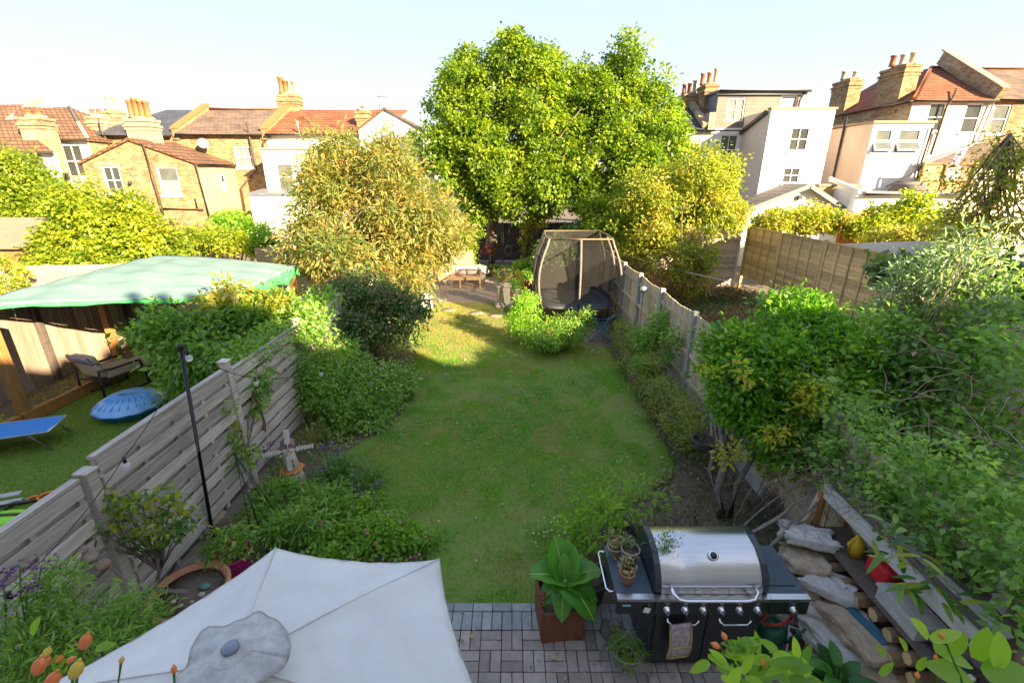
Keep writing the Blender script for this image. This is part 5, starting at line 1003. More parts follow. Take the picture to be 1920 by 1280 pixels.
# --- corten planter with banana plant
corten = pmat('corten', (.22, .085, .04), (.15, .055, .03), scale=7, rough=.85, bump=.15, bscale=40, c3=(.28, .12, .05))
pl = thing('steel_planter', 'square rust-brown steel planter at the edge of the lawn', 'planter', (.46, 3.33, 0)); M = Matrix.Translation((.46, 3.33, 0)) @ Matrix.Rotation(.10, 4, 'Z')
for a in range(4): B(M @ Matrix.Rotation(a*math.pi/2, 4, 'Z')).bx(-.205, .199, -.205, -.199, .006, .40).bx(-.205, .199, -.199, -.18, .394, .40).obj('side_panel', corten, pl, bevel=.003)
B(M).bx(-.195, .195, -.195, .195, .006, .33).obj('soil', soil, pl)
bn = thing('banana_plant', 'young banana plant with broad glossy leaves in the steel planter', 'plant', (.50, 3.33, .33)); ban = leaf_mat('leaf_banana', [(.05, .17, .02), (.10, .28, .035), (.16, .36, .05)], trans=.3, rough=.28, spec=.5); rib = pmat('banana_rib', (.38, .48, .12), (.32, .42, .10), scale=9, rough=.4)
B().tube([(.50, 3.33, .33), (.50, 3.33, .45), (.505, 3.33, .60)], [.04, .034, .02], 10).obj('stem', rib, bn)
for a, e, L, W, dr, tn in ((115, 62, .42, .19, .10, .5), (72, 58, .36, .17, .10, .7), (188, 38, .42, .19, .35, .6), (10, 30, .42, .18, .38, .8), (-48, 18, .38, .21, .75, .5), (-100, 15, .28, .15, .9, .6), (150, 55, .34, .16, .25, .35), (40, 45, .34, .16, .3, .3), (-20, 20, .34, .17, .7, .2), (95, 75, .26, .08, .05, .95), (-150, 15, .28, .14, .8, .3)):
    a, e = R(a), R(e); d = (math.cos(a)*math.cos(e), math.sin(a)*math.cos(e), math.sin(e)); broad_leaf('leaf', (.50, 3.33, .55+.05*math.sin(e)), d, L*1.05, W*1.6, ban, bn, nrm=(0, 0, 1) if e < 1 else (-math.cos(a), -math.sin(a), .6), droop=dr, fold=.16, ns=10, tint=tn, wave=.03, vein=rib, rnd=.5)
mk = thing('carved_figure', 'small carved reddish wooden figure perched on the planter corner', 'ornament', (.29, 3.24, .40)); wd = pmat('carved_wood', (.26, .09, .035), (.16, .055, .025), scale=14, rough=.5)
b = B(); 
for z, r, dx in ((.035, .038, .0), (.09, .030, 0), (.135, .028, -.004)): b.ico((.29+dx, 3.22, .40+z), r, 2, (1, .9, 1.05))
for s in (-1, 1): b.tube([(.29+s*.028, 3.215, .50), (.29+s*.04, 3.195, .47), (.29+s*.018, 3.185, .45)], .010, 6); b.ico((.29+s*.024, 3.195, .42), .018, 1)
b.tube([(.29, 3.2, .40), (.29, 3.195, .36), (.29, 3.19, .33)], .012, 6); b.obj('figure', wd, mk)
# --- leafy pots behind the planter
def leafy(name, label, c, r, h, pm, mat, ells, nc, cr, per, L, W, seed, cat='plant pot', **k):
    t = pot(name, label, c, r, h, pm, cat); foliage('foliage', ells, mat, nc, cr, per, L, W, t, seed, zmin=h*.6, **k); b = B(); cl = clumps(ells, 20, .5, seed+1, h*.6)[0]; limbs(b, (c[0], c[1], h*.85), cl, .008, r1=.003); b.obj('stem', twig_m, t, fix=False); return t
black_pot = pmat('pot_black', (.03, .03, .032), (.045, .045, .048), scale=8, rough=.5)
leafy('black_pot', 'black tub of bright yellow-green leaves left of the barbecue', (.80, 3.62, 0), .20, .34, black_pot, lf_bright, [(.72, 3.75, .62, .22, .2, .22), (.92, 3.9, .7, .3, .25, .3)], 34, .10, 14, .10, .035, 81)
leafy('black_pot', 'dark tub of tall pale green stems behind the barbecue', (1.25, 4.2, 0), .2, .36, black_pot, lf_bright, [(1.15, 4.3, .75, .4, .3, .4), (1.5, 4.4, .6, .3, .25, .3), (.95, 4.6, .55, .25, .25, .3)], 46, .16, 12, .085, .032, 82)
t = thing('daisy_clump', 'clump of tiny white daisies at the lawn edge near the planter', 'flowers', (.55, 4.4, 0)); P = np.stack([.45+.16*rng.normal(size=26), 4.35+.14*rng.normal(size=26), .10+.12*rng.random(26)], 1); dots('flower', P, .012, white_m, t, sc=(1, 1, .4)); foliage('foliage', [(.5, 4.4, .06, .35, .3, .12)], lf_mid, 40, .08, 14, .05, .015, t, 83)
# --- wire cloche, stone ornament
wire = pmat('galvanised_wire', (.42, .41, .38), (.30, .29, .27), scale=10, rough=.4, metal=.8)
c0 = gp(1172, 1248); t = thing('wire_cloche', 'pear-shaped galvanised wire cloche standing beside the barbecue', 'cloche', c0)
pr = [(.215, 0), (.235, .03), (.23, .08), (.20, .16), (.15, .24), (.10, .31), (.05, .37), (.02, .40)]
for k in range(40): a = 2*math.pi*k/40; B().tube([c0+Vector((r*math.cos(a), r*math.sin(a), z)) for r, z in (pr if k % 4 == 0 else pr[:5])], .0035 if k % 10 == 0 else .0013, 4, cap=False).obj('wire', wire, t)
for z, r in ((.0, .215), (.03, .236), (.06, .234), (.09, .227), (.12, .217), (.15, .205), (.18, .19), (.21, .17), (.24, .151), (.30, .107)): B().tube([c0+Vector((r*math.cos(a*.2617), r*math.sin(a*.2617), z)) for a in range(24)], .004 if z in (0, .24) else .0014, 4, closed=True).obj('wire_ring', wire, t)
B().tube([c0+Vector((.02*math.cos(a*.7854), .006*math.sin(a), .425+.025*math.sin(a*.7854))) for a in range(8)], .004, 5, closed=True).obj('top_loop', wire, t)
t = pot('lilac_pot', 'pale lilac pot with a green fern inside the wire cloche', c0, .085, .16, pmat('lilac_glaze', (.46, .38, .44), (.38, .31, .37), scale=6, rough=.5)); foliage('foliage', [(c0.x, c0.y, .23, .11, .11, .10)], lf_bright, 40, .05, 14, .06, .008, t, 84, zmin=.12)
c0 = gp(1140, 1190); t = thing('stone_ornament', 'small weathered stone animal ornament under the barbecue shelf', 'ornament', c0); b = B(); b.ico(c0+Vector((0, 0, .07)), .085, 2, (1, 1.2, .85), .05).ico(c0+Vector((.05, -.02, .15)), .065, 2, (1.1, 1, .95), .05).ico(c0+Vector((.085, -.06, .14)), .03, 1, (1, 1, 1), .04); b.obj('body', pmat('stone_mossy', (.22, .20, .16), (.12, .11, .09), scale=18, rough=.9, c3=(.34, .32, .29), bump=.4), t)
# --- watering can, hose, card, zinc tub
green_p = pmat('can_green', (.015, .10, .055), (.012, .08, .045), scale=5, rough=.4); red_p = pmat('hose_red', (.50, .05, .04), (.42, .04, .03), scale=5, rough=.45)
c0 = Vector((2.42, 3.10, 0)); t = thing('watering_can', 'dark green plastic watering can under the right barbecue shelf', 'watering can', c0)
B().lathe([(.125, 0), (.13, .02), (.12, .26), (.105, .30), (.06, .315), (.055, .30)], 22, c0).obj('body', green_p, t); B().tube([c0+Vector((.10, -.02, .08)), c0+Vector((.19, -.06, .2)), c0+Vector((.25, -.10, .36))], [.035, .024, .016], 10).obj('spout', green_p, t); B().tube([c0+Vector((-.11, 0, .12)), c0+Vector((-.19, 0, .22)), c0+Vector((-.14, 0, .36)), c0+Vector((0, 0, .40)), c0+Vector((.05, 0, .31))], .016, 8).obj('handle', green_p, t)
tag(B().tube([Vector((2.36+.125*math.cos(a*.314), 2.985-.02*math.sin(a*.314), .52+.11*math.sin(a*.314))) for a in range(20)], .013, 8, closed=True).obj('hose_loop', red_p), 'red hose loop hanging beside the green watering can', 'hose')
card_m, nt, p = new_mat('portrait_print'); tc = nn(nt, 'ShaderNodeTexCoord'); no = nn(nt, 'ShaderNodeTexNoise'); no.inputs['Scale'].default_value = 9; no.inputs['Detail'].default_value = 1; nt.links.new(tc.outputs['Object'], no.inputs['Vector']); r = ramp(nt, [(.50, (.02, .02, .02)), (.53, (.72, .72, .74))]); nt.links.new(no.outputs['Fac'], r.inputs[0]); nt.links.new(r.outputs[0], p.inputs['Base Color']); p.inputs['Roughness'].default_value = .4
M = Matrix.Translation(Vector((2.63, 2.93, .0))) @ Matrix.Rotation(R(-25), 4, 'Z') @ Matrix.Rotation(R(-35), 4, 'X')
t = thing('picture_tile', 'black and white printed tile leaning beside the watering can', 'picture', (2.63, 2.93, 0)); B(M).bx(-.11, .11, -.006, .006, .004, .30).obj('board', white_paint, t); B(M).bx(-.10, .10, -.0085, -.0075, .015, .29).obj('print', card_m, t)
zinc = pmat('zinc', (.30, .33, .37), (.22, .24, .27), scale=6, rough=.45, metal=.7); c0 = Vector((2.60, 2.50, 0)); t = thing('zinc_tub', 'corrugated zinc tub of broad-leaved plants by the log store', 'planter', c0)
b = B(); n = 72; V = []; F = []
for j, (z, r) in enumerate(((0, .17), (.15, .19), (.32, .21), (.33, .2), (.28, .18))):
    for k in range(n): a = 2*math.pi*k/n; q = r+(.006 if k % 2 else -.006)*(j < 3); V.append(c0+Vector((q*math.cos(a), q*math.sin(a), z)))
for j in range(4):
    for k in range(n): F.append((j*n+k, j*n+(k+1) % n, (j+1)*n+(k+1) % n, (j+1)*n+k))
b.add(V, F, True); b.obj('body', zinc, t); B().lathe([(0, .285), (.182, .28)], 24, c0).obj('soil', soil, t)
big = leaf_mat('leaf_tub', [(.03, .11, .015), (.06, .19, .025), (.09, .25, .04)], trans=.25, rough=.4)
for k in range(34):
    a = k*2.4; e = random.uniform(.15, 1.1); broad_leaf('leaf', c0+Vector((.06*math.cos(a), .06*math.sin(a), .30+.24*random.random())), (math.cos(a)*math.cos(e), math.sin(a)*math.cos(e), math.sin(e)), random.uniform(.18, .30), random.uniform(.08, .12), big, t, droop=.35, fold=.1, ns=6, tint=random.random())
for k in range(5): B().tube([c0+Vector((0, 0, .28)), c0+Vector((random.uniform(-.05, .05), random.uniform(-.05, .05), .55))], .008, 5).obj('stem', MATS['leaf_bright'], t)
# --- log store and its load
ls = thing('log_store', 'weathered grey timber log store against the right fence', 'log store', (3.3, 3.05, 0))
pale_gw = pmat('weathered_plank', (.52, .50, .46), (.36, .34, .31), scale=4, rough=.9, bump=.4, bscale=30, stretch=(6, 1, 6), c3=(.22, .2, .17)); dkw = pmat('dark_plank', (.17, .135, .11), (.11, .088, .072), scale=4, rough=.9, bump=.4, bscale=30, stretch=(6, 1, 6), c3=(.27, .22, .18))
B().box((3.16, 3.03, 1.24), (.035, 1.62, .13), Matrix.Rotation(.15, 3, 'Y')).obj('fascia', pale_gw, ls); 
for k in range(4): B().box((3.235+.085*k, 3.03, 1.292+.012*k), (.080, 1.66, .018), Matrix.Rotation(-.12, 3, 'Y')).obj('roof_board', [dkw, pale_gw, dkw, dkw][k], ls)
B().box((3.15, 3.05, .80), (.10, 1.56, .035)).obj('shelf_rail', dkw, ls); B().box((3.34, 3.05, .79), (.26, 1.5, .02)).obj('shelf_board', dkw, ls)
for y in (2.27, 3.82):
    for x in (3.15, 3.46): B().box((x, y, .62), (.06, .05, 1.22)).obj('post', warm_wood if y > 3 else dkw, ls)
B().beam((3.02, 3.86, .55), (3.16, 3.84, 1.2), .06, .05).obj('strut', pale_wood, ls)
for z in (.06, .2): B().box((3.15, 3.05, z), (.03, 1.5, .09)).obj('base_board', dkw, ls)
logm = pmat('log_bark', (.30, .19, .10), (.19, .12, .065), scale=8, rough=.9, bump=.4, orand=.15); logend = pmat('log_end', (.62, .42, .20), (.50, .32, .14), scale=14, rough=.9, orand=.1)
k = 0
for z in (.14, .27, .40, .53, .66):
    for y in (2.45, 2.62, 2.80, 2.97, 3.14, 3.31, 3.48, 3.66):
        r = random.uniform(.055, .075); yy = y+random.uniform(-.02, .02)+(.08 if int(z*8) % 2 else 0); zz = z+random.uniform(-.012, .012); x0 = 3.08+random.uniform(-.05, .05)
        t = thing('split_log', 'split log in the %s row of the log store, %s from the far end' % ({.14: 'bottom', .27: 'second lowest', .40: 'middle', .53: 'second highest', .66: 'top'}[z], {3.66: 'first', 3.48: 'second', 3.31: 'third', 3.14: 'fourth', 2.97: 'fifth', 2.80: 'sixth', 2.62: 'seventh', 2.45: 'eighth'}[y]), 'log', (x0, yy, zz), 'split logs in the log store')
        ns = random.choice((5, 6, 7, 8)); ph = random.random()*6; pts = [(x0, yy+r*math.cos(ph+6.283*i/ns)*random.uniform(.75, 1.05), zz+r*math.sin(ph+6.283*i/ns)*random.uniform(.75, 1.05)) for i in range(ns)]
        B().extr(pts, (.36, 0, 0)).obj('bark', logm, t); B().add([(p[0]-.003, yy+(p[1]-yy)*.93, zz+(p[2]-zz)*.93) for p in pts], [tuple(range(ns))]).obj('cut_end', logend, t, fix=False)
# things on the shelf
t = thing('fuel_can', 'red plastic fuel can on the log store shelf', 'fuel can', (3.3, 3.12, .81)); rp = pmat('can_red', (.60, .03, .04), (.52, .02, .03), scale=5, rough=.35); B().box((3.30, 3.12, .915), (.15, .24, .20)).obj('body', rp, t, bevel=.03); B().tube([(3.3, 3.05, 1.0), (3.3, 3.07, 1.05), (3.3, 3.17, 1.05), (3.3, 3.19, 1.0)], .014, 8).obj('handle', rp, t); B().lathe([(.025, 0), (.025, .03)], 12, (3.27, 3.22, 1.01)).obj('cap', black_metal, t)
t = thing('yellow_funnel', 'yellow plastic jug on the log store shelf', 'jug', (3.28, 3.42, .81)); yp = pmat('jug_yellow', (.65, .45, .03), (.55, .36, .02), scale=5, rough=.4); B().lathe([(.06, 0), (.065, .12), (.045, .17), (.03, .2), (.035, .22)], 16, (3.28, 3.42, .81)).obj('body', yp, t); B().tube([(3.24, 3.42, .98), (3.19, 3.42, .95), (3.22, 3.42, .86)], .01, 6).obj('handle', yp, t)
t = thing('grey_box', 'weathered grey lidded crate on the log store shelf', 'crate', (3.2, 2.72, .81)); B().box((3.22, 2.74, .88), (.22, .40, .12)).obj('body', pale_gw, t, bevel=.006); B().box((3.22, 2.74, .955), (.25, .43, .026), Matrix.Rotation(.05, 3, 'Y')).obj('lid', pale_gw, t, bevel=.006)
t = thing('blue_bottle', 'dark blue plastic bottle lying at the near end of the shelf', 'bottle', (3.26, 2.42, .84)); bp = pmat('bottle_blue', (.02, .10, .18), (.015, .07, .14), scale=5, rough=.25); B(Matrix.Translation((3.26, 2.55, .86)) @ Matrix.Rotation(R(90), 4, 'X')).lathe([(.045, 0), (.05, .02), (.05, .2), (.02, .26), (.02, .29)], 16).obj('body', bp, t); B(Matrix.Translation((3.26, 2.255, .86)) @ Matrix.Rotation(R(90), 4, 'X')).lathe([(.024, 0), (.024, .03)], 12).obj('cap', white_paint, t)
# sacks in front
sack_w = pmat('sack_white', (.56, .53, .49), (.38, .35, .31), scale=9, rough=.7, bump=1.0, bscale=11); sack_k = pmat('sack_kraft', (.46, .36, .25), (.30, .22, .15), scale=9, rough=.9, bump=1.0, bscale=12)
def sack(label, c, d, rz, mat, seed, lean=0, tiltx=0):
    t = thing('paper_sack', label, 'sack', (c[0], c[1], c[2]-d[2]/2), 'sacks by the log store'); rr = np.random.default_rng(seed); bm = bmesh.new(); bmesh.ops.create_cube(bm, size=2); bmesh.ops.subdivide_edges(bm, edges=bm.edges, cuts=9, use_grid_fill=True)
    M = Matrix.Translation(c) @ Matrix.Rotation(rz, 4, 'Z') @ Matrix.Rotation(lean, 4, 'Y') @ Matrix.Rotation(tiltx, 4, 'X'); ph = rr.random(8)*6; V = []
    for v in bm.verts:
        p = v.co; q = (abs(p.x)**9+abs(p.y)**9+abs(p.z)**9)**(1/9); s = p/q
        w = 1+.10*math.sin(4*p.x+ph[0]+3*p.z)+.08*math.sin(7*p.y+ph[1]+3*p.x)+.07*abs(math.sin(9*p.x+ph[3]+5*p.y))+.05*rr.normal()
        pin = 1-.5*max(0, abs(s.x)-.55)/.45
        V.append(M @ Vector((s.x*d[0]/2, s.y*d[1]/2*w, s.z*d[2]/2*w*pin)))
    b = B().add([tuple(v) for v in V], [tuple(v.index for v in f.verts) for f in bm.faces], False); bm.free(); b.obj('bag', mat, t); sx = d[0]/2*.98
    B(M).box((sx+.015, 0, 0), (.05, d[1]*.8, .012)).obj('seam', mat, t); return t
sack('crumpled white sack topmost beside the far logs', (2.98, 3.66, .80), (.34, .42, .16), 1.2, sack_w, 1, .25)
sack('tan paper sack below the topmost white sack', (2.88, 3.50, .66), (.46, .34, .13), 1.3, sack_k, 2, .2); sack('tan paper sack with a torn edge at the left of the stack', (2.80, 3.42, .52), (.46, .34, .13), 1.15, sack_k, 3, .1); sack('lowest tan sack at the left of the stack', (2.78, 3.44, .38), (.48, .36, .13), 1.25, sack_k, 4)
sack('large smooth white sack in the middle of the stack', (2.98, 3.28, .60), (.42, .40, .17), .9, sack_w, 5, .2); sack('white sack under the smooth one', (2.93, 3.2, .44), (.46, .40, .15), 1.0, sack_w, 6)
sack('long tan sack with a blue label panel near the shelf rail', (2.98, 2.88, .52), (.62, .30, .15), 1.75, sack_k, 7, .05); B(Matrix.Translation((3.05, 2.86, .605)) @ Matrix.Rotation(1.75, 4, 'Z')).box((0, 0, 0), (.36, .10, .008)).obj('printed_label', pmat('label_blue', (.05, .14, .20), (.04, .11, .17), scale=10, rough=.5), [o for o in bpy.data.objects if o.get('label', '').startswith('long tan sack')][0])
sack('pale sack lying lowest near the zinc tub', (2.86, 2.86, .36), (.62, .34, .16), 1.7, sack_w, 8); sack('creased brown sack at the near end of the stack', (3.02, 2.52, .34), (.44, .36, .18), 1.5, sack_k, 9)
for k, (x, y, z) in enumerate(((2.86, 3.45, .16), (2.95, 3.05, .14), (2.98, 2.62, .12))): sack(('bottom sack under the far end of the stack', 'bottom sack under the middle of the stack', 'bottom sack under the near end of the stack')[k], (x, y, z), (.6, .5, .26), 1.4, sack_k if k else sack_w, 20+k)
# cut branches leaning behind the barbecue
t = thing('cut_branches', 'long bare cut branches leaning from the barbecue to the log store', 'branches', (2.7, 3.9, 0))
for p0, p1, r in (((2.46, 3.72, .80), (3.15, 3.95, 1.12), .022), ((2.55, 3.60, .70), (3.12, 3.82, 1.10), .018), ((2.50, 3.6, .62), (3.1, 3.8, .98), .014), ((2.35, 3.95, .5), (3.3, 4.2, 1.25), .012)): B().tube(wob(p0, p1, 6, .025), [r*(1-.08*i) for i in range(7)], 7).obj('branch', bark_grey, t, fix=False)
# ============================================================= PARASOL
canvas = pmat('parasol_canvas', (.68, .66, .62), (.57, .55, .52), scale=2.6, rough=.85, bump=.35, bscale=6, c3=(.43, .41, .38), detail=9); canvas2 = pmat('parasol_cap_canvas', (.52, .51, .48), (.33, .32, .31), scale=14, rough=.9, bump=.5, bscale=20, c3=(.17, .17, .17), detail=9); hem = pmat('parasol_hem', (.42, .40, .37), (.30, .28, .26), scale=8, rough=.9)
H = Vector((-1.155, 1.333, 2.30)); RIM, NR = 1.90, 1.15
ps = thing('garden_parasol', 'off-white hexagonal garden parasol seen from above', 'parasol', (H.x, H.y, 0))
ang = [R(54+60*i) for i in range(6)]; rads = [1.17, 1.12, 1.16, 1.16, 1.16, 1.16]; ang[1] = R(111.5)
cor = [H+Vector((math.cos(a)*r, math.sin(a)*r, RIM-H.z)) for a, r in zip(ang, rads)]
for i in range(6):
    c0, c1 = cor[i], cor[(i+1) % 6]
    def fn(u, v, c0=c0, c1=c1):
        e = c0.lerp(c1, u); m = (c0+c1)/2-H; m.z = 0; e = e-m*(.06*4*u*(1-u)); p = H.lerp(e, .03+.97*v); bow = 4*u*(1-u)
        p.z += -.035*bow*v*(1.2-v)*1.6+.05*math.sin(math.pi*v)*.35+.007*math.sin(v*11+u*5+i)*bow+.006*math.sin(u*19+v*6+i)*v*(1-v)*2+.004*math.sin(u*43+i*2)*v*v*bow; return p
    pn = B().grid(fn, 30, 20).obj('canvas_panel', canvas, ps, solid=.004)
    B().tube([fn(u/10, 1)-Vector((0, 0, .004)) for u in range(11)], .006, 5).obj('hem', hem, pn)
    B().tube([H+Vector((0, 0, .002))]+[fn(0, v/6)+Vector((0, 0, .004)) for v in range(1, 7)], .0045, 5).obj('seam', canvas, pn)
    B().beam(H-Vector((0, 0, .10)), c0-Vector((0, 0, .03)), .018, .012).obj('rib', black_metal, ps)
def capf(u, v):
    a = 2*math.pi*u; r = .205*v*(1+.05*math.sin(3*a+.6)+.05*math.sin(5*a+1)+.035*math.sin(7*a+2)); z = .05-.06*v**1.3+.012*v*v*math.sin(5*a+.4)+.008*v*v*math.sin(13*a); return H+Vector((r*math.cos(a), r*math.sin(a), z+.035))
cpb = B().grid(capf, 60, 8).obj('vent_cap', canvas2, ps, solid=.003); B().tube([capf(u/60, 1.0) for u in range(60)], .005, 5, closed=True).obj('hem', hem, cpb)
B().grid(lambda u, v: capf(u, .36*v)+Vector((0, 0, .0035)), 40, 4).obj('reinforcing_patch', canvas2, cpb); B().lathe([(.034, 0), (.034, .010), (.024, .018), (0, .020)], 22, H+Vector((0, 0, .086))).obj('finial', pmat('finial_grey', (.22, .25, .30), (.16, .18, .22), scale=5, rough=.4), ps)
B().tube([(H.x, H.y, .05), (H.x, H.y, 2.36)], .024, 12).obj('pole', warm_wood, ps); B().lathe([(.28, 0), (.27, .05), (.05, .09), (.04, .3)], 24, (H.x, H.y, .045)).obj('base', black_metal, ps)
# ============================================================= LEFT BED THINGS
c0 = Vector((-3.20, 3.42, 0)); t = thing('terracotta_bowl', 'wide terracotta bowl planted with a small gnarled tree beside the slatted fence', 'plant pot', c0)
B().lathe([(.20, 0), (.23, .02), (.33, .30), (.355, .32), (.36, .37), (.325, .375), (.30, .33), (0, .32)], 36, c0).obj('body', terracotta, t); B().lathe([(0, .335), (.31, .33)], 30, c0).obj('soil', soil, t)
for k, (dx, dy, r, m) in enumerate(((.12, .05, .045, 'glass_teal'), (.14, -.04, .03, 'stone'), (.02, -.16, .02, 'stone'), (.10, -.12, .018, 'stone'), (-.08, -.12, .02, 'stone'))):
    if m not in MATS: pmat(m, (.10, .20, .19), (.07, .15, .14), scale=4, rough=.25)
    B().ico(c0+Vector((dx, dy, .335+r*.4)), r, 2, (1.2, 1, .6), .05).obj('pebble', MATS[m], t)
def q(px, py, Y): return at(px, py, Y)
trunk = [c0+Vector((-.02, 0, .33)), q(290, 1105, 3.42), q(300, 1070, 3.42), q(296, 1045, 3.42)]
e = [ell(270, 960, 3.45, 62, 36, .2), ell(215, 975, 3.4, 50, 26, .16), ell(320, 980, 3.45, 36, 36, .18), ell(205, 925, 3.4, 26, 18, .1), ell(330, 935, 3.5, 26, 20, .12), ell(150, 1005, 3.3, 26, 10, .08), ell(290, 1000, 3.4, 60, 22, .15)]
cam_l = leaf_mat('leaf_camellia', [(.05, .13, .03), (.09, .20, .05), (.16, .26, .05), (.34, .36, .03), (.38, .36, .03)], trans=.35, rough=.3, spec=.5)
cl = clumps(e, 95, .3, 91); b = B().tube(trunk, [.028, .024, .02, .018], 8); limbs(b, [tuple(trunk[-1]), tuple(trunk[-2])], [cl[0][i] for i in range(0, 95, 3)], .012, sag=.05, r1=.003)
tt = thing('potted_camellia', 'small gnarled camellia tree with green and yellow leaves in the terracotta bowl', 'tree', c0+Vector((0, 0, .33))); b.obj('trunk', bark_grey, tt, fix=False); foliage('crown', e, cam_l, 95, .07, 7, .075, .036, tt, 92, cl=cl, droop=.3, fold=.12, tint=(.0, .9), ltj=.3)
c1 = Vector((-3.12, 3.95, 0)); t = thing('pink_tub', 'magenta flexible plastic tub behind the terracotta bowl', 'tub', c1); mag = pmat('tub_magenta', (.55, .02, .22), (.48, .015, .18), scale=4, rough=.4); B().lathe([(.14, 0), (.15, .01), (.205, .30), (.215, .31), (.20, .315), (.19, .29), (.14, .05), (0, .04)], 30, c1, wob=lambda a: 1+.05*math.cos(2*a)).obj('body', mag, t)
for s in (-1, 1): B().tube([c1+Vector((.06*k_, s*.205, .31+.05*(1-k_*k_))) for k_ in (-1, -.5, 0, .5, 1)], .012, 6).obj('handle', mag, t)
foliage('foliage', [(c1.x, c1.y, .42, .22, .22, .16)], lf_mid, 36, .08, 14, .055, .035, t, 93, zmin=.2)
rs = thing('rusty_seed_heads', 'three rusty metal poppy heads on bent rods in front of the fence', 'ornament', (-3.1, 3.2, 0)); rm = pmat('rust_cup', (.30, .13, .07), (.34, .30, .28), scale=9, rough=.8, c3=(.42, .38, .36)); rod = pmat('rod_grey', (.32, .29, .28), (.24, .2, .19), scale=9, rough=.6)
base = cp(282, 1150, 4.25)
for px, py, tdep in ((149, 1031, 3.95), (170, 1043, 3.95), (193, 1058, 3.95)):
    c = cp(px, py, tdep); M = Matrix.Translation(c) @ Matrix.Rotation(.25, 4, 'Y'); B(M).lathe([(0, -.045), (.035, -.038), (.058, -.008), (.060, .012), (.04, .03), (.02, .036), (0, .03)], 18).obj('cup', rm, rs)
    B().tube([c-Vector((0, 0, .03)), (c+cp(232, 1075, 4.05))/2+Vector((0, 0, .01)), cp(235, 1085, 4.1), base], [.005, .006, .007, .007], 6).obj('rod', rod, rs)
# black lamp pole with string lights
pb, pt = Vector((-3.70, 4.49, 0)), Vector((-3.49, 4.49, 2.5)); t = thing('black_pole', 'tall thin black metal pole in the left bed', 'pole', pb); B().tube([pb, pt], .022, 10).obj('shaft', black_metal, t); B().lathe([(.03, 0), (.03, .06), (.0, .07)], 10, pt).obj('cap', black_metal, t); B().tube([pt+Vector((0, 0, .01)), pt+Vector((.07, 0, .015))], .012, 6).obj('hook', black_metal, t)
sl = thing('string_lights', 'black festoon cable with clear bulbs strung along the fence', 'string lights', pt); nodes = [cp(-60, 1130, 2.9), cp(15, 1112, 3.0), cp(232, 858, 4.0), pt+Vector((.06, 0, -.01)), cp(478, 708, 6.1), cp(601, 692, 7.4), cp(690, 640, 9.5)]
for a, b_ in zip(nodes[:-1], nodes[1:]): B().tube([a.lerp(b_, s/10)-Vector((0, 0, .10*4*(s/10)*(1-s/10)*min(1, (b_-a).length/2))) for s in range(11)], .005, 4, cap=False).obj('cable', black_metal, sl)
bulb_m, nt, p = new_mat('bulb_glass'); p.inputs['Base Color'].default_value = (.8, .8, .8, 1); p.inputs['Roughness'].default_value = .08; p.inputs['Transmission Weight'].default_value = .6
for c in nodes[1:6]: h_ = B().tube([c+Vector((0, 0, .01)), c-Vector((0, 0, .05))], .017, 8).obj('socket', black_metal, sl); B().ico(c-Vector((0, 0, .085)), .036, 2, (1, 1, 1.2)).obj('bulb', bulb_m, h_)
# obelisk, windmill, log
ap_ = cp(440, 850, 5.45); t = thing('plant_obelisk', 'thin black wire obelisk leaning in the left flower bed', 'plant support', gp(500, 1005))
for px, py in ((474, 1012), (503, 1040), (546, 1000), (515, 975)): B().tube([ap_, gp(px, py)], .0075, 6).obj('leg', black_metal, t)
B().ico(ap_, .022, 1).obj('finial', black_metal, t)
wc = gp(552, 902); t = thing('windmill_ornament', 'small white garden windmill with orange balcony in the flower bed', 'ornament', wc); ww_ = pmat('mill_white', (.78, .74, .68), (.62, .56, .50), scale=8, rough=.8); wo = pmat('mill_orange', (.60, .20, .05), (.45, .22, .10), scale=14, rough=.8); wp = pmat('mill_roof', (.28, .16, .17), (.2, .11, .12), scale=8, rough=.7)
M = Matrix.Translation(wc) @ Matrix.Rotation(R(28), 4, 'Z') @ Matrix.Scale(1.22, 4)
B(M).lathe([(.135, .0), (.10, .17)], 6).obj('base', ww_, t); B(M).lathe([(.14, 0), (.145, .012), (.14, .024)], 6).obj('base_trim', wo, t); bal = B(M).lathe([(.10, .168), (.15, .172), (.15, .190), (.10, .192)], 6).obj('balcony', wo, t)
for k in range(12): a = k*math.pi/6; B(M).tube([(.142*math.cos(a), .142*math.sin(a), .19), (.142*math.cos(a), .142*math.sin(a), .23)], .004, 4).obj('baluster', wo, bal)
B(M).lathe([(.09, .19), (.055, .42), (.05, .44)], 6).obj('tower', ww_, t)
for k in range(2):
    for j in range(2): B(M).bx(.012+.03*j-.035, .034+.03*j-.035, -.083+.012*k, -.072+.012*k, .25+.05*k, .285+.05*k).obj('window', black_metal, t)
B(M).bx(-.05, .05, -.07, .07, .43, .52).obj('cap', ww_, t); B(M).extr([(-.075, -.085, .515), (.075, -.085, .515), (0, -.085, .60)], (0, .17, 0)).obj('cap_roof', wp, t)
hubp = M @ Vector((0, -.11, .50)); B(M).tube([(0, -.06, .50), (0, -.125, .50)], .012, 8).obj('hub', wo, t)
for k in range(4):
    S = M @ Matrix.Translation((0, -.115, .50)) @ Matrix.Rotation(k*math.pi/2+.06, 4, 'Y'); sl_ = B(S).bx(-.005, .005, -.004, .004, .01, .27).obj('sail', ww_, t)
    for j in range(7): B(S).bx(-.028, .028, -.0035, .0035, .085+.027*j, .103+.027*j).obj('slat', ww_, sl_)
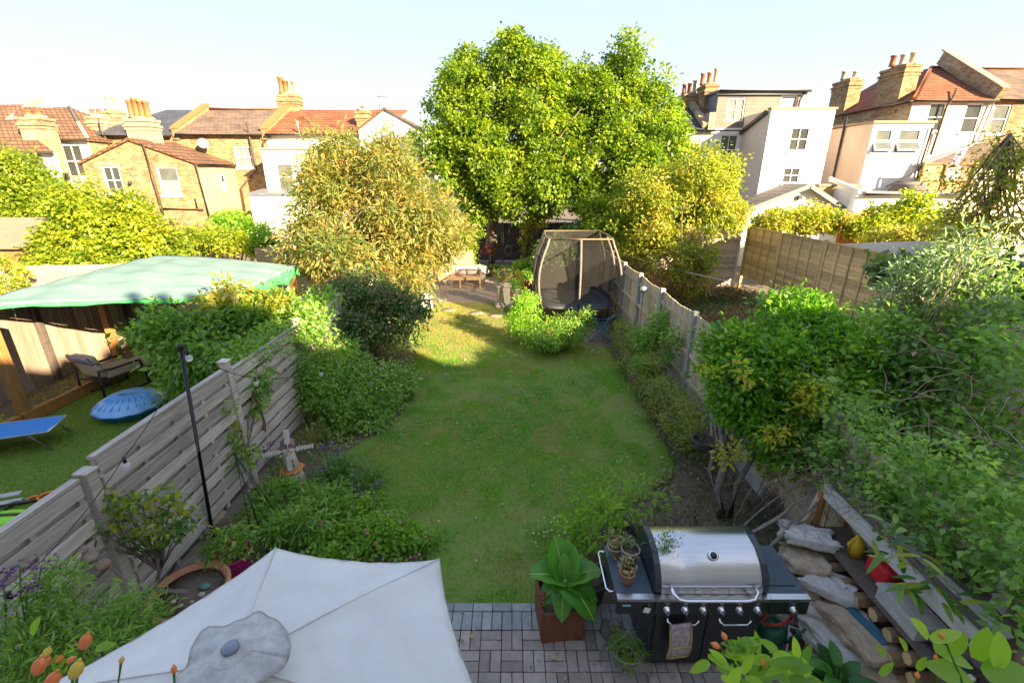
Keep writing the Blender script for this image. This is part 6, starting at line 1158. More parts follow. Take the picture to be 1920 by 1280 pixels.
tag(B().tube(wob(gp(375, 1012)+Vector((0, 0, .07)), gp(422, 972)+Vector((0, 0, .10)), 5, .01), [.065, .068, .066, .062, .06, .055], 10).obj('fallen_log', pmat('pale_log', (.46, .38, .28), (.32, .26, .19), scale=7, rough=.9, bump=.4)), 'pale bare log lying in the left flower bed', 'log')
tag(B().ico(at(437, 797, 5.35), .075, 2, (1.2, .5, .8), .10).obj('bracket_ornament', pmat('orange_lump', (.45, .22, .08), (.30, .14, .06), scale=20, rough=.9, c3=(.55, .4, .25))), 'rough orange fat ball hanging on the fence post', 'bird feeder')
# ---- plants of the left bed
lf_blade = leaf_mat('leaf_blade', [(.07, .15, .03), (.11, .22, .05), (.18, .28, .08)], trans=.3)
def strappy(name, label, c, n, L, W, mat, seed, spread=1.0, cat='plant', up=.9):
    r = np.random.default_rng(seed); t = thing(name, label, cat, c); a = r.random(n)*6.283; ns = 6; V = []; F = []; T = []
    for i in range(n):
        l = L*(.6+.6*r.random()); d = np.array([math.cos(a[i]), math.sin(a[i]), 0]); s = np.array([-math.sin(a[i]), math.cos(a[i]), 0]); sp = spread*(.3+.9*r.random()); b0 = np.array(c)+d*.04*r.random()+s*.05*r.normal(); k0 = len(V); tt_ = r.random()
        for j in range(ns+1): u = j/ns; p = b0+d*l*sp*u*.75+UP*l*(up*u-sp*.62*u**2.2); w = W*(1-u**2)*.5+.001; V += [p-s*w, p+s*w]; T += [tt_, tt_]
        for j in range(ns): F.append((k0+2*j, k0+2*j+1, k0+2*j+3, k0+2*j+2))
    soup('leaf_blades', np.array(V), np.array(F), np.array(T), mat, t, True)['kind'] = 'stuff'; return t
strappy('strap_leaf_clump', 'arching clump of strap-shaped green leaves right of the windmill', gp(635, 900), 130, .62, .020, lf_blade, 1); strappy('strap_leaf_clump', 'second strap-leaved clump nearest the lawn edge', gp(690, 915), 110, .55, .018, lf_blade, 2); strappy('strap_leaf_clump', 'thin yellowish grass tuft behind the windmill', gp(590, 830), 90, .5, .010, lf_straw, 3); strappy('dry_grass', 'tuft of dry brown grass against the fence by the log', gp(470, 870), 120, .42, .008, lf_straw, 4)
e = [(gp(700, 1020)[0], gp(700, 1020)[1], .12, .45, .35, .22), (gp(640, 1035)[0], gp(640, 1035)[1], .12, .4, .3, .2), (gp(765, 1030)[0], gp(765, 1030)[1], .10, .26, .28, .18), (gp(670, 975)[0], gp(670, 975)[1], .1, .3, .25, .18)]
t = shrub('geranium_mat', 'spreading mat of bright green geranium with pink flowers at the lawn edge', 'plant', e, lf_bright, 260, .10, 18, .05, .045, seed=94, nl=16, stem=.006, flat=1.2); cc, _ = clumps(e, 26, 1.0, 95); dots('flower', cc+UP*.03, .018, magenta_m, t, sc=(1, 1, .5))
e = [(gp(570, 1010)[0], gp(570, 1010)[1], .15, .5, .3, .3), (gp(520, 950)[0], gp(520, 950)[1], .12, .4, .4, .26), (gp(600, 960)[0], gp(600, 960)[1], .12, .4, .3, .24)]
shrub('mixed_perennials', 'tangled green perennials around the obelisk', 'plant', e, lf_mid, 210, .13, 15, .10, .028, seed=96, nl=60, stem=.005, shell=.2)
e = [ell(425, 1055, 3.9, 34, 40, .2), ell(400, 1090, 3.7, 30, 30, .2)]; shrub('heather_tuft', 'feathery straw-brown plant between the log and the parasol', 'plant', e, lf_straw, 130, .07, 22, .03, .008, seed=97, nl=40, stem=.004)
def verbena(label, stems, seed, grp):
    """tall wiry stems with flat purple heads: stems = (base, top)"""
    t = thing('verbena', label, 'flowers', stems[0][0], grp); rr = np.random.default_rng(seed); P = []
    for a, b_ in stems:
        B().tube(wob(a, b_, 4, .02), .005, 5).obj('stem', MATS['leaf_mid'], t)
        for _ in range(20): P.append(np.array(b_)+rr.normal(size=3)*np.array([.035, .035, .018]))
    dots('flower_head', np.array(P), .010, purple_m, t)
    k = len(stems)*9; pts = np.array([np.array(s[0])+(np.array(s[1])-np.array(s[0]))*rr.random() for s in stems for _ in range(9)]); leaves('foliage', pts, rr.normal(size=(k, 3))+UP*.3, UP+rr.normal(size=(k, 3))*.4, .10, .022, rr.random(k), lf_mid, t)
def vs(px, py, Y, dx=.1): c = at(px, py, Y); return (Vector((c.x+dx, c.y, 0)), c)
verbena('wiry verbena with dark seed heads at the left edge in front of the fence', [(cp(60, 1270, 3.0), cp(38, 1062, 2.9)), (cp(50, 1270, 3.0), cp(52, 1100, 2.95)), (cp(10, 1270, 3), cp(5, 1085, 2.9)), (cp(70, 1270, 3.0), cp(78, 1059, 3.0))], 5, 'verbena')
verbena('purple verbena heads left of the windmill', [vs(505, 833, 5.6), vs(493, 845, 5.6), vs(500, 868, 5.5)], 6, 'verbena'); verbena('purple verbena heads right of the windmill', [vs(625, 830, 5.6), vs(603, 838, 5.6), vs(607, 876, 5.5), vs(632, 845, 5.6)], 7, 'verbena'); verbena('purple verbena heads near the lawn edge', [vs(709, 904, 5.1), vs(670, 912, 5.1), vs(675, 930, 5.0)], 8, 'verbena')
# bamboo-like foliage under the viewpoint at bottom left
e = []
for px, py, t_, rx, ry in ((60, 1200, 3.0, 90, 60), (150, 1180, 3.1, 90, 50), (240, 1180, 3.2, 60, 46), (90, 1130, 3.0, 40, 36), (200, 1240, 2.9, 90, 50), (30, 1270, 2.7, 90, 50), (110, 1090, 3.1, 26, 26)):
    c = cp(px, py, t_); e.append((c.x, c.y, c.z, rx*t_/FPX, rx*t_/FPX*.8, ry*t_/FPX))
shrub('bamboo_clump', 'narrow-leaved bamboo filling the bottom left corner beside the parasol', 'plant', e, lf_mid, 300, .10, 13, .085, .013, seed=98, base=(-2.9, 2.4), nl=60, stem=.006, shell=.2, updir=.2, tint=(.2, .9))
# rose hips close to the window
def hips(label, items, leaf_px, seed, name='rose_hips'):
    """items: (px,py,depth,len) hips with stems running down to the wall below"""
    base = Vector((items[0][4], .02, 0.02)); t = thing(name, label, 'rose', base)
    for px, py, d, L, bx_, dirn in items:
        c = cp(px, py, d); v = (cp(px+dirn[0]*10, py+dirn[1]*10, d)-c).normalized(); Mq = Matrix.Translation(c) @ v.to_track_quat('Z', 'Y').to_matrix().to_4x4()
        h = B(Mq).lathe([(.0, -L*.5), (L*.20, -L*.42), (L*.33, -L*.1), (L*.30, L*.2), (L*.14, L*.45), (L*.05, L*.5), (L*.08, L*.62), (0, L*.60)], 12).obj('hip', hip_solid if dirn[2] else hip_yel, t)
        e0 = c-v*L*.5; e2 = cp(px-dirn[0]*90, py-dirn[1]*90+60, d*1.02); e3 = cp(px-dirn[0]*120, 1420, d*1.05); B().tube([e0, (e0+e2)/2+Vector((0, 0, .004)), e2, e3], [.0012*d/.55+.0008]*4, 5).obj('stem', MATS['leaf_bright'], t)
    B().tube([e3, Vector((e3.x, .15, 2.2)), base], .006, 6).obj('main_stem', twig_m, t)
    for px, py, d, L, W, a, tn in leaf_px:
        c = cp(px, py, d); dv = (cp(px+math.cos(a)*10, py-math.sin(a)*10, d)-c).normalized(); broad_leaf('leaf', c, dv, L, W, lf_bright, t, nrm=(0, -.4, .9), droop=.15, fold=.12, ns=6, tint=tn)
    return t
hip_solid = pmat('hip_skin', (.62, .13, .03), (.70, .24, .05), scale=30, rough=.3, spec=.6); hip_yel = pmat('hip_skin_yellow', (.60, .42, .05), (.55, .34, .05), scale=30, rough=.3, spec=.6)
hips('cluster of orange rose hips at the bottom left corner close to the window', [(160, 1202, .62, .022, -.6, (.3, -1, 1)), (73, 1248, .55, .022, -.6, (.2, -1, 1)), (143, 1255, .58, .024, -.6, (.35, -1, 0)), (98, 1275, .52, .022, -.6, (.5, -1, 1)), (88, 1222, .7, .017, -.6, (.5, -1, 0)), (90, 1238, .7, .014, -.6, (.1, -1, 1)), (133, 1236, .7, .014, -.6, (.8, -.5, 1)), (112, 1235, .7, .013, -.6, (.3, -.6, 1))], [(60, 1190, .8, .04, .02, 1.2, .5), (180, 1215, .75, .035, .015, .3, .4), (120, 1260, .7, .035, .018, 2, .3)], 1)
hips('thin rose stems with small hips rising over the parasol edge', [(228, 1237, 1.0, .016, -.5, (.2, -1, 0)), (326, 1254, 1.0, .018, -.5, (-.05, -1, 1))], [], 2)
rl_ = []
rr = random.Random(4)
for _ in range(46): rl_.append((rr.uniform(1315, 1520), rr.uniform(1225, 1290), rr.uniform(1.0, 1.25), rr.uniform(.045, .08), rr.uniform(.018, .028), rr.uniform(-.6, 3.6), rr.random()))
for _ in range(10): a = rr.uniform(0, 6.28); rl_.append((1395+rr.uniform(-12, 12), 1215+rr.uniform(-16, 20), 1.1, .05, .02, rr.uniform(0, 3.1), rr.random()))
hips('leafy rose shoots with orange hips in front of the barbecue', [(1342, 1209, 1.1, .022, .5, (-.9, -.4, 1)), (1358, 1192, 1.1, .020, .5, (-.5, -.9, 1)), (1430, 1241, 1.1, .017, .5, (.5, -.9, 1)), (1439, 1251, 1.1, .014, .5, (.2, -.9, 1))], rl_, 3)
rl_ = [(1740, 1195, 1.15, .075, .032, 2.2, .9), (1745, 1200, 1.15, .09, .03, .35, 1), (1750, 1215, 1.2, .12, .04, -.35, .6), (1760, 1240, 1.2, .13, .04, -.5, .5), (1830, 1235, 1.15, .10, .05, 1.2, .6), (1845, 1265, 1.1, .12, .06, .2, .5), (1800, 1275, 1.1, .10, .05, 2.6, .4), (1870, 1250, 1.1, .10, .05, 1.5, .7), (1700, 1220, 1.25, .05, .02, 2, .5), (1720, 1255, 1.25, .05, .02, 1, .5), (1660, 1230, 1.3, .05, .02, 2.2, .4), (1650, 1265, 1.3, .06, .02, .8, .5), (1780, 1225, 1.2, .08, .035, .9, .6)]
hips('climbing shoots with broad yellow-green leaves at the bottom right corner', [(1766, 1191, 1.15, .017, .9, (-.6, -.8, 1)), (1720, 1265, 1.1, .016, .9, (.1, -1, 1)), (1755, 1232, 1.15, .015, .9, (0, -1, 1))], rl_, 4, 'climbing_rose')
# clematis leaves trailing over the log store roof
t = thing('evergreen_clematis', 'long pointed evergreen climber leaves trailing over the log store roof', 'climber', (3.3, 3.0, 1.3)); ev = leaf_mat('leaf_clematis', [(.035, .10, .02), (.09, .19, .03), (.20, .30, .04), (.34, .36, .04)], trans=.3, rough=.3, spec=.5); rr = random.Random(9)
for px, py in ((1655, 990), (1640, 1010), (1700, 1000), (1665, 1045), (1720, 1040), (1690, 1065), (1745, 1030), (1700, 1100), (1720, 1110), (1750, 1095), (1770, 1080), (1765, 1125), (1800, 1130), (1840, 1120), (1830, 1150), (1860, 1140), (1780, 1060), (1735, 985), (1680, 1025), (1712, 1125), (1705, 1095)):
    c = cp(px, py, rr.uniform(3.15, 3.55)); 
    for _ in range(3): a = rr.uniform(0, 6.28); broad_leaf('leaf', c+Vector((rr.gauss(0, .03), rr.gauss(0, .03), rr.gauss(0, .02))), (math.cos(a), math.sin(a)*.8, rr.uniform(-.5, .3)), rr.uniform(.12, .19), rr.uniform(.035, .05), ev, t, droop=.25, fold=.12, ns=6, tint=rr.random())
for k in range(7): B().tube(wob(cp(1640+30*k, 985+20*k, 3.45), cp(1690+28*k, 1060+16*k, 3.3), 4, .03), .004, 5).obj('stem', twig_m, t, fix=False)
# ============================================================= LEFT NEIGHBOUR'S GARDEN
tarp_m = pmat('tarpaulin', (.13, .225, .19), (.20, .29, .255), scale=1.6, rough=.55, bump=.18, bscale=5, stretch=(.6, 3, 1), c3=(.30, .37, .34)); tarp_edge = pmat('tarpaulin_green', (.06, .40, .12), (.08, .48, .16), scale=3, rough=.5, bump=.3, bscale=10)
sh = thing('tarpaulin_shelter', 'timber post shelter covered by a sagging green tarpaulin in the left garden', 'shelter', (-7.5, 10, 0))
A, Bq, Cq, Dq = Vector((-9.75, 7.55, 2.12)), Vector((-5.30, 8.45, 2.10)), Vector((-5.42, 11.55, 2.12)), Vector((-9.55, 12.3, 2.30))
def tf(u, v):
    p = A.lerp(Bq, u).lerp(Dq.lerp(Cq, u), v); e = min(u, 1-u, v, 1-v); p.z += .16*math.sin(math.pi*u)*math.sin(math.pi*v)+.022*math.sin(u*25+v*7)*min(1, e*8)+.016*math.sin(v*31+u*5)
    if u < .35: p.z -= .10*(.35-u)
    return p
tp = B().grid(tf, 40, 28).obj('tarpaulin', tarp_m, sh, solid=.006)
def flap(f, n, drop, nm='tarpaulin_edge'):
    B().grid(lambda u, v: f(u)+Vector((.015*math.sin(u*60), .015*math.cos(u*47), -(drop*(1+.25*math.sin(u*19)))*v-.006)), n, 3).obj(nm, tarp_edge, tp, solid=.005)
flap(lambda u: tf(u, 0), 60, .07); flap(lambda u: tf(1, u), 40, .26); flap(lambda u: tf(0, u), 30, .07)
for x, y, z0 in ((-8.85, 7.35, 0), (-9.25, 9.95, 0), (-9.35, 12.2, 0), (-5.55, 8.62, 0), (-5.55, 11.35, 0), (-7.4, 12.2, 0)):
    B().box((x, y, 1.01), (.14, .14, 2.02)).obj('post', warm_wood, sh, bevel=.008)
for p0, p1 in (((-5.5, 8.55, 1.98), (-5.52, 11.4, 1.99)), ((-5.52, 11.4, 2.0), (-9.4, 12.2, 2.1)), ((-9.3, 7.6, 2.0), (-9.4, 12.2, 2.1))): B().beam(p0, p1, .07, .14).obj('beam', warm_wood, sh)
bs = thing('sleeper_bed', 'raised timber-edged soil bed along the tall boarded fence', 'raised bed', (-9.1, 9, 0))
for y0, y1 in ((4.6, 7.2), (7.25, 9.85), (9.9, 12.4)): B().bx(-8.86, -8.76, y0, y1, 0, .22).obj('sleeper', warm_wood, bs, bevel=.01)
B().bx(-9.72, -8.87, 4.6, 12.4, .0, .15).obj('soil', soil, bs); P = scatter(500, [(-9.7, 4.8), (-8.9, 4.8), (-8.9, 12), (-9.7, 12)], .16); leaves('fallen_leaf', P, rng.normal(size=(len(P), 3))*np.array([1, 1, .2]), UP+rng.normal(size=(len(P), 3))*.3, .08, .06, rng.random(len(P)), lf_hazel, bs)['kind'] = 'stuff'
shrub('climbing_ivy', 'dark ivy spilling over the top of the tall boarded fence at left', 'climber', [(-9.75, 6.4, 1.85, .2, .9, .25), (-9.7, 7.2, 1.7, .15, .6, .2)], lf_mid, 50, .14, 14, .09, .08, seed=101)
# scallop-shaped sandpit
c0 = gp(250, 772); blue_pl = pmat('sandpit_blue', (.03, .22, .62), (.04, .26, .68), scale=3, rough=.3, spec=.5); blue_lid = pmat('sandpit_lid', (.10, .34, .72), (.24, .46, .76), scale=2, rough=.35, spec=.5)
t = thing('shell_sandpit', 'blue plastic scallop-shell sandpit with its lid on', 'sandpit', c0); sw = lambda a: 1+.045*abs(math.cos(a*6))-.02; M = Matrix.Translation(c0) @ Matrix.Rotation(.35, 4, 'Z')
B(M).lathe([(.40, 0), (.44, .02), (.52, .13), (.56, .15), (.565, .17), (.50, .17)], 72, wob=sw).obj('tray', blue_pl, t); l_ = B(M @ Matrix.Rotation(.03, 4, 'X')).lathe([(.57, .185), (.575, .20), (.53, .215), (.48, .28), (.38, .34), (.22, .375), (0, .385)], 72, wob=lambda a: 1+.035*abs(math.cos(a*6))-.02).obj('lid', blue_lid, t)
for k in range(9): a = R(-150+k*15); B(M).tube([(.10*math.cos(a), .10*math.sin(a)+.1, .385), (.33*math.cos(a), .33*math.sin(a)+.05, .365), (.49*math.cos(a), .49*math.sin(a), .275)], [.010, .018, .014], 6).obj('rib', blue_lid, l_)
# reclining chair with folded towel
c0 = Vector((-8.35, 8.75, 0)); t = thing('garden_chair', 'dark framed garden lounge chair with pale cushions and a folded towel', 'chair', c0); fr = pmat('chair_frame', (.06, .05, .045), (.04, .035, .03), scale=5, rough=.6); cush = pmat('chair_cushion', (.55, .46, .36), (.47, .38, .29), scale=4, rough=.9, bump=.2)
M = Matrix.Translation(c0) @ Matrix.Rotation(R(-18), 4, 'Z')
for s in (-1, 1):
    B(M).tube([(s*.34, -.45, .02), (s*.34, -.42, .62), (s*.34, -.2, .58), (s*.34, .35, .58)], .025, 6).obj('arm', fr, t); B(M).tube([(s*.34, .42, .02), (s*.34, .35, .58)], .025, 6).obj('leg', fr, t); B(M).tube([(s*.34, -.44, .03), (s*.34, .42, .03)], .018, 6).obj('runner', fr, t)
for k in range(9): B(M).bx(-.32, .32, -.40+.07*k, -.36+.07*k, .36, .38).obj('slat', fr, t)
B(M).box((0, .08, .45), (.62, .70, .13)).obj('seat_cushion', cush, t, bevel=.04); B(M).box((0, -.36, .68), (.60, .14, .50), Matrix.Rotation(R(16), 3, 'X')).obj('back_cushion', cush, t, bevel=.05); B(M).box((0, .62, .40), (.60, .45, .12)).obj('foot_cushion', cush, t, bevel=.04)
tag(B(M).grid(lambda u, v: Vector((-.30+.60*u, -.44-.12*math.sin(math.pi*v)+.10*v, .94-.20*abs(v-.45)*2)), 10, 10).obj('beach_towel', pmat('towel_mauve', (.42, .36, .42), (.30, .25, .31), scale=14, rough=.95, c3=(.55, .5, .54)), solid=.04), 'mauve patterned towel folded over the back of the garden chair', 'towel')
# blue lounger, toys
t = thing('blue_lounger', 'blue fabric sun lounger with silver legs at the left edge', 'sun lounger', (-8.2, 6.5, 0)); bf = pmat('lounger_fabric', (.03, .20, .58), (.04, .24, .64), scale=4, rough=.7, stretch=(1, 8, 1)); al = pmat('aluminium', (.60, .60, .60), (.5, .5, .5), scale=4, rough=.35, metal=.8); M = Matrix.Translation((-7.62, 6.72, 0)) @ Matrix.Rotation(R(200), 4, 'Z')
B(M).bx(0, 1.85, -.29, .29, .335, .345).obj('fabric', bf, t)
for s in (-1, 1): B(M).tube([(0, s*.30, .34), (1.9, s*.30, .34)], .016, 8).obj('frame_tube', al, t); B(M).tube([(.25, s*.30, .33), (.02, s*.30, .01)], .014, 8).obj('leg', al, t); B(M).tube([(1.5, s*.30, .33), (1.75, s*.30, .01)], .014, 8).obj('leg', al, t)
B(M).tube([(0, -.30, .34), (0, .30, .34)], .016, 8).obj('frame_tube', al, t)
c0 = gp(18, 978); t = thing('green_toy', 'lime green plastic toy board lying on the turf at the left edge', 'toy', c0); B(Matrix.Translation(c0) @ Matrix.Rotation(.1, 4, 'Z')).lathe([(.16, 0), (.20, .03), (.20, .07), (.15, .10), (0, .11)], 30, sx=1.7, sy=.8).obj('body', pmat('toy_green', (.28, .70, .02), (.24, .62, .02), scale=4, rough=.4), t); B(Matrix.Translation(c0) @ Matrix.Rotation(.1, 4, 'Z')).bx(-.2, .2, -.02, .02, .11, .125).obj('grip', black_metal, t)
c0 = gp(70, 936); t = thing('orange_toy', 'orange plastic figure-of-eight toy lying on the turf', 'toy', c0); om = pmat('toy_orange', (.70, .20, .02), (.62, .16, .02), scale=4, rough=.4)
for dx, r in ((-.04, .06), (.09, .085)): B(Matrix.Translation(c0+Vector((dx, .06*dx*8, .025)))).tube([(r*math.cos(k*.3927), r*math.sin(k*.3927), 0) for k in range(16)], .02, 6, closed=True).obj('ring', om, t)
c0 = gp(30, 948); t = thing('toy_scooter_part', 'dark grey plastic toy handle beside the orange toy', 'toy', c0); B().tube([c0+Vector((-.2, -.05, .03)), c0+Vector((0, 0, .05)), c0+Vector((.2, .08, .03))], [.02, .03, .02], 8).tube([c0+Vector((-.05, -.1, .02)), c0+Vector((0, 0, .04))], .018, 6).obj('handle', bbq_black, t)
t = thing('timber_offcuts', 'two pale grey boards lying on the turf at the left edge', 'boards', gp(8, 938)); 
for k in range(2): B(Matrix.Translation(gp(2, 932+14*k)+Vector((0, 0, .015))) @ Matrix.Rotation(.35, 4, 'Z')).bx(-.35, .22, -.05, .05, -.012, .012).obj('board', pale_gw, t)
# table and wicker chairs beyond the shelter
c0 = Vector((-6.5, 13.2, 0)); t = thing('garden_table', 'pale garden table beside the shelter under the buddleja', 'table', c0); B().lathe([(.55, .70), (.56, .72), (.55, .745)], 28, c0).obj('top', pmat('table_top', (.62, .60, .58), (.5, .48, .46), scale=4, rough=.5), t)
for k in range(4): a = k*1.571+.7; B().tube([c0+Vector((.4*math.cos(a), .4*math.sin(a), 0)), c0+Vector((.35*math.cos(a), .35*math.sin(a), .7))], .02, 6).obj('leg', fr, t)
wick = pmat('wicker', (.24, .15, .09), (.15, .09, .055), scale=40, rough=.8, bump=.6, bscale=90)
for k, (x, y, a, lab) in enumerate(((-7.2, 12.6, .6, 'brown wicker chair nearer the shelter post'), (-5.9, 12.5, -.4, 'brown wicker chair below the buddleja'))):
    t = thing('wicker_chair', lab, 'chair', (x, y, 0), 'wicker chairs'); M = Matrix.Translation((x, y, 0)) @ Matrix.Rotation(a, 4, 'Z'); B(M).box((0, 0, .42), (.52, .50, .07)).obj('seat', wick, t, bevel=.02); B(M).grid(lambda u, v: Vector((.29*math.sin((u-.5)*2.6), -.26*math.cos((u-.5)*2.6)-.06*v, .45+.42*v)), 10, 5).obj('backrest', wick, t, solid=.03)
    for sx in (-1, 1):
        for sy in (-1, 1): B(M).tube([(sx*.22, sy*.2, 0), (sx*.22, sy*.2, .40)], .02, 6).obj('leg', wick, t)
# ============================================================= END OF THE GARDEN
# trampoline
tr = thing('trampoline', 'rectangular trampoline with curved poles and dark safety net by the right fence', 'trampoline', (1.95, 14.2, 0)); padm = pmat('pad_dark', (.045, .05, .065), (.03, .033, .042), scale=4, rough=.5, c3=(.12, .13, .15)); polem = pmat('pole_sleeve', (.19, .165, .145), (.12, .105, .09), scale=6, rough=.7); matm = pmat('jump_mat', (.03, .03, .03), (.045, .043, .04), scale=9, rough=.8)
net_m, nt, p = new_mat('safety_net'); p.inputs['Base Color'].default_value = (.026, .023, .02, 1); p.inputs['Roughness'].default_value = .9; tr_ = nn(nt, 'ShaderNodeBsdfTransparent'); mx = nn(nt, 'ShaderNodeMixShader'); mx.inputs[0].default_value = .74; nt.links.new(tr_.outputs[0], mx.inputs[1]); nt.links.new(p.outputs[0], mx.inputs[2]); nt.links.new(mx.outputs[0], nt.nodes['Material Output'].inputs['Surface'])
net_f = net_m.copy(); net_f.node_tree.nodes[mx.name].inputs[0].default_value = .22
x0, x1, y0, y1, zb = .80, 3.10, 12.9, 15.4, .66
def rr_(k, n, ins=0, z=zb):
    a = 2*math.pi*k/n; cx, cy = (x0+x1)/2, (y0+y1)/2; ca, sa = math.cos(a), math.sin(a); s = (abs(ca)**5+abs(sa)**5)**-.2; return Vector((cx+((x1-x0)/2-ins)*ca*s, cy+((y1-y0)/2-ins)*sa*s, z))
n = 56
B().add([rr_(k, n) for k in range(n)]+[rr_(k, n, .27, zb+.015) for k in range(n)]+[rr_(k, n, 0, zb-.06) for k in range(n)], [(k, (k+1) % n, n+(k+1) % n, n+k) for k in range(n)]+[(2*n+k, 2*n+(k+1) % n, (k+1) % n, k) for k in range(n)], True).obj('edge_pad', padm, tr); B().add([rr_(k, n, .26, zb-.02) for k in range(n)], [tuple(range(n))]).obj('jumping_mat', matm, tr); B().tube([rr_(k, n, .02, zb-.05) for k in range(n)], .025, 6, closed=True).obj('frame_ring', al, tr)
pole_xy = [(x0+.06, y0+.06), ((x0+x1)/2, y0), (x1-.06, y0+.06), (x1, (y0+y1)/2), (x1-.06, y1-.06), ((x0+x1)/2, y1), (x0+.06, y1-.06), (x0, (y0+y1)/2)]
def pole(x, y, s):
    cx, cy = (x0+x1)/2, (y0+y1)/2; ox, oy = (x-cx), (y-cy); k = .10*math.sin(math.pi*min(1, s*1.1))-.18*s**3.0; return Vector((x+ox*k, y+oy*k*.6, zb+1.92*s))
tops = [pole(x, y, 1) for x, y in pole_xy]
for x, y in pole_xy: B().tube([pole(x, y, s/10) for s in range(11)], .036, 8).obj('pole', polem, tr); B().tube([(x, y, .0), (x, y, zb)], .024, 8).obj('leg', black_metal, tr)
B().tube([tops[i] for i in range(8)], .03, 6, closed=True).obj('top_ring', pmat('sleeve_tan', (.18, .135, .065), (.12, .09, .05), scale=6, rough=.8), tr)
for i in range(8):
    a_, b_ = pole_xy[i], pole_xy[(i+1) % 8]; fn = lambda u, v: pole(*a_, v).lerp(pole(*b_, v), u)+((Vector(((x0+x1)/2, (y0+y1)/2, 0))-Vector(((a_[0]+b_[0])/2, (a_[1]+b_[1])/2, 0))).normalized()*(.05+.09*math.sin(math.pi*u)*math.sin(math.pi*v)))
    if i == 2: continue
    B().grid(fn, 6, 10).obj('net_panel', net_f if i in (0, 1) else net_m, tr, fix=False)
# blue cast-iron table end
c0 = gp(1126, 637); t = thing('iron_table_base', 'ornate blue painted cast-iron table base under the trampoline edge', 'table base', c0); bi = pmat('iron_blue', (.10, .24, .34), (.08, .19, .28), scale=9, rough=.55); T = Matrix.Translation(c0)
for s in (-1, 1):
    B(T).tube([(s*.27, 0, .02), (s*.17, 0, .05), (s*.13, 0, .14), (s*.15, 0, .32), (s*.12, 0, .48), (s*.18, 0, .60), (s*.30, 0, .66), (s*.33, 0, .72)], .020, 6).obj('side_leg', bi, t); B(T).tube([(s*.33, 0, .72), (s*.36, 0, .70), (s*.35, 0, .66)], .018, 6).obj('scroll', bi, t); B(T).box((s*.26, 0, .015), (.12, .05, .03)).obj('foot', bi, t)
for z in (.16, .31, .44):
    for s in (-1, 1): B(T).tube([(s*.065+.055*math.cos(k*.5236), 0, z+.062*math.sin(k*.5236)) for k in range(12)], .011, 5, closed=True).obj('ring', bi, t)
for z in (.08, .52, .60): B(T).tube([(-.16, 0, z), (.16, 0, z)], .014, 6).obj('bar', bi, t)
# bench with cushions
benchm = pmat('bench_wood', (.44, .29, .16), (.34, .21, .11), scale=5, rough=.7, orand=.12); c0 = Vector((-2.12, 18.35, 0)); t = thing('garden_bench', 'slatted wooden garden bench with a curved back on the far patio', 'bench', c0); T = Matrix.Translation(c0) @ Matrix.Rotation(R(6), 4, 'Z')
for x in (-.80, 0, .80):
    for y in (-.25, .22): B(T).bx(x-.03, x+.03, y-.03, y+.03, .012, .42 if y < 0 else .72).obj('leg', benchm, t)
for k in range(6): B(T).bx(-.82, .82, -.27+.085*k, -.20+.085*k, .425, .45).obj('seat_slat', benchm, t)
for k in range(18): x = -.78+.092*k; B(T).bx(x-.02, x+.02, .23, .25, .46, .78+.10*math.cos(x*1.6)).obj('back_slat', benchm, t)
B(T).tube([(-.86, .02, .66), (-.80, .22, .74)]+[(-.8+.16*k, .26, .80+.10*math.cos((-.8+.16*k)*1.6)) for k in range(11)]+[(.80, .22, .74), (.86, .02, .66)], .03, 6).obj('top_rail', benchm, t); B(T).bx(-.83, .83, -.285, -.272, .34, .425).obj('apron', benchm, t)
for s in (-1, 1): B(T).bx(s*.85-.035, s*.85+.035, -.25, .22, .63, .66).obj('armrest', benchm, t); B(T).bx(s*.85-.025, s*.85+.025, -.25, -.2, .42, .63).obj('arm_post', benchm, t)
def cushion(label, c, s, rz, rx, mat):
    t = thing('scatter_cushion', label, 'cushion', c, 'cushions on the bench'); M = Matrix.Translation(c) @ Matrix.Rotation(rz, 4, 'Z') @ Matrix.Rotation(rx, 4, 'X')
    for k, sg in (('front', -1), ('back', 1)): B(M).grid(lambda u, v: Vector(((u-.5)*s, sg*.075*(1-(2*u-1)**4)**.5*(1-(2*v-1)**4)**.5, (v-.5)*s*.9)), 8, 8).obj('cover_'+k, mat, t, fix=False)
pink_c = pmat('cushion_pale', (.66, .58, .54), (.52, .42, .46), scale=9, rough=.9, c3=(.40, .30, .42)); white_c = pmat('cushion_white', (.74, .70, .64), (.66, .6, .54), scale=5, rough=.9)
cushion('square pale striped cushion at the right end of the bench', T @ Vector((.48, .12, .66)), .44, .1, .25, pink_c); cushion('patterned mauve cushion in the middle of the bench', T @ Vector((.02, .14, .66)), .44, -.15, .25, pink_c); cushion('white cushion at the left end of the bench', T @ Vector((-.45, .12, .66)), .46, .2, .25, white_c)
t = thing('trellis_panel', 'pale slatted timber panel standing behind the bench', 'screen', (-2.2, 19.3, 0))
for k in range(9): B().bx(-2.75+.125*k, -2.64+.125*k, 19.3, 19.33, .05, 1.32).obj('slat', pale_wood, t)
for z in (.3, 1.1): B().bx(-2.78, -1.62, 19.332, 19.36, z, z+.07).obj('rail', pale_wood, t)
c0 = Vector((-1.32, 19.0, 0)); t = thing('zinc_bucket', 'tall pale zinc bucket at the right end of the bench', 'bucket', c0); B().lathe([(.17, .01), (.18, .03), (.25, .72), (.265, .74), (.24, .74), (.17, .06), (0, .05)], 24, c0).obj('body', pmat('zinc_pale', (.48, .48, .46), (.38, .38, .37), scale=5, rough=.5, metal=.4), t); B().tube([c0+Vector((.25, 0, .72)), c0+Vector((.36, -.05, .55)), c0+Vector((.26, -.08, .40))], .012, 6).obj('handle', wire, t)
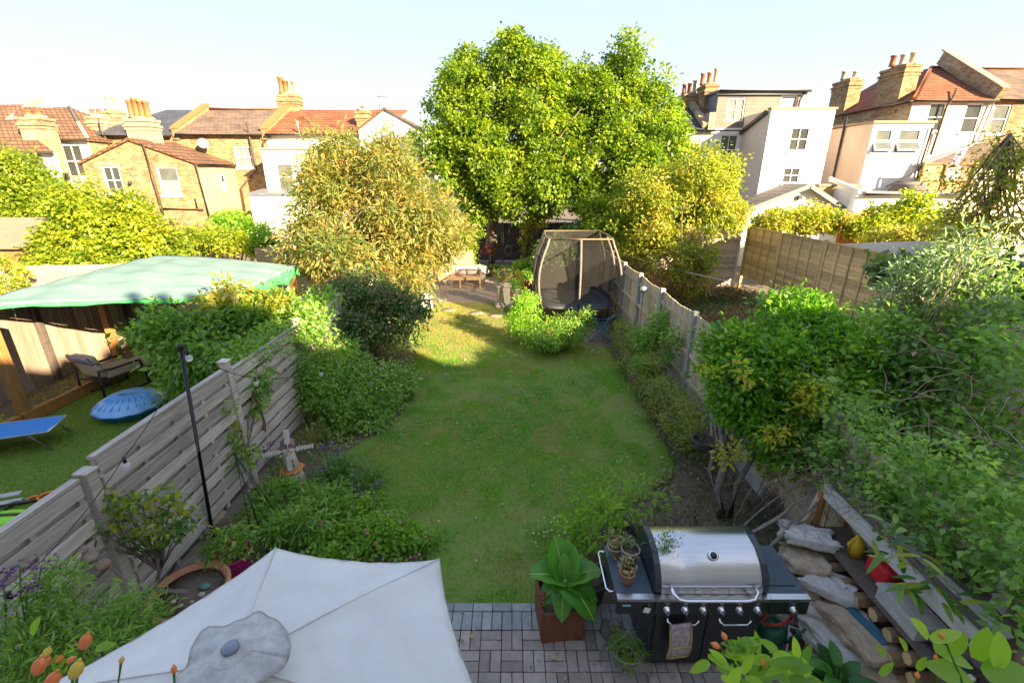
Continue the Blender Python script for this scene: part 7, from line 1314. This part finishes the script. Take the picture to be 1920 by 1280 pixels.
c0 = Vector((-2.42, 16.9, 0)); t = thing('plant_stand', 'thin wrought iron plant stand in front of the bench', 'plant stand', c0); wi = pmat('wrought', (.33, .24, .18), (.24, .17, .13), scale=8, rough=.7)
for k in range(3): a = k*2.094+.4; B().tube([c0+Vector((.24*math.cos(a), .24*math.sin(a), .012)), c0+Vector((.15*math.cos(a), .15*math.sin(a), .2)), c0+Vector((.13*math.cos(a), .13*math.sin(a), .45)), c0+Vector((.2*math.cos(a), .2*math.sin(a), .55))], .014, 6).obj('leg', wi, t)
B().tube([c0+Vector((.19*math.cos(k*.5236), .19*math.sin(k*.5236), .55)) for k in range(12)], .012, 6, closed=True).obj('ring', wi, t)
c0 = gp(944, 573); t = thing('stone_pedestal', 'square carved stone pedestal at the end of the lawn', 'pedestal', c0); T = Matrix.Translation(c0) @ Matrix.Rotation(R(8), 4, 'Z')
B(T).bx(-.29, .29, -.29, .29, 0, .09).bx(-.25, .25, -.25, .25, .092, .15).obj('plinth', stone_m, t, bevel=.015); B(T).bx(-.205, .205, -.205, .205, .152, .70).obj('shaft', stone_m, t, bevel=.01); B(T).bx(-.25, .25, -.25, .25, .702, .76).lathe([(.24, .762), (.18, .80), (.12, .82)], 4).obj('cap', stone_m, t, bevel=.01); B(T).bx(-.14, .14, -.213, -.207, .25, .6).obj('carved_panel', stone_m, t, bevel=.004)
t = thing('flower_basket', 'moss-lined flower basket with red flowers on the stone pedestal', 'planter', c0+Vector((0, 0, .82))); B(T).lathe([(.06, .82), (.10, .84), (.22, .98), (.30, 1.06), (.31, 1.08), (.26, 1.06), (0, 1.02)], 20, sx=1.2, sy=.9).obj('basket', pmat('basket_moss', (.40, .34, .17), (.28, .24, .11), scale=18, rough=.95, bump=.6), t); foliage('foliage', [(c0.x, c0.y, 1.12, .28, .22, .14)], lf_mid, 40, .08, 12, .07, .04, t, 111, zmin=1.0); cc, _ = clumps([(c0.x, c0.y, 1.14, .28, .22, .14)], 26, .95, 112); dots('flower', cc, .035, leaf_mat('flower_mix', [(.60, .05, .06), (.65, .20, .25), (.7, .5, .5)], trans=.1), t)
for s in (-1, 1): B(T).tube([(s*.33, 0, 1.06), (s*.37, 0, 1.22), (s*.30, 0, 1.36)], .012, 6).obj('handle', twig_m, t)
c0 = gp(800, 578); t = thing('stone_block', 'upright white carved stone beside the far patio', 'ornament', c0); B(Matrix.Translation(c0) @ Matrix.Rotation(R(20), 4, 'Z')).extr([(-.2, -.09, 0), (.2, -.09, 0), (.17, -.09, .42), (.05, -.09, .58), (-.12, -.09, .52), (-.2, -.09, .4)], (0, .18, 0)).obj('block', white_paint, t, bevel=.03); B(Matrix.Translation(c0) @ Matrix.Rotation(R(20), 4, 'Z')).tube([(.02+.06*math.cos(k*.5236), -.1, .3+.07*math.sin(k*.5236)) for k in range(12)], .014, 5, closed=True).obj('carved_ring', stone_m, t)
for k, (px, py, dx) in enumerate(((930, 592, 0), (842, 582, 0), (893, 588, 0))):
    c0 = gp(px, py); tag(B().lathe([(.22, .006), (.21, .035), (0, .037)], 18, c0, sx=1.15, sy=.9).obj('stepping_stone', far_pave), ('round stepping stone nearest the pedestal', 'round stepping stone at the left edge of the lawn end', 'round stepping stone in the middle of the lawn end')[k], 'stepping stone', 'stepping stones')
def spot_pot(label, px, py, r, h, mat, fm, fh, seed, fr_=None): c = gp(px, py); t = pot('terracotta_pot', label, c, r, h, mat); foliage('foliage', [(c.x, c.y, h+fh*.4, r*1.3, r*1.2, fh*.6)], fm, 36, .07, 14, .08, .04, t, seed, zmin=h*.8); return t
spot_pot('terracotta pot of greenery near the right trunk', 990, 541, .20, .36, terracotta, lf_mid, .4, 121); spot_pot('terracotta pot at the foot of the left trunk', 925, 518, .18, .3, terracotta, lf_dark, .2, 122); spot_pot('pale pot beside the pedestal', 965, 555, .2, .3, pmat('pot_stone', (.45, .42, .38), (.36, .33, .3), scale=6, rough=.9), lf_mid, .3, 123)
c0 = gp(972, 548); t = shrub('dwarf_conifer', 'small golden cone-shaped conifer beside the pedestal', 'shrub', [(c0.x, c0.y, .3, .22, .22, .3), (c0.x, c0.y, .62, .13, .13, .28)], lf_yellow, 120, .06, 20, .05, .012, seed=124, updir=.8, nl=6)
c0 = at(918, 468, 22.1); t = thing('hanging_planter', 'red flowers in a small planter hung on the left trunk', 'planter', c0); B().lathe([(.05, -.18), (.14, -.04), (.15, 0)], 14, c0).obj('pot', terracotta, t); cc = np.array([tuple(c0)])+rng.normal(size=(50, 3))*np.array([.18, .1, .14]); dots('flower', cc, .04, red_m, t); B().tube([c0+Vector((0, .1, .1)), c0+Vector((0, .3, .25))], .01, 4).obj('bracket', black_metal, t)
c0 = at(953, 470, 21.5); t = thing('hanging_ring', 'dark ring hanging on a rope between the two trunks', 'ornament', c0); B().tube([c0+Vector((.16*math.cos(k*.5236), 0, .22*math.sin(k*.5236))) for k in range(12)], .03, 6, closed=True).obj('ring', bark, t); B().tube([c0+Vector((0, 0, .22)), at(957, 380, 21.5)], .012, 5).obj('rope', twig_m, t)
# ivy up the right-hand trunk, low shrubs around the trunks and end fence
cT = at(990, 440, 22.4); e = [(cT.x, 22.5, 1.2, .45, .4, 1.3), (cT.x+.3, 22.3, 2.6, .5, .4, .8)]; shrub('trunk_ivy', 'ivy wrapped around the right trunk', 'climber', e, lf_gold, 120, .16, 14, .12, .09, seed=131)
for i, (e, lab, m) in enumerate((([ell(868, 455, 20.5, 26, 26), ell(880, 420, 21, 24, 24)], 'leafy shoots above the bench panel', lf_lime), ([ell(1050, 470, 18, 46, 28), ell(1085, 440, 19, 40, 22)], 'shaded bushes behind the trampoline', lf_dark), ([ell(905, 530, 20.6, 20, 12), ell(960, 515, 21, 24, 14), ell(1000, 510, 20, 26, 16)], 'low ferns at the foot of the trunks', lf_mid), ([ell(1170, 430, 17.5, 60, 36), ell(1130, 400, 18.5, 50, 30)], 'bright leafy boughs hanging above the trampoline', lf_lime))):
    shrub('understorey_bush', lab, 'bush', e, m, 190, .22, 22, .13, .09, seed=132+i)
# conduit and lamp on the right fence, blue watering trough, hanging basket
c0 = at(1206, 548, 10.9); t = thing('post_lamp', 'silver lamp head on a pale conduit pole in front of the right fence', 'lamp', (c0.x, c0.y, 0)); B().tube([(c0.x, c0.y, 0), c0], .028, 8).obj('pole', concrete, t); B().lathe([(.05, 0), (.09, .04), (.08, .12), (.03, .15)], 14, c0).obj('lamp_head', al, t)
c0 = gp(1275, 715, .15); t = thing('blue_bracket', 'blue plastic hose bracket at the foot of the right fence', 'hose bracket', (c0.x, c0.y, 0)); bl = pmat('bracket_blue', (.02, .16, .28), (.02, .13, .24), scale=5, rough=.5); B().tube([(c0.x, c0.y+.3, .45), (c0.x, c0.y+.28, .2), (c0.x+.02, c0.y, .12), (c0.x+.05, c0.y-.5, .1)], .03, 6).obj('pipe', bl, t); B().bx(c0.x-.05, c0.x+.08, c0.y-.6, c0.y-.3, 0, .12).obj('foot', bl, t)
c0 = at(1320, 825, 5.3); t = thing('hanging_basket', 'dark wicker hanging basket of dead stems beside the glossy shrub', 'hanging basket', c0); B().lathe([(.06, -.13), (.13, -.08), (.155, 0), (.145, 0), (.12, -.06), (0, -.08)], 20, c0).obj('bowl', pmat('dark_wicker', (.10, .085, .075), (.06, .05, .045), scale=40, rough=.9, bump=.6), t); B().tube([c0+Vector((.15*math.cos(k*.3142), .15*math.sin(k*.3142), 0)) for k in range(20)], .014, 6, closed=True).obj('rim', fr, t)
for k in range(3): a = k*2.094; B().tube([c0+Vector((.15*math.cos(a), .15*math.sin(a), 0)), c0+Vector((.02, .05, .42))], .004, 4).obj('chain', wire, t)
b = B()
for k in range(16): b.tube(wob(c0+Vector((random.gauss(0, .06), random.gauss(0, .06), -.05)), c0+Vector((random.gauss(0, .15), random.gauss(0, .12), random.uniform(.0, .12))), 3, .02), .004, 4, cap=False)
b.obj('dead_stem', twig_m, t, fix=False); B().beam(gp(1335, 880)+Vector((0, 0, 0)), c0+Vector((.05, .05, .45)), .035, .02).obj('white_stake', white_paint, t)
# pale path and pebbles at the lawn's right corner, clothes line
peb = pmat('pebble', (.48, .44, .40), (.34, .31, .28), scale=5, rough=.8, orand=.2); pb_ = [gp(*p) for p in ((1215, 900), (1285, 880), (1300, 930), (1240, 965), (1195, 955))]
pc = thing('pebble_patch', 'loose pale pebbles and cobbles at the right corner of the lawn', 'pebbles', gp(1245, 925)); P = scatter(420, pb_, .012)
for pnt in P[:300]: o = B().ico((0, 0, 0), random.uniform(.014, .04), 1, (1.2, 1, .6), .12).obj('pebble', peb, pc); o.location = Vector(pnt)-pc.location; o.rotation_euler.z = random.random()*6
a, b_ = Vector((3.5, 17.5, 1.75)), Vector((8.2, 11.2, 1.35)); tag(B().tube([a.lerp(b_, s/12)-Vector((0, 0, .22*4*(s/12)*(1-s/12))) for s in range(13)], .012, 5).obj('clothes_line', pmat('rope', (.6, .55, .45), (.5, .45, .36), scale=20, rough=.9)), 'slack pale clothes line across the right-hand garden', 'clothes line')

# ============================================================= CANES, DEAD VINES AND LOOSE GROWTH
cane = pmat('cane', (.36, .24, .17), (.24, .16, .11), scale=9, rough=.8); rr = random.Random(77)
def canes(name, label, starts, n, L, mat, r=.006, spread=.5, seed=1, parent=None, cat='stems'):
    rr = random.Random(seed); t = thing(name, label, cat, starts[0]); b = B()
    for _ in range(n):
        p = Vector(rr.choice(starts))+Vector((rr.gauss(0, .12), rr.gauss(0, .2), rr.gauss(0, .08))); a = rr.uniform(0, 6.283); l = L*rr.uniform(.5, 1.2); d = Vector((math.cos(a), math.sin(a), rr.uniform(.2, 1.0))).normalized(); pts = [p]
        for k in range(6): d = (d+Vector((rr.gauss(0, .16), rr.gauss(0, .16), -.22))).normalized(); pts.append(pts[-1]+d*l/6)
        b.tube(pts, [r*(1-.12*k) for k in range(7)], 5, cap=False)
    b.obj('stem', mat, t, fix=False)['kind'] = 'stuff'; return t
canes('bramble_canes', 'long arching bramble canes above the thicket', [cp(1720, 760, 4.9), cp(1800, 700, 4.8), cp(1650, 820, 4.7), cp(1860, 820, 4.2), cp(1700, 640, 5.6)], 46, 1.0, cane, .006, seed=5)
canes('dead_vine', 'tangle of bare dry vine stems over the log store roof', [cp(1590, 905, 4.3), cp(1640, 960, 4.0), cp(1720, 1000, 3.7), cp(1780, 1050, 3.5), cp(1560, 890, 4.5)], 70, .55, twig_m, .004, seed=6)
canes('dead_vine', 'thin pale dead stems hanging on the fence beside the glossy shrub', [cp(1470, 880, 5.0), cp(1530, 900, 4.8), cp(1420, 900, 5.2)], 26, .6, cane, .004, seed=7)

P = np.concatenate([scatter(330, [(q.x, q.y) for q in LAWN], .03), scatter(60, [(-.9, 2.6), (3.2, 2.6), (3.2, 3.5), (-.9, 3.5)], .052), scatter(160, [(1.9, 3.7), (3.4, 3.7), (3.3, 9), (2.4, 9)], .05)])
tag(leaves('fallen_leaf', P, rng.normal(size=(len(P), 3))*np.array([1, 1, .15]), UP+rng.normal(size=(len(P), 3))*.35, .03+.035*rng.random(len(P)), .02+.02*rng.random(len(P)), rng.random(len(P)), leaf_mat('leaf_fallen', [(.20, .11, .05), (.34, .22, .10), (.45, .38, .12), (.30, .26, .20)], trans=.1)), 'scattered fallen autumn leaves on the lawn and paving', 'fallen leaves', kind='stuff')
